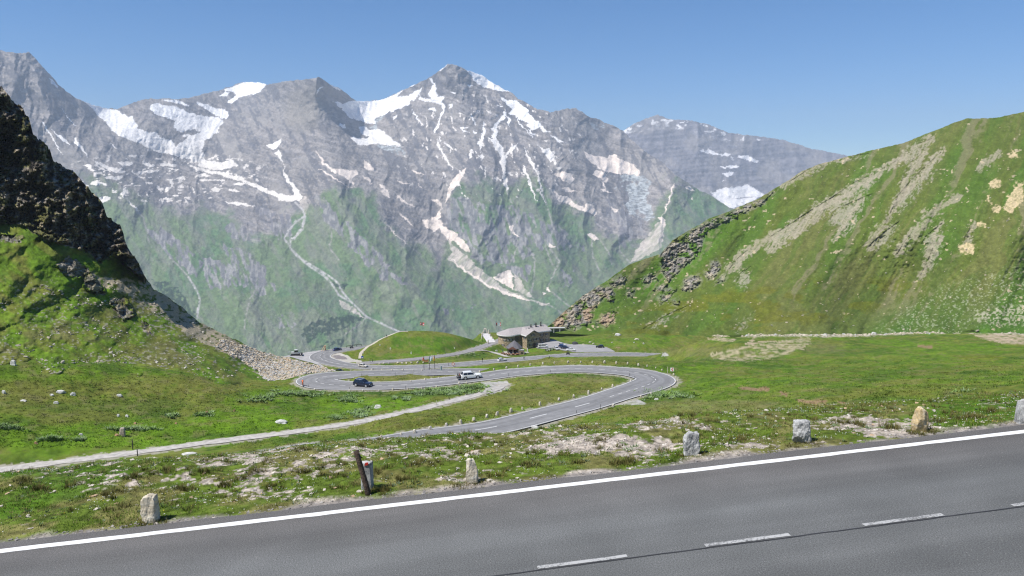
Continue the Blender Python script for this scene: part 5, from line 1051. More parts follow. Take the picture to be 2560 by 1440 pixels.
for u, v, w, h, dr, mm_, sd, ex, lab in NEAR:
    p = at(u, v); k = px_m(p)
    me = rock_mesh('guard_stone', (w * k, w * k * dr, h * k * 1.06), sd, mm_, **{**dict(sub=5, rough=.085), **ex})
    o = single('guard_stone', me, lab, 'guard stone', (p.x, p.y + w * k * dr * .4, p.z - h * k * .08), group='stones along the near road')
    if 'red mark' in lab:
        a = w * k
        MB().prism([(-.18 * a, 0, 0), (.14 * a, 0, .07 * a), (.14 * a, 0, .28 * a), (-.10 * a, 0, .25 * a)], (0, .012, 0)).build('painted_mark', mat('red_mark', (.55, .04, .03), rough=.6, var=.2), o, loc=(.05 * a, -w * k * dr * .5 - .012, h * k * .96))
p = at(922, 1237); k = px_m(p)
WOOD = mat('weathered_wood', (.085, .06, .045), rough=.85, var=.5, scale=9, bump=.6, bscale=30)
top = Vector((-30 * k, .05, 112 * k))
b = MB(); r0 = 7.5 * k
rings = []
for i in range(13):
    t = i / 12; c = top * t; rings.append([(c.x + r0 * (1 - .1 * t + .06 * math.sin(i * 1.7 + j)) * math.cos(j * .524), c.y + r0 * (1 - .1 * t) * math.sin(j * .524), c.z + (0.02 * math.cos(j * .524) if i == 12 else -.08 * (i == 0))) for j in range(12)])
tag(b.loft(rings).build('wooden_post', WOOD, smooth=True, loc=p), 'dark weathered wooden post leaning left at the road edge', 'post')

# ------------------------------------------------------------------ guard stones along the lower road
rows = [
    ('pale guard stone, {} one going away along the near side of the lower road', [(953, 1096, 9), (1003, 1089, 8), (1037, 1085, 12), (1076, 1076, 11), (1116, 1067, 10), (1152, 1060, 11), (1184, 1053, 10), (1217, 1045, 10), (1243, 1038, 9), (1277, 1031, 11), (1306, 1024, 7), (1350, 1013, 9), (1397, 1002, 8), (1434, 994, 8), (1471, 985, 9), (1504, 975, 6), (1532, 968, 8), (1577, 955, 6)]),
    ('whitish guard stone, {} one from the turnout round the outside of the wide bend', [(1533, 1018, 9), (1602, 993, 6), (1627, 986, 6), (1676, 967, 5), (1688, 957, 5), (1695, 953, 4), (1695, 948, 4), (1690, 943, 4), (1684, 938, 5), (1655, 927, 5), (1639, 921, 4), (1618, 917, 5), (1596, 914, 6), (1569, 911, 6), (1541, 909, 6), (1511, 908, 7), (1481, 907, 5), (1452, 907, 5), (1420, 907.5, 6), (1386, 909, 5)]),
    ('small guard stone, {} one going from the wide bend past the white car', [(1357, 911, 6), (1326, 914, 6), (1295, 918, 6), (1266, 922, 6), (1235, 926.5, 6), (1199, 931, 5), (1098, 946, 4), (1063, 951, 6), (1027, 955, 5)]),
    ('low white guard stone, {} one on the outer kerb before the tight bend', [(1166, 959, 5), (1148, 960, 6), (1091, 968, 5), (1055, 971.5, 5), (1020, 973, 4), (982, 976, 6), (947, 979.5, 5), (907, 979, 5), (874, 978, 5), (787, 976, 5)]),
    ('pale stone block, {} one on the rim between the tight bend and the far road', [(878, 926.5, 4), (929, 926.5, 5), (955, 926, 4), (980, 927, 5), (1007, 927, 5), (1033, 927.5, 4), (1055, 927.5, 5), (1078, 926, 4)])]
smesh = [rock_mesh('guard_stone', (1, .8, 1), 60 + i, PALE_S if i % 3 else CREAM, sub=3, cuts=8, taper=.78, rough=.04) for i in range(5)]
for r_, (lab, lst) in enumerate(rows):
    for i, (u, v, h) in enumerate(lst):
        p = at(u, v); k = px_m(p); o = single('guard_stone', smesh[(i * 3 + r_) % 5], lab.format(ORD[i]), 'guard stone', p - Vector((0, 0, .06)), rnd.uniform(0, 6), group='stones along the lower road')
        q = h * k * 1.12; o.scale = (q * rnd.uniform(.68, .92), q * .8, q)
lst = [(949, 911, 5), (959, 910.5, 5), (972, 909.5, 4), (994, 909, 6), (1005, 909, 5), (1016, 909, 5), (1029, 908.5, 5), (1044, 908, 6), (1058, 908, 5), (1074, 907.5, 5)]
for i, (u, v, w) in enumerate(lst):
    p = at(u, v); k = px_m(p); o = single('boulder', smesh[i % 5], f'white roadside boulder, {ORD[i]} one from the two walkers along the far road', 'boulder', p, rnd.uniform(0, 6), group='white boulders along the far road'); o.scale = (w * k * 1.2, w * k, w * k * .75)

# ------------------------------------------------------------------ loose rocks one can tell apart on the meadows
ROCKS = [(702, 1057, 36, 10, WHITE_S, 'broad flat white rock in the meadow above the gravel path'), (945, 1020, 24, 10, WHITE_S, 'angular white rock in bright grass below the dark car'), (152, 982, 30, 8, WHITE_S, 'long white slab lying on the olive slope, larger of a pair'), (182, 988, 15, 9, WHITE_S, 'boxy white rock beside the long white slab'),
    (33, 913, 18, 15, WHITE_S, 'largest white boulder at the foot of the cliff slope'), (296, 1041, 11, 7, WHITE_S, 'small square white rock, first of two above the upright stone'), (317, 1042, 11, 7, WHITE_S, 'small square white rock, second of two above the upright stone'), (292, 1090, 17, 7, RUST_S, 'rusty flat rock leaning against the upright stone'),
    (10, 983, 14, 9, WHITE_S, 'white rock close to the left picture edge'), (58, 1003, 20, 5, WHITE_S, 'thin white slab below the rock at the left edge'), (140, 1009, 16, 7, WHITE_S, 'pale tilted rock just below the long white slab'), (130, 989, 16, 5, WHITE_S, 'pointed white rock to the left of the long slab'), (338, 1060, 10, 6, RUST_S, 'reddish rock in the bright grass above the path'),
    (202, 1088, 12, 6, WHITE_S, 'small grey white rock left of the upright stone'), (90, 1110, 11, 8, RUST_S, 'brown rock low in the meadow near the left edge'), (440, 1060, 8, 5, RUST_S, 'tiny brown rock in the meadow, right of the reddish one'), (298, 990, 18, 6, WHITE_S, 'white slab alone on the olive slope'), (132, 914, 12, 5, WHITE_S, 'low white rock beside a short standing one'), (145, 913, 5, 9, WHITE_S, 'short standing white rock on the slope'),
    (586, 1029, 6, 8, RUST_S, 'small upright brown rock by the eroded gully'), (518, 1033, 11, 7, RUST_S, 'brown rock half hidden by leafy plants'), (472, 1136, 42, 7, WHITE_S, 'long pale slab on the crest below the path'), (1335, 1069, 28, 6, WHITE_S, 'white slab at the crest of the verge beside the lower road'), (1693, 1046, 16, 6, CREAM, 'cream rock on the gravel crest above the squared stone'), (2325, 828, 20, 10, CREAM, 'largest cream boulder on the track under the grass hill'),
    (2417, 829, 24, 7, CREAM, 'flat cream boulder on the track, right of the largest'), (2185, 836, 18, 7, WHITE_S, 'grey white boulder on the track under the hill'), (2062, 838, 14, 5, WHITE_S, 'pale rock at the left part of the track'), (1641, 999, 14, 4, WHITE_S, 'low white rock beside the turnout'), (1545, 839, 22, 7, WHITE_S, 'grey slab below the upper road by the hill'), (1592, 849, 14, 4, CREAM, 'thin tan rock in the pasture under the hill'), (1241 + 0, 878, 8, 4, WHITE_S, 'white rock on the lawn before the round tower'),
    (1609, 860, 6, 4, WHITE_S, 'white rock in the pasture, upper of two'), (1530, 857, 4, 3, WHITE_S, 'white rock in the pasture near the black parked car'), (1585, 857, 5, 3, WHITE_S, 'white rock in the middle of the pasture'), (950, 864, 4, 4, WHITE_S, 'white stone high on the grass knoll'), (976, 873, 4, 5, WHITE_S, 'white stone halfway up the grass knoll'), (1028, 885, 4, 7, WHITE_S, 'upright white marker stone low on the grass knoll'), (908, 884, 4, 5, WHITE_S, 'white marker stone beside the knoll path'), (1136, 871, 4, 3, WHITE_S, 'white stone at the right foot of the knoll')]
rm = {}
for i, (u, v, w, h, mm_, lab) in enumerate(ROCKS):
    p = at(u, v); k = px_m(p)
    key = (mm_.name, i % 3)
    if key not in rm: rm[key] = rock_mesh('rock', (1, .8, 1), 80 + len(rm), mm_, sub=4, cuts=16, taper=.7, boxy=.55, rough=.09)
    o = single('rock', rm[key], lab, 'rock', p - Vector((0, 0, .2 * h * k)), rnd.uniform(-.3, .3)); o.scale = (w * k, w * k * .55, h * k * 1.05)
p = at(307, 1090); k = px_m(p)
single('upright_stone', rock_mesh('upright_stone', (15 * k, 11 * k, 25 * k), 7, stone_mat('brown_grey_stone', (.46, .41, .35), (.34, .28, .23), (.18, .14, .11), 1.5), cuts=5, taper=.9), 'brown grey upright stone standing in the meadow above the path', 'stone', p - Vector((0, 0, .2)))

# ------------------------------------------------------------------ posts, signs, banners, flags
DARKP = mat('dark_post', (.035, .035, .035), rough=.7, var=.2); PALEP = mat('pale_post', (.55, .52, .40), rough=.7, var=.15); STEEL = mat('galvanised_steel', (.42, .44, .45), rough=.45, metal=.6, var=.1)
POSTS = [(332, 1124, 26, 1, 'tall thin dark post beside the gravel path'), (344, 1140, 17, 1, 'short dark post at the lower edge of the gravel path'), (904.5, 942, 8, 0, 'thin snow pole on the inside of the tight bend, nearest its apex'), (988, 940, 10, 0, 'thin snow pole inside the tight bend, above the dark car'), (873.5, 976, 9, 0, 'thin snow pole before the dark car'), (1014.5, 975, 10, 0, 'thin snow pole on the outer kerb behind the dark car'), (933, 926, 6, 0, 'thin snow pole between the tight bend and the silver car'),
    (771, 969, 8, 0, 'thin snow pole beside the cyclist'), (846, 950, 4, 0, 'short snow pole at the nose of the tight bend island'), (1272, 943, 10, 0, 'thin snow pole at the start of the grass island'), (1375.5, 932, 8, 0, 'thin snow pole at the top of the grass island'), (1574, 942, 9, 0, 'thin snow pole at the tip of the grass island, taller of two'), (1587, 947, 7, 0, 'thin snow pole at the tip of the grass island, lower of two'), (1507, 909.5, 10, 0, 'thin snow pole among the stones behind the wide bend'), (1591, 913, 9, 0, 'thin snow pole behind the right part of the wide bend'), (1669, 932, 15, 2, 'pale marker post beside the bend warning sign'),
    (1501, 1023, 12, 0, 'thin snow pole on the lower kerb of the rising road, upper one'), (1441, 1035, 9, 0, 'thin snow pole on the lower kerb of the rising road, lower one'), (1091, 1012, 10, 2, 'pale stick in the grass beside the gravel path'), (1123, 999, 5, 1, 'short dark post on the gravel path below the white car'), (1374, 896, 6, 1, 'dark post at the kerb of the far road'), (1121, 915, 8, 1, 'dark post before the round road sign')]
pm = {}
for u, v, h, kd, lab in POSTS:
    p = at(u, v); k = px_m(p)
    if kd not in pm: pm[kd] = MB().tube((0, 0, -.2), (0, 0, 1), (.028, .05, .045)[kd], n=6).build('marker_post', (DARKP, DARKP, PALEP)[kd]); o = pm[kd]
    else: o = pm[kd].copy(); COL.objects.link(o)
    o.location = p; o.scale = (1.5 if k > .06 else 1,) * 2 + (h * k * 1.03,); tag(o, lab, 'post', 'marker posts along the roads')
RED = mat('sign_red', (.62, .03, .03), rough=.45, var=.05); SWHITE = mat('sign_white', (.80, .80, .80), rough=.45, var=.04); BLUE = mat('sign_blue', (.02, .08, .42), rough=.45, var=.08)
p = at(1680, 932); k = px_m(p)
t = thing('bend_sign', 'red and white arrow sign on a dark post outside the wide bend', 'road sign', p, -.25)
MB().tube((0, 0, -.2), (0, 0, 13 * k), .05).build('post', DARKP, t)
pn = MB().box((0, -.07, 8.6 * k), (8.5 * k, .03, 9 * k)).build('panel', SWHITE, t)
w_ = 8.5 * k / 2; c_ = 8.6 * k
MB().prism([(-w_ * .55, 0, c_), (w_ * .25, 0, c_ + w_ * .85), (w_ * .8, 0, c_ + w_ * .85), (w_ * .05, 0, c_), (w_ * .8, 0, c_ - w_ * .85), (w_ * .25, 0, c_ - w_ * .85)], (0, .01, 0)).build('arrow', RED, pn, loc=(0, -.10, 0))
p = at(1133, 917); k = px_m(p)
t = thing('road_sign', 'round red rimmed road sign beside the far road', 'road sign', p)
MB().tube((0, 0, -.2), (0, 0, 8 * k), .06).build('post', STEEL, t)
MB().lathe([(3.6 * k, -.02), (3.6 * k, .02)], (0, 0, 7.2 * k), 'y', 20).build('disc', RED, t, loc=(0, -.08, 0)); MB().lathe([(2.4 * k, -.012), (2.4 * k, .012)], (0, 0, 7.2 * k), 'y', 20).build('face', SWHITE, t, loc=(0, -.115, 0))
p = at(1206, 907); k = px_m(p)
t = thing('information_board', 'dark board on a single post before the far road', 'sign', p)
MB().tube((0, 0, -.3), (0, 0, 12 * k), .09).build('post', DARKP, t); MB().box((0, 0, 9.4 * k), (2.6 * k, .08, 4.6 * k)).build('board', DARKP, t, bevel=.01)
p = at(1103, 927); k = px_m(p)
t = thing('sign_board', 'narrow greenish white board standing edge on beside the banners', 'sign', p, .5)
MB().box((0, 0, 6.5 * k), (3.4 * k, .12, 12 * k)).build('board', mat('board_back', (.42, .55, .50), rough=.6, var=.15), t, bevel=.02); MB().box((1.4 * k, .1, 6 * k), (.8 * k, .12, 12.5 * k)).build('frame', DARKP, t)
p = at(906, 899); k = px_m(p)
t = thing('parking_sign', 'blue notice board on two legs at the foot of the knoll path', 'sign', p)
for sx in (-1, 1): MB().tube((sx * 2 * k, 0, -.2), (sx * 2 * k, 0, 4 * k), .07).build('leg', STEEL, t)
MB().box((0, -.1, 6.2 * k), (5.6 * k, .08, 6 * k)).build('panel', BLUE, t, bevel=.02); MB().box((.3 * k, -.16, 5 * k), (3.4 * k, .03, 2.0 * k)).build('notice', SWHITE, t)
def cloth(w, h, wave, seed, n=14):
    m = 8; r = random.Random(seed); ph = r.uniform(0, 6); vs = []
    for s in (0.012, -0.012):
        for i in range(n + 1):
            for j in range(m + 1):
                a = j / m; b_ = i / n
                vs.append((a * w * (1 - .08 * b_), wave * a * math.sin(3.2 * a * 2 + 2 * b_ + ph) + s, -b_ * h - a * a * wave * .6))
    q = (n + 1) * (m + 1); fs = []
    for i in range(n):
        for j in range(m):
            a = i * (m + 1) + j; fs += [(a, a + 1, a + m + 2, a + m + 1), (q + a, q + a + m + 1, q + a + m + 2, q + a + 1)]
    return MB().add(vs, fs)
for u, top, v, dx, w, y0, y1, c, lab in [(1060, 890, 925, -1, 3.4, 893, 900.5, (.72, .14, .07), 'orange red banner on a tall dark pole beside the far road'), (1074, 890, 925, 1, 5.0, 891, 901.5, (.50, .66, .74), 'pale blue banner on a tall dark pole, the middle one of three'), (1087, 886, 924.5, -1, 2.8, 890, 901, (.78, .46, .04), 'yellow banner on a tall dark pole beside the far road')]:
    p = at(u, v); k = px_m(p); t = thing('banner', lab, 'banner', p, 0, 'three banners on poles'); H_ = (v - top) * k
    MB().tube((0, 0, -.3), (0, 0, H_), .07, .05, 8).build('pole', DARKP, t)
    b = cloth(w * k * dx, (y1 - y0) * k, .25, u).build('cloth', mat('banner_cloth', c, rough=.8, var=.12, scale=.8), t, smooth=True, loc=(0, 0, (v - y0) * k))
    if dx > 0: MB().box((w * k * .5, -.26, -4.5 * k), (w * k * .4, .02, 3.6 * k)).build('emblem', mat('banner_emblem', (.78, .80, .82), var=.1), b)
fl = [(1240, 832.5, 806, ((.30, .03, .03), (.05, .05, .05)), 'dark red flag on the left flagpole by the monument'), (1245.5, 831, 804.5, ((.45, .62, .72), (.70, .74, .76)), 'pale blue flag on the middle flagpole by the monument'), (1249.5, 832.5, 805, ((.62, .05, .05), (.78, .78, .78), (.62, .05, .05)), 'red and white flag on the right flagpole by the monument')]
for u, v, top, cs, lab in fl:
    p = at(u, v); k = px_m(p); t = thing('flagpole', lab, 'flag', p, 0, 'three flagpoles by the monument'); H_ = (v - top) * k
    MB().tube((0, 0, -.3), (0, 0, H_), .075, .045, 8).build('pole', STEEL, t)
    for i, c in enumerate(cs):
        cloth(2.6 * k, 7.5 * k / len(cs), .2, 5).build('flag_stripe', mat('flag_cloth', c, rough=.8, var=.08), t, smooth=True, loc=(.06, 0, H_ - .1 - i * 7.5 * k / len(cs)))
p = at(1050, 828.5); k = px_m(p)
t = thing('national_flag', 'red white red flag flying from a pole on top of the knoll', 'flag', p)
MB().tube((0, 0, -.3), (0, 0, 23 * k), .05, .035, 8).build('pole', STEEL, t)
for i, c in enumerate(((.66, .04, .05), (.82, .82, .82), (.66, .04, .05))):
    cloth(11 * k, 2.2 * k, .28, 9).build('flag_stripe', mat('flag_cloth', c, rough=.8, var=.05), t, smooth=True, loc=(.05, 0, (22.4 - i * 2.2) * k))
p = at(966.5, 843.5); k = px_m(p)
t = thing('cairn', 'stone cairn with a dark figure on top beside the knoll path', 'cairn', p)
for i, (z, s) in enumerate(((0, 5.5), (1.0, 4.2), (2.0, 3.0))):
    o = link(bpy.data.objects.new('stone', smesh[i]), t); o.location = ((i - 1) * .2, 0, z * k); o.scale = (s * k, s * k * .8, 1.5 * k); o.rotation_euler = (0, 0, i)
MB().tube((0, 0, 3.2 * k), (0, 0, 7 * k), 1.1 * k, .6 * k, 8).build('figure', mat('dark_bronze', (.05, .045, .035), rough=.5, var=.3), t)
# timber frame at the edge of the gravel yard
p = at(809, 877.5); k = px_m(p); PINE = mat('new_timber', (.60, .40, .26), rough=.75, var=.2, scale=2)
t = thing('timber_sculpture', 'pale timber frame of leaning beams at the edge of the yard', 'sculpture', p, .2)
for nm, a, b_, r_ in (('beam', (-6 * k, 0, -.2), (2.5 * k, .3, 13 * k), .16), ('beam', (-1.0 * k, -1, -.2), (5.0 * k, -.2, 9.5 * k), .16), ('post', (4.6 * k, .6, -.2), (4.0 * k, .3, 12.6 * k), .32), ('crossbar', (1.8 * k, .3, 12.8 * k), (6 * k, .3, 13.2 * k), .18), ('brace', (1.5 * k, 0, 7 * k), (5 * k, .2, 7 * k), .15)):
    MB().tube(a, b_, r_, n=6).build(nm, PINE, t)
# ================================================================== VEHICLES
def carpaint(name, c): return mat(name, c, rough=.28, spec=.5, var=.03, scale=.5, coat=.6)
GLASS = mat('car_glass', (.012, .015, .02), rough=.06, spec=.8, var=.1); TYRE = mat('tyre_rubber', (.02, .02, .02), rough=.9, var=.2); RIM = mat('alloy_rim', (.55, .56, .58), rough=.35, metal=.5, var=.1); TRIM = mat('black_trim', (.025, .025, .027), rough=.6, var=.2)
LAMP = mat('headlamp', (.75, .77, .80), rough=.15, spec=.7, var=.05); TAIL = mat('tail_lamp', (.40, .015, .015), rough=.25, var=.1); CHROME = mat('chrome_trim', (.6, .6, .62), rough=.2, metal=.9, var=.05)
KIND = {  # L, W, H, belt, hood height, rear glass base/top x, windscreen top/base x (fractions of L from the rear), wheel radius, clearance
    'suv': (4.55, 1.86, 1.66, 1.02, 1.00, .03, .12, .52, .70, .36, .24), 'bigsuv': (4.95, 2.0, 1.75, 1.10, 1.08, .03, .13, .52, .70, .40, .26), 'hatch': (4.2, 1.78, 1.48, .92, .88, .02, .14, .50, .71, .32, .18), 'saloon': (4.6, 1.82, 1.45, .93, .86, .12, .28, .54, .74, .33, .17), 'van': (5.1, 1.95, 1.98, 1.10, 1.10, .01, .03, .70, .86, .34, .22), 'cabrio': (4.3, 1.8, 1.32, .90, .80, .20, .36, .52, .70, .33, .15)}
def make_car(name, label, kind, paint, loc, rz, group='cars on the road', slope_=0.0, rails=False):
    L_, W_, H_, BL, HD, r0, r1, w1, w0, R_, GC = KIND[kind]
    t = thing(name, label, 'car' if kind != 'van' else 'van', loc, rz, group); t.rotation_euler = (0, -slope_, rz)
    X = lambda f: (f - .5) * L_
    hw = W_ / 2; hr = hw * .74
    def ring(f, zb, zm, zt, wb, wm, wt, zr=None, wr=None):
        zr = zr if zr is not None else zt + .02; wr = wr if wr is not None else wt * .8
        x = X(f); a = [(wb, zb), (wm, zm), (wt, zt), (wr, zr)]
        return [(x, y, z) for y, z in a] + [(x, -y, z) for y, z in reversed(a)]
    roof = lambda f: BL + (H_ - BL) * min(1, max(0, (f - r0) / max(.01, r1 - r0))) if f <= r1 else (H_ - .03 * ((f - (r1 + w1) / 2) / (w1 - r1) * 2) ** 2 if f <= w1 else H_ - .03 - (H_ - .03 - BL) * (f - w1) / (w0 - w1))
    def hood(f): return BL - .02 - (BL - HD) * (f - w0) / (1 - w0) - .16 * max(0, (f - .9) / .1) ** 2
    fs = sorted(set([0, .006, .03, r0, r1] + [r1 + (w1 - r1) * i / 5 for i in range(6)] + [w1 + (w0 - w1) * i / 3 for i in range(4)] + [w0, .78, .86, .93, .975, 1.0]))
    rg = []
    for f in fs:
        e = 1 - .14 * max(0, (f - .86) / .14) ** 2 - .08 * max(0, (.08 - f) / .08) ** 2
        if f <= .004: rg.append(ring(f, .42, .62, BL * .92, hw * .86, hw * .9, hw * .84))
        elif f >= .999: rg.append(ring(f, GC + .1, .50, .66, hw * .74, hw * .80, hw * .72))
        elif r0 < f < w0:
            zr = roof(f); q = (zr - BL) / (H_ - BL); rg.append(ring(f, GC, BL * .62, BL, hw * .94 * e, hw * e, hw * .95 * e, max(zr, BL + .02), hw * .95 * e - (hw * .95 - hr) * q))
        else:
            zt = hood(f) if f >= w0 else BL * (.97 if f < r0 and r0 < .06 else .98)
            rg.append(ring(f, GC + (.10 if f > .97 else 0), BL * .60, zt - .05, hw * .93 * e, hw * e, hw * .93 * e, zt, hw * .80 * e))
    body = MB().loft(rg).build('body', paint, t, smooth=True); 
    body.data.set_sharp_from_angle(angle=math.radians(32))
    MB().box((0, 0, GC + .06), (L_ * .94, W_ * .955, .16), top=(1, 1)).build('sill', TRIM, t, bevel=.03)
    # windows: panels lying just proud of the cabin
    def side(f, q): # point on the cabin side, q from belt to roof
        zr = roof(f); Q = (zr - BL) / (H_ - BL); y1 = hw * .95; y2 = hw * .95 - (hw * .95 - hr) * Q
        return (X(f), y1 + (y2 - y1) * q + .012, BL + (zr - BL) * q)
    gl = [(r0 + (r1 - r0) * .55, .10), (r1 + (w1 - r1) * .38, 0), (r1 + (w1 - r1) * .42, 0), (w1 - .015, 0)]
    for sy in (1, -1):
        for a, b_ in (((r0 * .45 + r1 * .55) + .02, r1 + (w1 - r1) * .40), (r1 + (w1 - r1) * .43, w1 + (w0 - w1) * .45)):
            n = 5; lo = [side(a + (b_ - a) * i / n, .08) for i in range(n + 1)]; hi = [side(a + (b_ - a) * i / n, .86) for i in range(n + 1)]
            MB().loft([[(x, y * sy, z) for x, y, z in lo], [(x, y * sy, z) for x, y, z in hi]], closed=False, caps=False).build('side_window', GLASS, t)
    def end(fa, fb, off):
        q = []
        for f, m_ in ((fa, .1), (fb, .9)):
            ff = fa + (fb - fa) * m_; zr = roof(ff); Q = (zr - BL) / (H_ - BL); y = hw * .95 - (hw * .95 - hr) * Q - .09
            q.append([(X(ff) + off, -y, zr + .014), (X(ff) + off, y, zr + .014)])
        return q
    MB().loft(end(w0, w1, .012), closed=False, caps=False).build('windscreen', GLASS, t); MB().loft(end(r0, r1, -.012), closed=False, caps=False).build('rear_window', GLASS, t)
    wb = (L_ * .195, L_ * .80)
    for wx in wb:
        for sy in (1, -1):
            c = (wx - L_ / 2, sy * (hw - .10), R_)
            MB().lathe([(R_ * 1.14, -.04), (R_ * 1.14, .04)], (c[0], sy * (hw - .035), R_), 'y', 20).build('wheel_arch', TRIM, t)
            w = MB().lathe([(R_ * .66, -.13), (R_ * .93, -.13), (R_, -.08), (R_, .08), (R_ * .93, .13), (R_ * .66, .13)], (0, 0, 0), 'y', 20).build('wheel', TYRE, t, smooth=False, loc=(c[0], sy * (hw - .075), R_))
            rm_ = MB().lathe([(R_ * .68, -.015), (R_ * .64, .02), (R_ * .2, .01), (R_ * .14, .03)], (0, 0, 0), 'y', 20)
            if sy < 0: rm_.v = [(x, -y, z) for x, y, z in rm_.v]
            for q in range(5):
                pass
            rm_.build('rim', RIM, w, loc=(0, sy * .125, 0))
    for sy in (1, -1):
        MB().box((X(.975), sy * hw * .66, hood(.975) - .13), (.16, .34, .13)).build('headlight', LAMP, t, bevel=.03)
        MB().box((X(.012), sy * hw * .74, BL * .86), (.12, .26, .17)).build('tail_light', TAIL, t, bevel=.03)
        MB().box((X(w0 - .03), sy * (hw + .07), BL + .05), (.16, .2, .13)).build('mirror', paint if kind != 'cabrio' else TRIM, t, bevel=.04)
        MB().box((X(r1 + (w1 - r1) * .3), sy * (hw + .002), BL * .80), (.20, .03, .035)).build('door_handle', CHROME, t); 
    MB().box((X(.992), 0, .56), (.09, W_ * .46, .16)).build('grille', TRIM, t, bevel=.02); MB().box((X(.004), 0, .66), (.05, .52, .12)).build('number_plate', SWHITE, t); MB().box((X(1.0), 0, .42), (.05, .50, .11)).build('number_plate', SWHITE, t)
    if rails:
        for sy in (1, -1): MB().tube((X(r1 + .02), sy * hr * .92, H_ + .04), (X(w1 - .02), sy * hr * .92, H_ + .03), .022, n=6).build('roof_rail', CHROME, t)
    return t
WHITEP = carpaint('white_paint', (.80, .80, .80)); NAVY = carpaint('dark_blue_paint', (.012, .018, .045)); BLACKP = carpaint('black_paint', (.010, .010, .012)); SILVER = carpaint('silver_paint', (.50, .50, .50)); BLUEP = carpaint('blue_paint', (.012, .030, .13)); CHAMP = carpaint('champagne_paint', (.62, .59, .54)); GREYP = carpaint('grey_paint', (.30, .31, .32))
def on_line(line, u, v):
    """nearest point of a road's centre line to the ground seen at (u, v), and its heading"""
    p = at(u, v); i = int(np.argmin((line[:, 0] - p.x) ** 2 + (line[:, 1] - p.y) ** 2)); g = line[min(i + 2, len(line) - 1)] - line[max(i - 2, 0)]
    return p, math.atan2(g[1], g[0]), i
p, hd, i = on_line(A3, 906, 969)
make_car('estate_car', 'dark blue off-road car with silver roof rails rounding the tight bend', 'suv', NAVY, Vector((p.x, p.y + .9, A3[i, 2] + .03)), hd + math.pi - .22, rails=True)
p, hd, i = on_line(A3, 1177, 950)
bs = make_car('estate_car', 'large white off-road car driving up towards the wide bend', 'bigsuv', WHITEP, Vector((p.x, p.y + .9, A3[i, 2] + .03)), hd + math.pi, slope_=.03, rails=True)
# bicycles on the carrier behind the white car
def make_bike(name, label, loc, rz, frame, parent_rot=None, group=None):
    t = thing(name, label, 'bicycle', loc, rz, group)
    for x in (-.52, .52):
        w = MB().lathe([(.33, -.018), (.36, 0), (.33, .018), (.31, 0)], (0, 0, 0), 'y', 20).build('wheel', TYRE, t, loc=(x, 0, .36))
        MB().lathe([(.03, -.03), (.03, .03)], (0, 0, 0), 'y', 8).build('hub', RIM, w)
        for q in range(0): pass
    f = MB()
    for a, b_ in (((-.52, .36), (-.18, .30)), ((-.52, .36), (-.26, .80)), ((-.18, .30), (-.28, .86)), ((-.26, .80), (.34, .82)), ((-.18, .30), (.34, .78)), ((.34, .86), (.52, .36))):
        f.tube((a[0], 0, a[1]), (b_[0], 0, b_[1]), .022, n=6)
    f.build('frame', frame, t); MB().box((-.30, 0, .92), (.26, .13, .06), top=(.8, .5)).build('saddle', TRIM, t); MB().tube((.36, -.27, .96), (.36, .27, .96), .02, n=6).build('handlebar', TRIM, t)
    return t
bp_ = bs.matrix_basis.to_translation(); c_, s_ = math.cos(bs.rotation_euler.z), math.sin(bs.rotation_euler.z)
rack = MB()
rack.box((-2.95, 0, .50), (.85, 1.5, .06)); rack.box((-2.58, 0, .9), (.06, .8, .7)); rack.box((-3.36, 0, .62), (.05, 1.5, .18))
rack.build('bike_rack', TRIM, bs)
for j, (off, cl, lab) in enumerate(((-2.78, (.30, .05, .03), 'reddish bicycle on the rear carrier, next to the white car'), (-3.14, (.03, .03, .035), 'black bicycle on the rear carrier, outer one behind the white car'))):
    make_bike('bicycle', lab, Vector((bp_.x + off * c_, bp_.y + off * s_, bp_.z + .54)), bs.rotation_euler.z + math.pi / 2, mat('bicycle_frame', cl, rough=.4, var=.1), group='bicycles on the carrier')
p, hd, i = on_line(B3, 908, 918); make_car('hatchback_car', 'silver hatchback on the far road behind the tight bend', 'hatch', CHAMP, Vector((p.x, p.y, B3[i, 2] + .04)), hd + math.pi - .1)
p, hd, i = on_line(B3, 1255, 903); make_car('hatchback_car', 'white hatchback on the far road below the stone inn', 'hatch', WHITEP, Vector((p.x, p.y, B3[i, 2] + .04)), hd + math.pi)
p, hd, i = on_line(B3, 843, 876.5); make_car('saloon_car', 'dark blue car leaving the loop road at the yard edge', 'saloon', BLUEP, Vector((p.x, p.y, B3[i, 2] + .04)), hd)
p = at(846, 926); make_car('saloon_car', 'black car half hidden behind the rim of the tight bend', 'saloon', BLACKP, Vector((p.x, 318, -80.4)), hd * 0 + 2.75)
g_ = 'cars parked at the inn'
def park(u, v, name, kind, paint, rz, lab):
    p = at(u, v); make_car(name, lab, kind, paint, p + Vector((0, 0, .15)), rz, g_)
park(1499.5, 869.5, 'hatchback_car', 'hatch', BLACKP, math.pi - .05, 'black car parked alone at the far end of the car park')
park(1427, 877.5, 'saloon_car', 'saloon', WHITEP, -.12, 'white car parked first in the row beside the road')
park(1413, 872, 'saloon_car', 'saloon', NAVY, -.25, 'dark blue car parked beside the white one')
park(1406.5, 868.5, 'hatchback_car', 'hatch', BLUEP, -.25, 'blue car parked behind the dark blue one')
park(1391.5, 874.5, 'hatchback_car', 'hatch', SILVER, -1.2, 'silver car parked facing the lawn edge')
park(1357, 869.5, 'camper_van', 'van', WHITEP, .15, 'white camper van parked under the gable of the inn')
park(1340, 865.5, 'hatchback_car', 'hatch', GREYP, .2, 'grey car half hidden behind the white camper van')
park(1405, 865, 'hatchback_car', 'hatch', CHAMP, -.2, 'pale car at the back of the parked row')

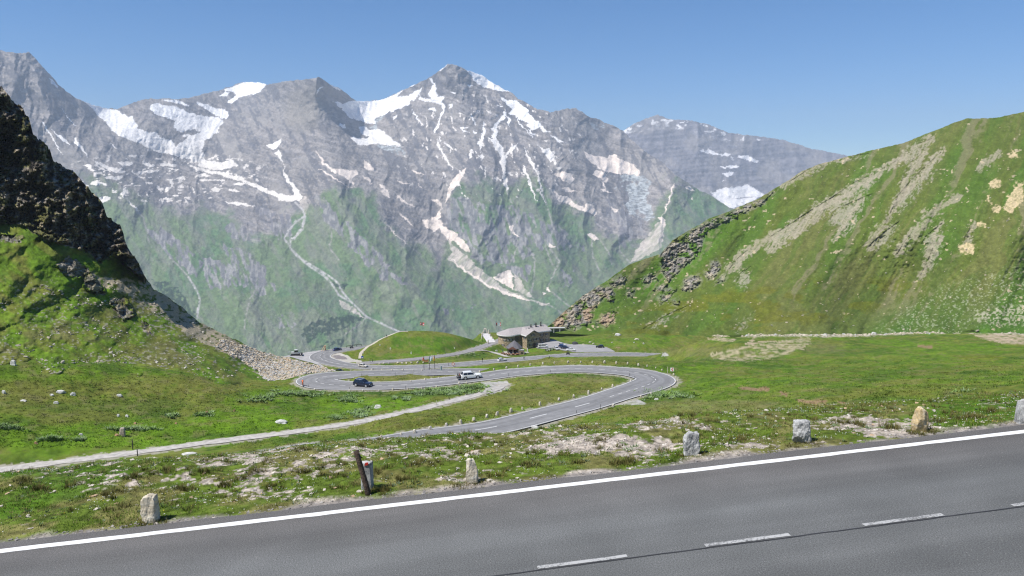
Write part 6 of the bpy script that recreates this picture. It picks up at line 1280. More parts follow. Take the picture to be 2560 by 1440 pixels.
# snow groomer on tracks
p = at(739, 889); k = px_m(p)
t = thing('snow_groomer', 'silver tracked snow groomer with a front blade on the gravel yard', 'vehicle', p + Vector((0, 0, .15)), .25)
GR = mat('groomer_paint', (.58, .59, .58), rough=.4, var=.12)
for sy in (-1.1, 1.1): MB().prism([(-2.2, 0, .5), (-1.9, 0, .05), (1.7, 0, .05), (2.2, 0, .45), (1.9, 0, .85), (-2.0, 0, .9)], (0, .75, 0)).build('track', TYRE, t, bevel=.08, loc=(0, sy - .37, 0))
MB().box((0, 0, 1.05), (3.9, 1.7, .6)).build('chassis', GR, t, bevel=.08)
cb = MB().box((.35, 0, 2.05), (1.9, 1.7, 1.4), top=(.72, .86)).build('cab', GR, t, bevel=.10)
MB().box((.35, 0, 2.12), (1.82, 1.74, .72), top=(.84, .96)).build('cab_window', GLASS, cb); MB().box((.3, 0, 2.80), (1.5, 1.5, .12)).build('roof_hatch', GR, cb, bevel=.03)
MB().box((-1.35, 0, 1.55), (1.2, 1.5, .5)).build('engine_cover', GR, t, bevel=.08); MB().prism([(-3.0, -1.9, .9), (-3.2, -1.9, 1.0), (-3.05, -1.9, 1.8), (-2.9, -1.9, 1.8)], (0, 3.8, 0)).build('front_blade', STEEL, t)
MB().lathe([(.30, -1.9), (.42, -1.9), (.42, 1.9), (.30, 1.9)], (2.9, 0, .55), 'y', 12).build('rear_tiller', TRIM, t); MB().box((2.4, 0, 1.0), (1.1, .5, .12)).build('lift_arm', TRIM, t)

# ------------------------------------------------------------------ people: skinned skeletons
def body(name, joints, edges, material, parent, sub=1):
    """one continuous skin over a skeleton: joints {name: (x, y, z, radius)}; the first is the pelvis"""
    ks = list(joints); me = bpy.data.meshes.new(name); me.from_pydata([joints[k][:3] for k in ks], [(ks.index(a), ks.index(b_)) for a, b_ in edges], [])
    o = link(bpy.data.objects.new(name, me), parent)
    m = o.modifiers.new('skin', 'SKIN'); m.use_smooth_shade = True; o.modifiers.new('sub', 'SUBSURF').levels = sub; o.modifiers['sub'].render_levels = sub
    for i, k in enumerate(ks): me.skin_vertices[0].data[i].radius = (joints[k][3],) * 2
    me.skin_vertices[0].data[0].use_root = True; me.materials.append(material)
    return o
def limbs(side, hip, knee, ankle, toe, sh, el, wr, hand):
    s = side
    return {f'hip{s}': (*hip, .085), f'knee{s}': (*knee, .06), f'ankle{s}': (*ankle, .042), f'toe{s}': (*toe, .035), f'sh{s}': (*sh, .058), f'el{s}': (*el, .044), f'wr{s}': (*wr, .032), f'hand{s}': (*hand, .030)}
def edges_for():
    e = [('pelvis', 'waist'), ('waist', 'chest'), ('chest', 'neck'), ('neck', 'head'), ('head', 'crown')]
    for s in 'lr': e += [('pelvis', 'hip' + s), ('hip' + s, 'knee' + s), ('knee' + s, 'ankle' + s), ('ankle' + s, 'toe' + s), ('chest', 'sh' + s), ('sh' + s, 'el' + s), ('el' + s, 'wr' + s), ('wr' + s, 'hand' + s)]
    return e
def head_bits(t, at_, hair, helmet=None):
    x, y, z = at_
    if helmet: MB().lathe([(.13, -.02), (.14, .03), (.12, .10), (.06, .15), (.01, .16)], (x, y, z), 'z', 14).build('helmet', helmet, t, smooth=True)
    else: MB().lathe([(.10, .0), (.112, .05), (.09, .11), (.03, .135)], (x, y - .012, z - .01), 'z', 12).build('hair', hair, t, smooth=True)
SKIN = mat('skin_tone', (.46, .29, .21), rough=.6, var=.1); HAIR = mat('dark_hair', (.03, .02, .015), rough=.7, var=.3)
def clothes(name, c): return mat(name, c, rough=.85, var=.18, scale=6)
def stander(label, loc, rz, top, leg, stride=.12, group=None, sit=False):
    t = thing('person', label, 'person', loc, rz, group); st = stride
    if sit:
        J = {'pelvis': (0, 0, .50, .13), 'waist': (-.02, 0, .70, .12), 'chest': (-.02, 0, .96, .14), 'neck': (0, 0, 1.12, .055), 'head': (.03, 0, 1.22, .085), 'crown': (.03, 0, 1.32, .07)}
        for s, y in (('l', .11), ('r', -.11)): J.update(limbs(s, (.05, y, .48), (.42, y, .48), (.42, y, .06), (.58, y, .04), (-.02, y * 1.75, 1.03), (.06, y * 2.0, .78), (.28, y * 1.5, .70), (.38, y * 1.3, .72)))
        hz = 1.28
    else:
        J = {'pelvis': (0, 0, .94, .125), 'waist': (0, 0, 1.12, .115), 'chest': (.01, 0, 1.36, .135), 'neck': (.02, 0, 1.53, .052), 'head': (.04, 0, 1.62, .085), 'crown': (.04, 0, 1.72, .07)}
        for s, y, d in (('l', .10, st), ('r', -.10, -st)): J.update(limbs(s, (0, y, .88), (d * .6 + .02, y, .48), (d, y, .07), (d + .16, y, .03), (.01, y * 1.85, 1.43), (-d * .4, y * 2.4, 1.14), (-d * .8 + .05, y * 2.5, .90), (-d + .06, y * 2.4, .81)))
        hz = 1.67
    b_ = body('clothed_body', J, edges_for(), top, t)
    MB().lathe([(.03, -.13), (.07, -.10), (.088, 0), (.075, .07), (.03, .10)], (J['head'][0], 0, J['head'][2] + .02), 'z', 12).build('face', SKIN, t, smooth=True)
    MB().box((J['head'][0] + .09, 0, J['head'][2] + .01), (.035, .03, .05), top=(.4, .6)).build('nose', SKIN, t)
    head_bits(t, (J['head'][0], 0, hz), HAIR)
    if not sit: MB().box((-.01, 0, .92), (.26, .34, .14), top=(.95, .95)).build('belt_area', leg, t, bevel=.05)
    return t
BLK = clothes('black_clothes', (.02, .02, .022)); GRY = clothes('grey_clothes', (.16, .17, .18)); BLC = clothes('blue_clothes', (.05, .10, .30)); ORG = clothes('orange_jersey', (.75, .17, .05)); WHC = clothes('white_shirt', (.7, .7, .7)); REDC = clothes('red_clothes', (.42, .05, .04))
stander('person in dark clothes walking on the lane, left of two', at(925, 907) + Vector((0, 0, .1)), .4, GRY, BLK, .16, 'two walkers at the lane')
stander('person with a dark rucksack walking on the lane, right of two', at(931, 906.5) + Vector((0, 0, .1)), .4, BLK, BLK, .12, 'two walkers at the lane')
stander('person standing on the kerb of the far road below the inn', at(1310, 900), 1.2, BLK, BLK, .03)
stander('person in dark clothes beside the white roadside boulders', at(1050, 907), 2.2, BLK, GRY, .05)
stander('person in blue by the terrace of the kiosk', at(1257, 881), -1.0, BLC, BLK, .05)
stander('person at the flagstone walk before the monument', at(1206, 855), .2, BLK, BLK, .05)

# cyclist
def rider(label, loc, rz, top, helmet, cat='person'):
    t = thing('person', label, cat, loc, rz)
    J = {'pelvis': (-.28, 0, .98, .115), 'waist': (-.12, 0, 1.14, .105), 'chest': (.08, 0, 1.32, .125), 'neck': (.20, 0, 1.44, .05), 'head': (.27, 0, 1.54, .083), 'crown': (.28, 0, 1.63, .07)}
    for s, y, kx, kz, ax, az in (('l', .09, .10, .82, -.10, .42), ('r', -.09, .12, .62, .02, .18)):
        J.update(limbs(s, (-.24, y, .94), (kx, y * 1.2, kz), (ax - .04, y * 1.2, az), (ax + .10, y * 1.2, az - .03), (.10, y * 1.9, 1.36), (.22, y * 2.4, 1.16), (.34, y * 2.6, 1.02), (.38, y * 2.7, 1.0)))
    body('clothed_body', J, edges_for(), top, t)
    MB().lathe([(.03, -.12), (.07, -.09), (.086, 0), (.075, .06)], (.28, 0, 1.55), 'z', 12).build('face', SKIN, t, smooth=True); head_bits(t, (.27, 0, 1.60), HAIR, helmet)
    return t
p = at(757, 966); hb = 1.9
make_bike('bicycle', 'bicycle ridden by the cyclist in orange', p + Vector((0, 0, .05)), hb, mat('bicycle_frame', (.03, .03, .03), rough=.4))
rider('person in an orange jersey and pale helmet riding a bicycle round the tight bend', p + Vector((0, 0, .05)), hb, ORG, mat('pale_helmet', (.62, .68, .74), rough=.4))
def motorbike(label, loc, rz, c, group=None):
    t = thing('motorcycle', label, 'motorcycle', loc, rz, group)
    for x in (-.72, .74):
        w = MB().lathe([(.22, -.07), (.31, -.05), (.32, 0), (.31, .05), (.22, .07)], (0, 0, 0), 'y', 18).build('wheel', TYRE, t, loc=(x, 0, .32)); MB().lathe([(.2, -.04), (.2, .04)], (0, 0, 0), 'y', 14).build('rim', RIM, w)
    MB().loft([[(x, y * w_, z) for y, z in ((-1, zb), (-1, zt), (1, zt), (1, zb))] for x, zb, zt, w_ in ((-.85, .62, .76, .10), (-.5, .50, .80, .16), (-.05, .34, .86, .20), (.3, .36, .98, .20), (.55, .60, 1.0, .14), (.7, .72, .96, .08))]).build('body', c, t, bevel=.04)
    MB().box((-.38, 0, .84), (.72, .28, .10), top=(.9, .8)).build('seat', TRIM, t, bevel=.03); MB().tube((.74, 0, .32), (.48, 0, 1.02), .045, n=8).build('fork', STEEL, t); MB().tube((.46, -.36, 1.06), (.46, .36, 1.06), .02, n=6).build('handlebar', TRIM, t)
    MB().box((.66, 0, .98), (.12, .2, .18)).build('headlight', LAMP, t, bevel=.03); MB().box((.58, 0, 1.18), (.04, .32, .30), top=(1, .7)).build('windshield', GLASS, t); MB().box((-.86, 0, .95), (.38, .44, .30)).build('top_case', TRIM, t, bevel=.04)
    return t
BIKEB = carpaint('motorcycle_black', (.015, .015, .017))
def moto_rider(label, loc, rz, top, helmet):
    t = thing('person', label, 'person', loc, rz)
    J = {'pelvis': (-.30, 0, .96, .13), 'waist': (-.24, 0, 1.14, .125), 'chest': (-.14, 0, 1.38, .15), 'neck': (-.06, 0, 1.54, .06), 'head': (-.02, 0, 1.64, .1), 'crown': (-.01, 0, 1.74, .08)}
    for s, y in (('l', .14), ('r', -.14)): J.update(limbs(s, (-.26, y, .92), (.14, y * 1.7, .74), (-.10, y * 1.6, .36), (.06, y * 1.7, .33), (-.13, y * 1.5, 1.44), (.06, y * 2.2, 1.18), (.34, y * 2.3, 1.08), (.42, y * 2.2, 1.07)))
    body('clothed_body', J, edges_for(), top, t); MB().lathe([(.09, -.14), (.13, -.06), (.145, .03), (.11, .12), (.03, .16)], (-.01, 0, 1.66), 'z', 14).build('helmet', helmet, t, smooth=True); MB().box((.10, 0, 1.67), (.08, .2, .09)).build('visor', GLASS, t, bevel=.02)
    return t
p, hd, i = on_line(B3, 1420, 887.5); z_ = Vector((p.x, p.y, B3[i, 2] + .04))
motorbike('black touring motorcycle ridden past the car park', z_, hd + math.pi, BIKEB); moto_rider('person in black leathers riding the motorcycle past the car park', z_, hd + math.pi, BLK, BIKEB)
p, hd, i = on_line(B3, 879, 871.5); z_ = Vector((p.x, p.y, B3[i, 2] + .04))
motorbike('dark motorcycle on the loop road near the rail fence', z_, hd, BIKEB); moto_rider('person with a pale helmet riding a motorcycle near the rail fence', z_, hd, BLK, mat('pale_helmet', (.7, .7, .7), rough=.3))
for i, (u, v) in enumerate(((1368, 878.5), (1373, 877), (1380, 875.5))):
    motorbike(('grey motorcycle parked on the lawn edge, nearest the stone inn', 'silver motorcycle parked between two others on the lawn edge', 'grey motorcycle parked on the lawn edge, nearest the silver car')[i], at(u, v), -.6 + .2 * i, GREYP if i != 1 else SILVER, 'motorcycles parked by the lawn')
# ================================================================== BUILDINGS
def masonry(name, a, b, mortar, sc=1.5):
    m = bpy.data.materials.new(name); m.use_nodes = True; nt = m.node_tree; L = nt.links.new; bs = nt.nodes['Principled BSDF']; bs.inputs['Roughness'].default_value = .92
    tc = nt.nodes.new('ShaderNodeTexCoord'); mp = nt.nodes.new('ShaderNodeMapping'); mp.inputs['Scale'].default_value = (1, 1, 1.9); L(tc.outputs['Object'], mp.inputs[0])
    v = nt.nodes.new('ShaderNodeTexVoronoi'); v.inputs['Scale'].default_value = sc; L(mp.outputs[0], v.inputs['Vector'])
    e = nt.nodes.new('ShaderNodeTexVoronoi'); e.feature = 'DISTANCE_TO_EDGE'; e.inputs['Scale'].default_value = sc; L(mp.outputs[0], e.inputs['Vector'])
    s = nt.nodes.new('ShaderNodeSeparateColor'); L(v.outputs['Color'], s.inputs[0]); r = nt.nodes.new('ShaderNodeValToRGB'); el = r.color_ramp.elements; el[0].color = (*[c * .45 for c in b], 1); el[1].color = (*a, 1); k = el.new(.45); k.color = (*b, 1); L(s.outputs[0], r.inputs[0])
    mr = nt.nodes.new('ShaderNodeMapRange'); mr.inputs['From Min'].default_value = .02; mr.inputs['From Max'].default_value = .09; L(e.outputs['Distance'], mr.inputs[0])
    mx = nt.nodes.new('ShaderNodeMix'); mx.data_type = 'RGBA'; L(mr.outputs[0], mx.inputs['Factor']); mx.inputs['A'].default_value = (*mortar, 1); L(r.outputs[0], mx.inputs['B']); L(mx.outputs['Result'], bs.inputs['Base Color'])
    bp = nt.nodes.new('ShaderNodeBump'); bp.inputs['Strength'].default_value = .8; bp.inputs['Distance'].default_value = .08; L(mr.outputs[0], bp.inputs['Height']); L(bp.outputs[0], bs.inputs['Normal'])
    return m
STONEW = masonry('rubble_masonry', (.56, .44, .28), (.40, .31, .20), (.20, .165, .125))
ROOFM = mat('pale_shingle_roof', (.36, .33, .32), rough=.85, var=.10, scale=1.2, bump=.4, bscale=5); FASC = mat('pale_fascia', (.78, .77, .75), rough=.6, var=.05); DWOOD = mat('dark_timber', (.055, .042, .034), rough=.8, var=.3, scale=4); FRAME = mat('window_frame', (.55, .53, .50), rough=.6, var=.1); WGL = mat('window_glass', (.012, .014, .017), rough=.1, spec=.6, var=.1)
ZB, ZE, ZR = 0.0, 6.6, 8.6                               # base, eave, ridge of the inn above its base
BASE = -82.35
inn = thing('stone_inn', 'stone inn with pale shingle roof and a round tower end', 'building', (-1.7, 384, BASE), math.atan2(.53, .848))
# local x along the ridge, local -y towards the viewer; main body, apse round the origin, cross wing
W2, LN = 5.6, 22.5
n = 18
apse = [(math.cos(a) * W2, math.sin(a) * W2) for a in np.linspace(math.pi / 2, 3 * math.pi / 2, n)]
out = apse + [(LN, -W2), (LN, W2)]
wall = MB(); m = len(out)
vs = [(x, y, -1.5) for x, y in out] + [(x, y, ZE) for x, y in out]
wall.add(vs, [(i, (i + 1) % m, m + (i + 1) % m, m + i) for i in range(m)] + [tuple(range(m, 2 * m))])
wall.add([(LN, -W2, ZE), (LN, W2, ZE), (LN, 0, ZR - .1), (LN - .3, -W2, ZE), (LN - .3, W2, ZE), (LN - .3, 0, ZR - .1)], [(0, 1, 2), (3, 5, 4), (0, 2, 5, 3), (1, 4, 5, 2)])
WA, WB, WD = 4.3, 12.3, 11.0; WM = (WA + WB) / 2
wing = [(WA, -W2 + .5), (WA, -WD), (WB, -WD), (WB, -W2 + .5)]
vs = [(x, y, -1.5) for x, y in wing] + [(x, y, ZE - .05) for x, y in wing]
wall.add(vs, [(i, (i + 1) % 4, 4 + (i + 1) % 4, 4 + i) for i in range(4)])
wall.add([(WA, -WD, ZE - .05), (WB, -WD, ZE - .05), (WM, -WD, ZR - .25), (WA, -WD + .4, ZE - .05), (WB, -WD + .4, ZE - .05), (WM, -WD + .4, ZR - .25)], [(0, 1, 2), (3, 5, 4), (0, 2, 5, 3), (1, 4, 5, 2)])
wall.build('wall', STONEW, inn)
ov = .75; sl = (ZR - ZE) / W2; ez = ZE - ov * sl
rf = MB(); th = .28
def slab(q):
    rf.add([Vector(p) for p in q] + [Vector(p) + Vector((0, 0, th)) for p in q], [tuple(range(len(q) - 1, -1, -1)), tuple(range(len(q), 2 * len(q)))] + [(i, (i + 1) % len(q), len(q) + (i + 1) % len(q), len(q) + i) for i in range(len(q))])
slab([(0, -W2 - ov, ez), (LN + .6, -W2 - ov, ez), (LN + .6, 0, ZR), (0, 0, ZR)]); slab([(0, W2 + ov, ez), (0, 0, ZR), (LN + .6, 0, ZR), (LN + .6, W2 + ov, ez)])
for i in range(n - 1):
    a, b_ = apse[i], apse[i + 1]; s_ = (W2 + ov) / W2
    slab([(0, 0, ZR), (a[0] * s_, a[1] * s_, ez - .25), (b_[0] * s_, b_[1] * s_, ez - .25)])
wsl = (ZR + .1 - ZE) / (WM - WA); we = ZE - .7 * wsl + .02; yb = -.6
slab([(WM, -WD - .6, ZR + .15), (WA - .7, -WD - .6, we), (WA - .7, yb - 5.4, we), (WM, yb, ZR + .1)]); slab([(WM, -WD - .6, ZR + .15), (WM, yb, ZR + .1), (WB + .7, yb - 5.4, we), (WB + .7, -WD - .6, we)])
roof_o = rf.build('roof', ROOFM, inn)
fa = MB()
for i in range(n - 1):
    a, b_ = apse[i], apse[i + 1]; s0, s1 = (W2 + ov - .05) / W2, (W2 + ov + .06) / W2
    fa.add([(a[0] * s, a[1] * s, z) for s in (s0, s1) for z in (ez - .52, ez + .02)] + [(b_[0] * s, b_[1] * s, z) for s in (s0, s1) for z in (ez - .52, ez + .02)], [(2, 3, 7, 6), (0, 4, 5, 1), (1, 5, 7, 3), (0, 2, 6, 4)])
fa.box((1.8, -W2 - ov - .03, ez + .0), (3.6, .12, .5)); fa.box(((WB + .7 + LN + .6) / 2, -W2 - ov - .03, ez + .0), (LN - WB - .1, .12, .5)); fa.box((WA - .75, (-WD - .6 + yb - 5.4) / 2, we + .02), (.12, 5.4, .5))
fa.build('fascia', FASC, inn)
for x, y, h in ((13.2, -1.2, 1.0), (16.4, -1.3, 1.7), (19.6, -1.2, 1.9)):
    z = ZR - abs(y) * sl; c = MB().box((0, 0, .2), (.9, .8, .9)).box((0, 0, .9 + h / 2 - .4), (.45, .45, h)).build('chimney', mat('chimney_metal', (.05, .05, .05), rough=.5, var=.3), roof_o, loc=(x, y, z))
    MB().box((0, 0, h + .62), (.8, .8, .14)).build('chimney_cap', DWOOD, c)
MB().box((17.4, .4, ZR + .72), (2.2, .12, .12)).box((17.2, .4, ZR + .45), (.5, .3, .6)).build('antenna', DARKP, roof_o)
for x in (9.6, 10.5): MB().box((0, 0, 0), (.7, .6, .35)).build('skylight', WGL, roof_o, loc=(x - 1.8, -5.2 - (x - 9.6), ZR - .1 - (WM - x + 1.8) * wsl + .42))
# windows: x, z, which wall
def window(x, y, z, w, h, rz, nm='window'):
    f = MB()
    for dx, dz, ww, hh in ((0, h / 2, w + .24, .12), (0, -h / 2, w + .34, .12), (-w / 2, 0, .12, h), (w / 2, 0, .12, h), (0, 0, .06, h)): f.box((dx, 0, dz), (ww, .16, hh))
    o = f.build(nm, FRAME, inn, loc=(x, y, z)); o.rotation_euler = (0, 0, rz)
    MB().box((0, .03, 0), (w - .04, .08, h - .04)).build('pane', WGL, o)
    for s in (-1, 1): MB().box((s * (w * .5 + .32), -.02, 0), (.42, .07, h)).build('shutter', DWOOD, o)
    return o
for x, z, w, h in ((WM - .3, 6.4, 1.5, 1.0), (WM - 2.2, 3.7, .9, 1.0), (WM + .7, 3.9, .9, 1.0), (WM + 3.0 - .2, 4.0, .9, 1.0), (WM - 1.6, 1.2, .9, 1.1), (WM + 2.4, 1.2, .9, 1.1)): window(x, -WD - .06, z, w, h, 0)
for x, z in ((14.6, 4.6), (17.4, 4.7), (20.4, 4.7), (17.4, 1.6), (20.4, 1.6), (14.6, 1.5)): window(x, -W2 - .06, z, 1.1, 1.1, 0)
MB().box((WM + .6, -WD - .05, 1.0), (1.3, .14, 2.2)).build('door', DWOOD, inn)
for a, z in ((215, 3.6), (250, 3.9), (255, 1.0), (205, 1.1), (235, 3.7)):
    r_ = math.radians(a); window(math.cos(r_) * (W2 + .04), math.sin(r_) * (W2 + .04), z, .7, .7, r_ + math.pi / 2)
window(WA - .06, -8.6, 4.7, .9, 1.0, -math.pi / 2)
lt = MB()
for i in range(5): lt.box((.4 + i * .75, -W2 - .12, 3.9), (.28, .2, 3.2))
lt.build('timber_cladding', DWOOD, inn)

# kiosk with its tent roof
p = at(1286, 886); KB = p.z; kp = Vector((p.x, p.y + 3.0, KB))
kio = thing('kiosk', 'open wooden kiosk with a dark tent roof before the inn', 'kiosk', kp, .2)
n = 8; R_ = 4.3; rg = [[(math.cos(math.tau * (i + .5) / n) * r, math.sin(math.tau * (i + .5) / n) * r, z) for i in range(n)] for r, z in ((R_, 2.75), (R_ + .05, 2.95), (2.2, 4.9), (.35, 6.3), (.05, 6.5))]
MB().loft(rg).build('roof', mat('slate_roof', (.13, .125, .135), rough=.7, var=.18, scale=1.5, bump=.4, bscale=4), kio)
for i in range(n):
    a = math.tau * (i + .5) / n; MB().box((math.cos(a) * 3.6, math.sin(a) * 3.6, 1.4), (.28, .28, 2.8), a).build('post', FRAME if i in (5, 6) else DWOOD, kio)
MB().box((0, 2.6, 1.3), (4.6, .3, 2.6)).build('back_wall', DWOOD, kio); MB().box((0, .9, .55), (3.2, .7, 1.1)).build('counter', mat('counter_wood', (.22, .12, .06), rough=.6, var=.3), kio, bevel=.03)
pg = MB().prism([(-2.4, 0, 0), (2.4, 0, 0), (0, 0, 1.5)], (0, .2, 0)).build('porch_gable', mat('red_timber', (.17, .075, .05), rough=.75, var=.3), kio, loc=(-1.8, -3.8, 2.65)); pg.rotation_euler = (0, 0, -.4)
MB().box((0, 0, -.4), (9.5, 8.5, 1.0)).build('paved_base', mat('terrace_stone', (.42, .38, .34), rough=.9, var=.2, scale=1), kio)
TBL = mat('orange_timber', (.30, .15, .08), rough=.6, var=.25)
tb = None
for i, (x, y) in enumerate(((-4.6, -3.2), (-2.9, -4.6), (-.6, -5.4), (1.4, -5.0), (-5.6, -1.4))):
    q = kp + Vector((x, y, 0)); q.z = float(Hg(q.x, q.y)) + .05
    lab = ('orange picnic table left of the kiosk porch', 'orange picnic table before the kiosk porch', 'orange picnic table nearest the road before the kiosk', 'orange picnic table under the right kiosk posts', 'orange picnic table beside the round tower')[i]
    if tb is None:
        tb = thing('picnic_table', lab, 'table', q, .3, 'picnic tables round the kiosk')
        MB().box((0, 0, .74), (1.9, .8, .07)).build('tabletop', TBL, tb)
        for s in (-1, 1): MB().box((0, s * .75, .45), (1.9, .3, .06)).build('bench', TBL, tb); MB().box((s * .7, 0, .36), (.1, 1.5, .72), top=(1, .5)).build('leg', DWOOD, tb)
    else: dup(tb, lab, q, .3 + i * .5)
stander('person in blue seated at a table beside the tower', kp + Vector((-5.6, -2.3, float(Hg(kp.x - 5.6, kp.y - 2.3)) - KB + .05)), 1.6, BLC, BLK, sit=True)
stander('person in white seated under the kiosk roof', kp + Vector((1.2, -3.4, .1)), 1.6, WHC, BLK, sit=True)
p = at(1303.5, 887); bx = thing('bread_oven', 'small tan stone oven house with a dark arch beside the kiosk', 'oven', p + Vector((0, 1, 0)), .1)
MB().box((0, 0, .9), (2.4, 1.8, 2.6)).build('body', masonry('tan_masonry', (.52, .36, .26), (.42, .28, .20), (.3, .22, .17), 2.2), bx, bevel=.05); MB().lathe([(.45, -.03), (.45, .03)], (.2, -.92, .9), 'y', 14).build('opening', WGL, bx); MB().box((0, 0, 2.3), (2.6, 2.0, .2)).build('slab_roof', GRANITE, bx)
p = at(1319, 882); k = px_m(p)
t = thing('stone_column', 'white pointed memorial column on the lawn right of the kiosk', 'monument', p)
MB().lathe([(.55, -.3), (.55, .25), (.34, .3), (.30, 1.2), (.22, 2.2), (.05, 2.5)], n=10).build('column', WHITE_S, t); MB().box((0, 0, .1), (1.5, 1.2, .4)).build('plinth', PALE_S, t, bevel=.04)
# low wall and white tables on the lawn
p = at(1313, 884); t = thing('garden_table', 'white garden table beside the memorial column', 'table', p); MB().box((0, 0, .75), (1.5, .9, .06)).build('tabletop', SWHITE, t)
for s in (-1, 1): MB().box((s * .5, 0, .37), (.1, .6, .74)).build('leg', SWHITE, t)

# monument with stones along the walk
p = at(1213, 833.5); k = px_m(p); t = thing('memorial_arch', 'pale pointed stone arch at the end of the flagstone walk', 'monument', p)
for s in (-1, 1): MB().loft([[(s * x + a, b_, z) for a, b_ in ((-w_, -.5), (w_, -.5), (w_, .5), (-w_, .5))] for x, z, w_ in ((5.2 * k, -.3, .42), (4.6 * k, 4.5 * k, .38), (3.0 * k, 8.5 * k, .32), (.55, 12 * k, .25))]).build('pillar', PALE_S, t)
MB().box((0, 0, 12 * k), (1.2, .9, .7), top=(.5, .8)).build('keystone', PALE_S, t); MB().box((0, .3, 3.4 * k), (1.0, .6, 6.6 * k), top=(.6, .8)).build('altar', WHITE_S, t)
for i, (u, v, h) in enumerate(((1206, 838, 7), (1205.5, 842, 8), (1204, 847, 8), (1222, 836, 11), (1226, 842, 7), (1230.5, 848, 6), (1220, 860, 10))):
    p = at(u, v); o = single('standing_stone', smesh[i % 5], ('pale standing stone left of the walk, nearest the arch', 'pale standing stone, middle of the left row', 'pale standing stone at the near end of the left row', 'tall pale standing stone right of the arch', 'pale standing stone, middle of the right row', 'low pale standing stone at the near end of the right row', 'dark weathered standing stone on the grass by the lane')[i], 'stone', p - Vector((0, 0, .1)), i, 'stones beside the flagstone walk'); o.scale = (.9, .8, h * px_m(p) * 1.15)
# concrete gallery and rail fence
p0 = at(1374, 838); p1 = at(1416, 836)
gq = Vector((p0.x, 428, -83.6)); g = thing('road_gallery', 'low concrete road gallery with an open side behind the inn', 'gallery', gq, .12)
MB().box((4.6, 0, 1.95), (11.5, 2.6, .4)).build('roof_slab', mat('gallery_concrete', (.47, .47, .45), rough=.9, var=.12), g, bevel=.04); MB().box((4.6, 1.1, .6), (11.5, .3, 2.9)).build('back_wall', mat('shaded_concrete', (.30, .30, .29), rough=.9, var=.1), g)
for x in (-.6, 3.4, 7.0): MB().box((x, -1.1, .6), (1.2 if x < 0 else .4, .4, 2.7)).build('pillar', mat('gallery_concrete', (.55, .55, .53), rough=.9), g)
fp_ = [at(u, v) for u, v in ((862, 873), (874, 871.5), (888, 869.5), (900, 868.5))]
g = thing('rail_fence', 'dark rail fence along the outer edge of the loop road', 'fence', (0, 0, 0))
rl = MB(); off = Vector((0, 3.4, 0))
for a, b_ in zip(fp_[:-1], fp_[1:]): rl.tube(a + off + Vector((0, 0, .9)), b_ + off + Vector((0, 0, .9)), .13, n=6)
rl.build('rail', DWOOD, g)
for a in fp_: MB().tube(a + off - Vector((0, 0, .5)), a + off + Vector((0, 0, 1.0)), .12, n=6).build('post', DWOOD, g)
# dark mound and pale road stub by the hill, benches on the lot edge
def heap(u, v, w, h, lab, mm_):
    p = at(u, v); k = px_m(p); me = rock_mesh('heap', (w * k, w * k * .7, h * k * 1.6), u, mm_, sub=4, cuts=3, taper=.45, boxy=.8, rough=.05); single('gravel_heap', me, lab, 'heap', p - Vector((0, 0, h * k * .3)))
heap(1437, 861, 22, 6, 'dark grey grit heap at the edge of the car park', mat('dark_grit', (.06, .06, .065), rough=.95, var=.2, scale=3))
for i, (u, v, w) in enumerate(((1459, 862.5, 8), (1475, 857, 9), (1484, 860.5, 8))):
    p = at(u, v); k = px_m(p); o = single('stone_block', smesh[i], ('pale stone block nearest the grit heap', 'flat grey stone block behind the car park', 'pale stone block beside the black parked car')[i], 'stone', p, .3 * i, 'stone blocks edging the car park'); o.scale = (w * k, 1.2, 3 * k)
p = at(1545, 878); t = thing('signpost', 'wooden finger signpost at the pasture corner of the car park', 'sign', p)
MB().tube((0, 0, -.2), (0, 0, 2.4), .07, n=6).build('post', PINE, t); MB().prism([(-1.1, 0, 1.9), (.9, 0, 1.9), (1.2, 0, 2.05), (.9, 0, 2.2), (-1.1, 0, 2.2)], (0, .06, 0)).build('arm', PINE, t, loc=(0, -.12, 0))
p = at(1065, 908); t = thing('bench', 'orange red bench between the banner poles', 'bench', p + Vector((0, 1, 0)), .1)
OR_ = mat('orange_bench', (.34, .13, .06), rough=.6, var=.15)
MB().box((0, 0, .5), (1.8, .5, .1)).build('seat', OR_, t); MB().box((0, .25, .9), (1.8, .08, .5)).build('backrest', OR_, t)
for s in (-1, 1): MB().box((s * .7, 0, .2), (.12, .4, .6)).build('leg', TRIM, t)
# ================================================================== GROUND COVER (nobody could count it)
def blades(name, base, h, w, n_per, spread, cols, label, lean=.5, seed=1, root=.7):
    """tufts of pointed leaves at the points base (n x 3): sizes h, w per tuft"""
    g = np.random.default_rng(seed); N = len(base); M = N * n_per
    b = np.repeat(base, n_per, 0); hh = np.repeat(h, n_per) * g.uniform(.55, 1.15, M); ww = np.repeat(w, n_per) * g.uniform(.7, 1.2, M)
    a = g.uniform(0, math.tau, M); r = np.repeat(spread, n_per) * np.sqrt(g.random(M)); ln = g.uniform(.1, lean, M) * hh
    px = b[:, 0] + r * np.cos(a); py = b[:, 1] + r * np.sin(a); pz = b[:, 2] - .01
    t = a + g.normal(0, .5, M); tx, ty = -np.sin(t), np.cos(t)
    v0 = np.c_[px - tx * ww, py - ty * ww, pz]; v1 = np.c_[px + tx * ww, py + ty * ww, pz]; v2 = np.c_[px + np.cos(t) * ln, py + np.sin(t) * ln, pz + hh]
    V = np.stack([v0, v1, v2], 1).reshape(-1, 3); Fc = np.arange(len(V)).reshape(-1, 3)
    c = np.repeat(cols, n_per, 0) * g.uniform(.7, 1.25, (M, 1)); C = np.stack([c * root, c * root, c * 1.15], 1).reshape(-1, 3)
    o = np_mesh(name, V, Fc, LEAF, C, smooth=False, kind='stuff'); o['label'] = label; return o
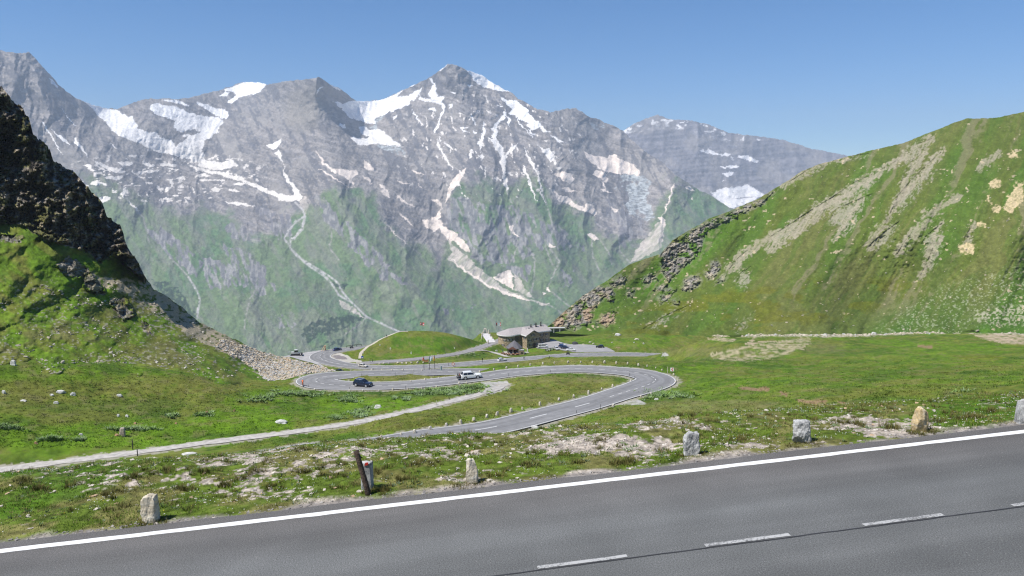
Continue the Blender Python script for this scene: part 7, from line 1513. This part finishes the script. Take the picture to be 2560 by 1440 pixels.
LEAF = bpy.data.materials.new('leaf_blades'); LEAF.use_nodes = True
_nt = LEAF.node_tree; _b = _nt.nodes['Principled BSDF']; _a = _nt.nodes.new('ShaderNodeAttribute'); _a.attribute_name = 'Col'; _nt.links.new(_a.outputs['Color'], _b.inputs['Base Color']); _b.inputs['Roughness'].default_value = .75; _b.inputs['Specular IOR Level'].default_value = .15
PEB = bpy.data.materials.new('loose_stones'); PEB.use_nodes = True
_nt = PEB.node_tree; _b = _nt.nodes['Principled BSDF']; _a = _nt.nodes.new('ShaderNodeAttribute'); _a.attribute_name = 'Col'; _nt.links.new(_a.outputs['Color'], _b.inputs['Base Color']); _b.inputs['Roughness'].default_value = .95; _b.inputs['Specular IOR Level'].default_value = .15
def stones(name, base, size, cols, label, flat=.7, seed=2, up=None):
    """angular stones: jittered boxes"""
    g = np.random.default_rng(seed); N = len(base)
    q = np.array([(x, y, z) for z in (-1, 1) for y in (-1, 1) for x in (-1, 1)], float)
    v = q[None] * g.uniform(.55, 1.0, (N, 8, 3)) * np.c_[np.ones(N), g.uniform(.6, 1, N), g.uniform(.4, .9, N) * flat][:, None] * .5 * size[:, None, None]
    a = g.uniform(0, math.tau, N); b_ = g.normal(0, .35, N); c, s = np.cos(a), np.sin(a); cb, sb = np.cos(b_), np.sin(b_)
    x, y, z = v[..., 0], v[..., 1], v[..., 2]; x, z = x * cb[:, None] - z * sb[:, None], x * sb[:, None] + z * cb[:, None]
    V = np.stack([x * c[:, None] - y * s[:, None], x * s[:, None] + y * c[:, None], z], -1) + base[:, None]
    f = np.array([(0, 2, 3, 1), (4, 5, 7, 6), (0, 1, 5, 4), (1, 3, 7, 5), (3, 2, 6, 7), (2, 0, 4, 6)])
    Fc = (np.arange(N)[:, None, None] * 8 + f[None]).reshape(-1, 4)
    o = np_mesh(name, V.reshape(-1, 3), Fc, PEB, np.repeat(cols, 8, 0), smooth=False, kind='stuff'); o['label'] = label; return o
# verge by the camera
N = 90000
s_ = nrg.uniform(-17, 27, N); w_ = .34 + 9.5 * nrg.random(N) ** 1.1
x = RE[0] + RD[0] * s_ + RN[0] * w_; y = RE[1] + RD[1] * s_ + RN[1] * w_; z = Hg(x, y)
u, v = proj(x, y, z); gr_ = np.maximum(gravel_amount(u, v, x, y), 1 - ss(.42, .72, w_))
turf = gr_ < nrg.uniform(.15, .75, N); inside = (u > -120) & (u < 2680)
k = turf & inside; B_ = np.c_[x, y, z][k]; m_ = len(B_)
tal = ss(.0, .5, fbm(B_[:, 0] / 1.4, B_[:, 1] / 1.4, 3, 2))
cl = lerp3(np.tile(np.array((.095, .150, .012), np.float32), (m_, 1)), (.17, .165, .05), ss(-.1, .45, fbm(B_[:, 0] / .8, B_[:, 1] / .8, 3, 5))); cl = lerp3(cl, (.065, .12, .012), (nrg.random(m_) < .2) * .8); cl = lerp3(cl, (.24, .21, .10), (nrg.random(m_) < .10) * .9)
blades('verge_grass', B_, .028 + .05 * tal * nrg.random(m_), np.full(m_, .008), 5, np.full(m_, .05), cl, 'short turf on the verge between road and slope', lean=1.2, root=.85)
# taller tussocks
tu = [(345, 1312, .07), (395, 1306, .08), (372, 1316, .05), (1160, 1213, .07), (1200, 1208, .07), (935, 1228, .08), (1712, 1142, .07), (1748, 1138, .07), (1988, 1112, .07), (2030, 1106, .07), (2332, 1080, .08), (2290, 1086, .1), (2230, 1072, .17), (2306, 1076, .14), (1240, 1190, .10), (1545, 1160, .13), (1580, 1155, .12), (560, 1215, .14), (90, 1225, .16), (60, 1205, .13), (180, 1215, .12), (330, 1195, .14), (420, 1180, .12), (505, 1180, .13), (1010, 1200, .12), (960, 1228, .13), (1040, 1160, .12), (760, 1180, .12), (930, 1180, .1), (2100, 1058, .12), (2150, 1062, .12), (2400, 1050, .14), (2440, 1045, .14), (2350, 1055, .12), (2480, 1030, .14), (2040, 1050, .1), (1660, 1130, .1), (1850, 1105, .1), (270, 1240, .12), (460, 1225, .12), (690, 1215, .1), (640, 1180, .12), (850, 1190, .1), (1500, 1100, .1), (1400, 1140, .1), (1330, 1165, .11)]
pts = []
for u_, v_, h_ in tu:
    p = at(u_, v_)
    for q in range(16): pts.append((p.x + rnd.gauss(0, .10), p.y + rnd.gauss(0, .10), p.z, h_))
for q in range(420):
    s1 = rnd.uniform(-16, 26); w1_ = rnd.uniform(.9, 9); xx = RE[0] + RD[0] * s1 + RN[0] * w1_; yy = RE[1] + RD[1] * s1 + RN[1] * w1_; zz = float(Hg(xx, yy)); h_ = rnd.uniform(.06, .13)
    for e in range(5): pts.append((xx + rnd.gauss(0, .07), yy + rnd.gauss(0, .07), zz, h_))
pts = np.array(pts); m_ = len(pts)
cl = lerp3(np.tile(np.array((.105, .115, .026), np.float32), (m_, 1)), (.20, .165, .06), nrg.random(m_) * .9)
blades('grass_tussocks', pts[:, :3], pts[:, 3], np.full(m_, .006), 14, np.full(m_, .05), cl, 'brownish grass tussocks on the verge', lean=.8, seed=4)
# grey-green rosettes, white and yellow flowers
k = inside & (nrg.random(N) < .014) & (w_ > .6); B_ = np.c_[x, y, z][k]; m_ = len(B_)
blades('alpine_herbs', B_, nrg.uniform(.03, .07, m_), np.full(m_, .018), 12, nrg.uniform(.04, .12, m_), lerp3(np.tile(np.array((.20, .25, .15), np.float32), (m_, 1)), (.06, .11, .02), nrg.random(m_) * 1.0), 'grey green alpine herbs on the verge', lean=1.4, seed=6)
k = inside & turf & (nrg.random(N) < .19) & (fbm(x / 1.6, y / 1.6, 3, 1) > -.10); B_ = np.c_[x, y, z + .035][k]; m_ = len(B_)
cl = lerp3(np.tile(np.array((.66, .66, .60), np.float32), (m_, 1)), (.62, .50, .05), (nrg.random(m_) < .10) * 1.0)
stones('wild_flowers', B_, nrg.uniform(.010, .022, m_), cl, 'tiny white and yellow flowers in the verge turf', seed=8)
# gravel and pebbles
k = inside & (gr_ > .45); B_ = np.c_[x, y, z][k]; m_ = len(B_)
cl = lerp3(np.tile(np.array((.40, .345, .28), np.float32), (m_, 1)), (.28, .25, .23), nrg.random(m_)); cl = lerp3(cl, (.60, .56, .50), (nrg.random(m_) < .18) * .9); wv2 = w_[k]; cl = lerp3(cl, (.19, .18, .175), (1 - ss(.4, .8, wv2)) * .8)
stones('gravel', B_ - np.array([0, 0, .002]), .016 + .06 * nrg.random(m_) ** 2.4, cl, 'pale gravel scattered on the verge', seed=3)
k = inside & (nrg.random(N) < .010); B_ = np.c_[x, y, z][k]; m_ = len(B_)
cl = lerp3(np.tile(np.array((.52, .47, .40), np.float32), (m_, 1)), (.42, .28, .15), (nrg.random(m_) < .2) * .8)
stones('pebbles', B_, nrg.uniform(.05, .13, m_), cl, 'larger pale stones lying in the verge gravel', flat=.45, seed=5)
# leafy plants on the bank below the tight bend, clumps in the meadows
reg = [(1130, 978, 75, 9, 170), (1190, 968, 30, 5, 80), (1060, 984, 40, 5, 90), (870, 999, 32, 10, 70), (1015, 996, 12, 5, 26), (985, 995, 6, 4, 12), (900, 1035, 26, 9, 60), (840, 1045, 20, 7, 30), (920, 1022, 14, 4, 20), (430, 1040, 18, 4, 26), (510, 1036, 22, 4, 36), (330, 1073, 60, 4, 60), (130, 1098, 30, 5, 36), (20, 1070, 40, 6, 30), (200, 1100, 12, 4, 16), (1640, 985, 36, 12, 60), (1690, 990, 40, 8, 40), (2440, 985, 60, 6, 50), (700, 985, 50, 10, 60), (650, 1000, 40, 10, 40), (760, 985, 60, 8, 60), (1160, 886, 60, 6, 60)]
uu, vv = [], []
for a, b_, ru, rv, c in reg:
    for q in range(c): uu.append(a + rnd.gauss(0, .5) * ru); vv.append(b_ + rnd.gauss(0, .5) * rv)
uu = np.array(uu); vv = np.array(vv); Y = castY(uu, vv); ok = (Y == Y) & (Y > 90); a, b_ = ray(uu, vv); B_ = np.c_[a * Y, Y, b_ * Y][ok]; m_ = len(B_)
blades('leafy_plants', B_, nrg.uniform(.25, .5, m_), nrg.uniform(.09, .17, m_), 14, nrg.uniform(.3, .7, m_), lerp3(np.tile(np.array((.145, .225, .065), np.float32), (m_, 1)), (.22, .29, .16), (nrg.random(m_) < .35) * .8), 'broad leafy plants in the meadow and on the bank', lean=2.0, seed=12, root=.9)
# rough grass standing over the meadow in the middle distance
M_ = 26000; uu = nrg.uniform(-40, 2600, M_); vv = nrg.uniform(895, 1120, M_); Y = castY(uu, vv); ok = (Y == Y) & (Y > 85) & (Y < 260)
a, b_ = ray(uu, vv); x2, y2, z2_ = a * Y, Y, b_ * Y; x2, y2, z2_ = x2[ok], y2[ok], z2_[ok]
for line, hw in ((A3, A_W), (P3, np.full(len(P3), 1.3))):
    d, kk = near_line(x2, y2, line, 10); q = d > hw[kk] + .9; x2, y2, z2_ = x2[q], y2[q], z2_[q]
u3, v3 = proj(x2, y2, z2_); q = polymask(u3, v3, PULL) < .5; x2, y2, z2_ = x2[q], y2[q], z2_[q]
cl = paint_basin(x2, y2, z2_) * 1.3; m_ = len(x2)
blades('meadow_grass', np.c_[x2, y2, z2_], nrg.uniform(.08, .24, m_), np.full(m_, .07), 6, nrg.uniform(.2, .6, m_), cl.astype(np.float32), 'rough grass of the meadow in the middle distance', lean=1.3, seed=14, root=.95)
# scree on the left spur and stones on its slope
def on_left(us, vs): return np.array([tuple(left_at(a, b_)) for a, b_ in zip(us, vs)])
uu = nrg.uniform(540, 838, 24000); vv = nrg.uniform(848, 966, 24000); k = polymask(uu, vv, SCREE_D, (8 * fbm(uu / 20, vv / 20, 2, 1), 4 * fbm(uu / 20, vv / 20, 2, 3))) > .5; uu, vv = uu[k][:7000], vv[k][:7000]
B_ = on_left(uu, vv); m_ = len(B_); sz = .22 + .8 * nrg.random(m_) ** 2.6
cl = lerp3(np.tile(np.array((.46, .39, .29), np.float32), (m_, 1)), (.40, .40, .39), (nrg.random(m_) < .45) * .9); cl = lerp3(cl, (.40, .28, .17), (nrg.random(m_) < .10) * .7)
stones('scree', B_, sz, cl, 'pale rubble of the scree slope beside the tight bend', flat=.8, seed=9)
uu = nrg.uniform(0, 660, 7000); vv = nrg.uniform(700, 945, 7000); k = (vv > np.interp(uu, [c[0] for c in L_CREST], [c[1] for c in L_CREST]) + 12) & ((fbm(uu / 60, vv / 26, 3, 6) > .18) | ((polymask(uu, vv, SCREE_L) > .5) & (nrg.random(7000) < .5))); uu, vv = uu[k][:800], vv[k][:800]
B_ = on_left(uu, vv); m_ = len(B_)
stones('slope_stones', B_, .25 + .75 * nrg.random(m_) ** 2.5, lerp3(np.tile(np.array((.42, .40, .35), np.float32), (m_, 1)), (.34, .28, .20), nrg.random(m_) * .8), 'pale stones strewn over the grass slope', flat=.5, seed=10)
uu = nrg.uniform(1400, 2560, 9000); vv = nrg.uniform(400, 828, 9000); k = (vv > np.interp(uu, [c[0] for c in R_CREST], [c[1] for c in R_CREST]) + 6) & ((polymask(uu, vv, ROCKR) > .5) | (nrg.random(9000) < .06)); uu, vv = uu[k][:1500], vv[k][:1500]
B_ = np.array([tuple(right_at(a, b_)) for a, b_ in zip(uu, vv)]); m_ = len(B_)
stones('outcrop_stones', B_, .3 + 1.1 * nrg.random(m_) ** 2.5, lerp3(np.tile(np.array((.34, .31, .27), np.float32), (m_, 1)), (.46, .38, .27), nrg.random(m_)), 'broken rocks on the hill outcrops', flat=.8, seed=11)
uu = np.r_[nrg.uniform(1780, 2560, 500)]; vv = np.interp(uu, [1780, 1900, 2100, 2300, 2430, 2560], [838, 837, 838, 832, 830, 833]) + nrg.normal(0, 1.6, 500); Y = castY(uu, vv); ok = Y == Y; a, b_ = ray(uu, vv); B_ = np.c_[a * Y, Y, b_ * Y][ok]; m_ = len(B_)
stones('track_rubble', B_, .4 + 1.3 * nrg.random(m_) ** 3, lerp3(np.tile(np.array((.50, .44, .35), np.float32), (m_, 1)), (.50, .50, .50), (nrg.random(m_) < .3) * 1.0), 'rubble along the track under the hill', flat=.6, seed=13)
print('done')
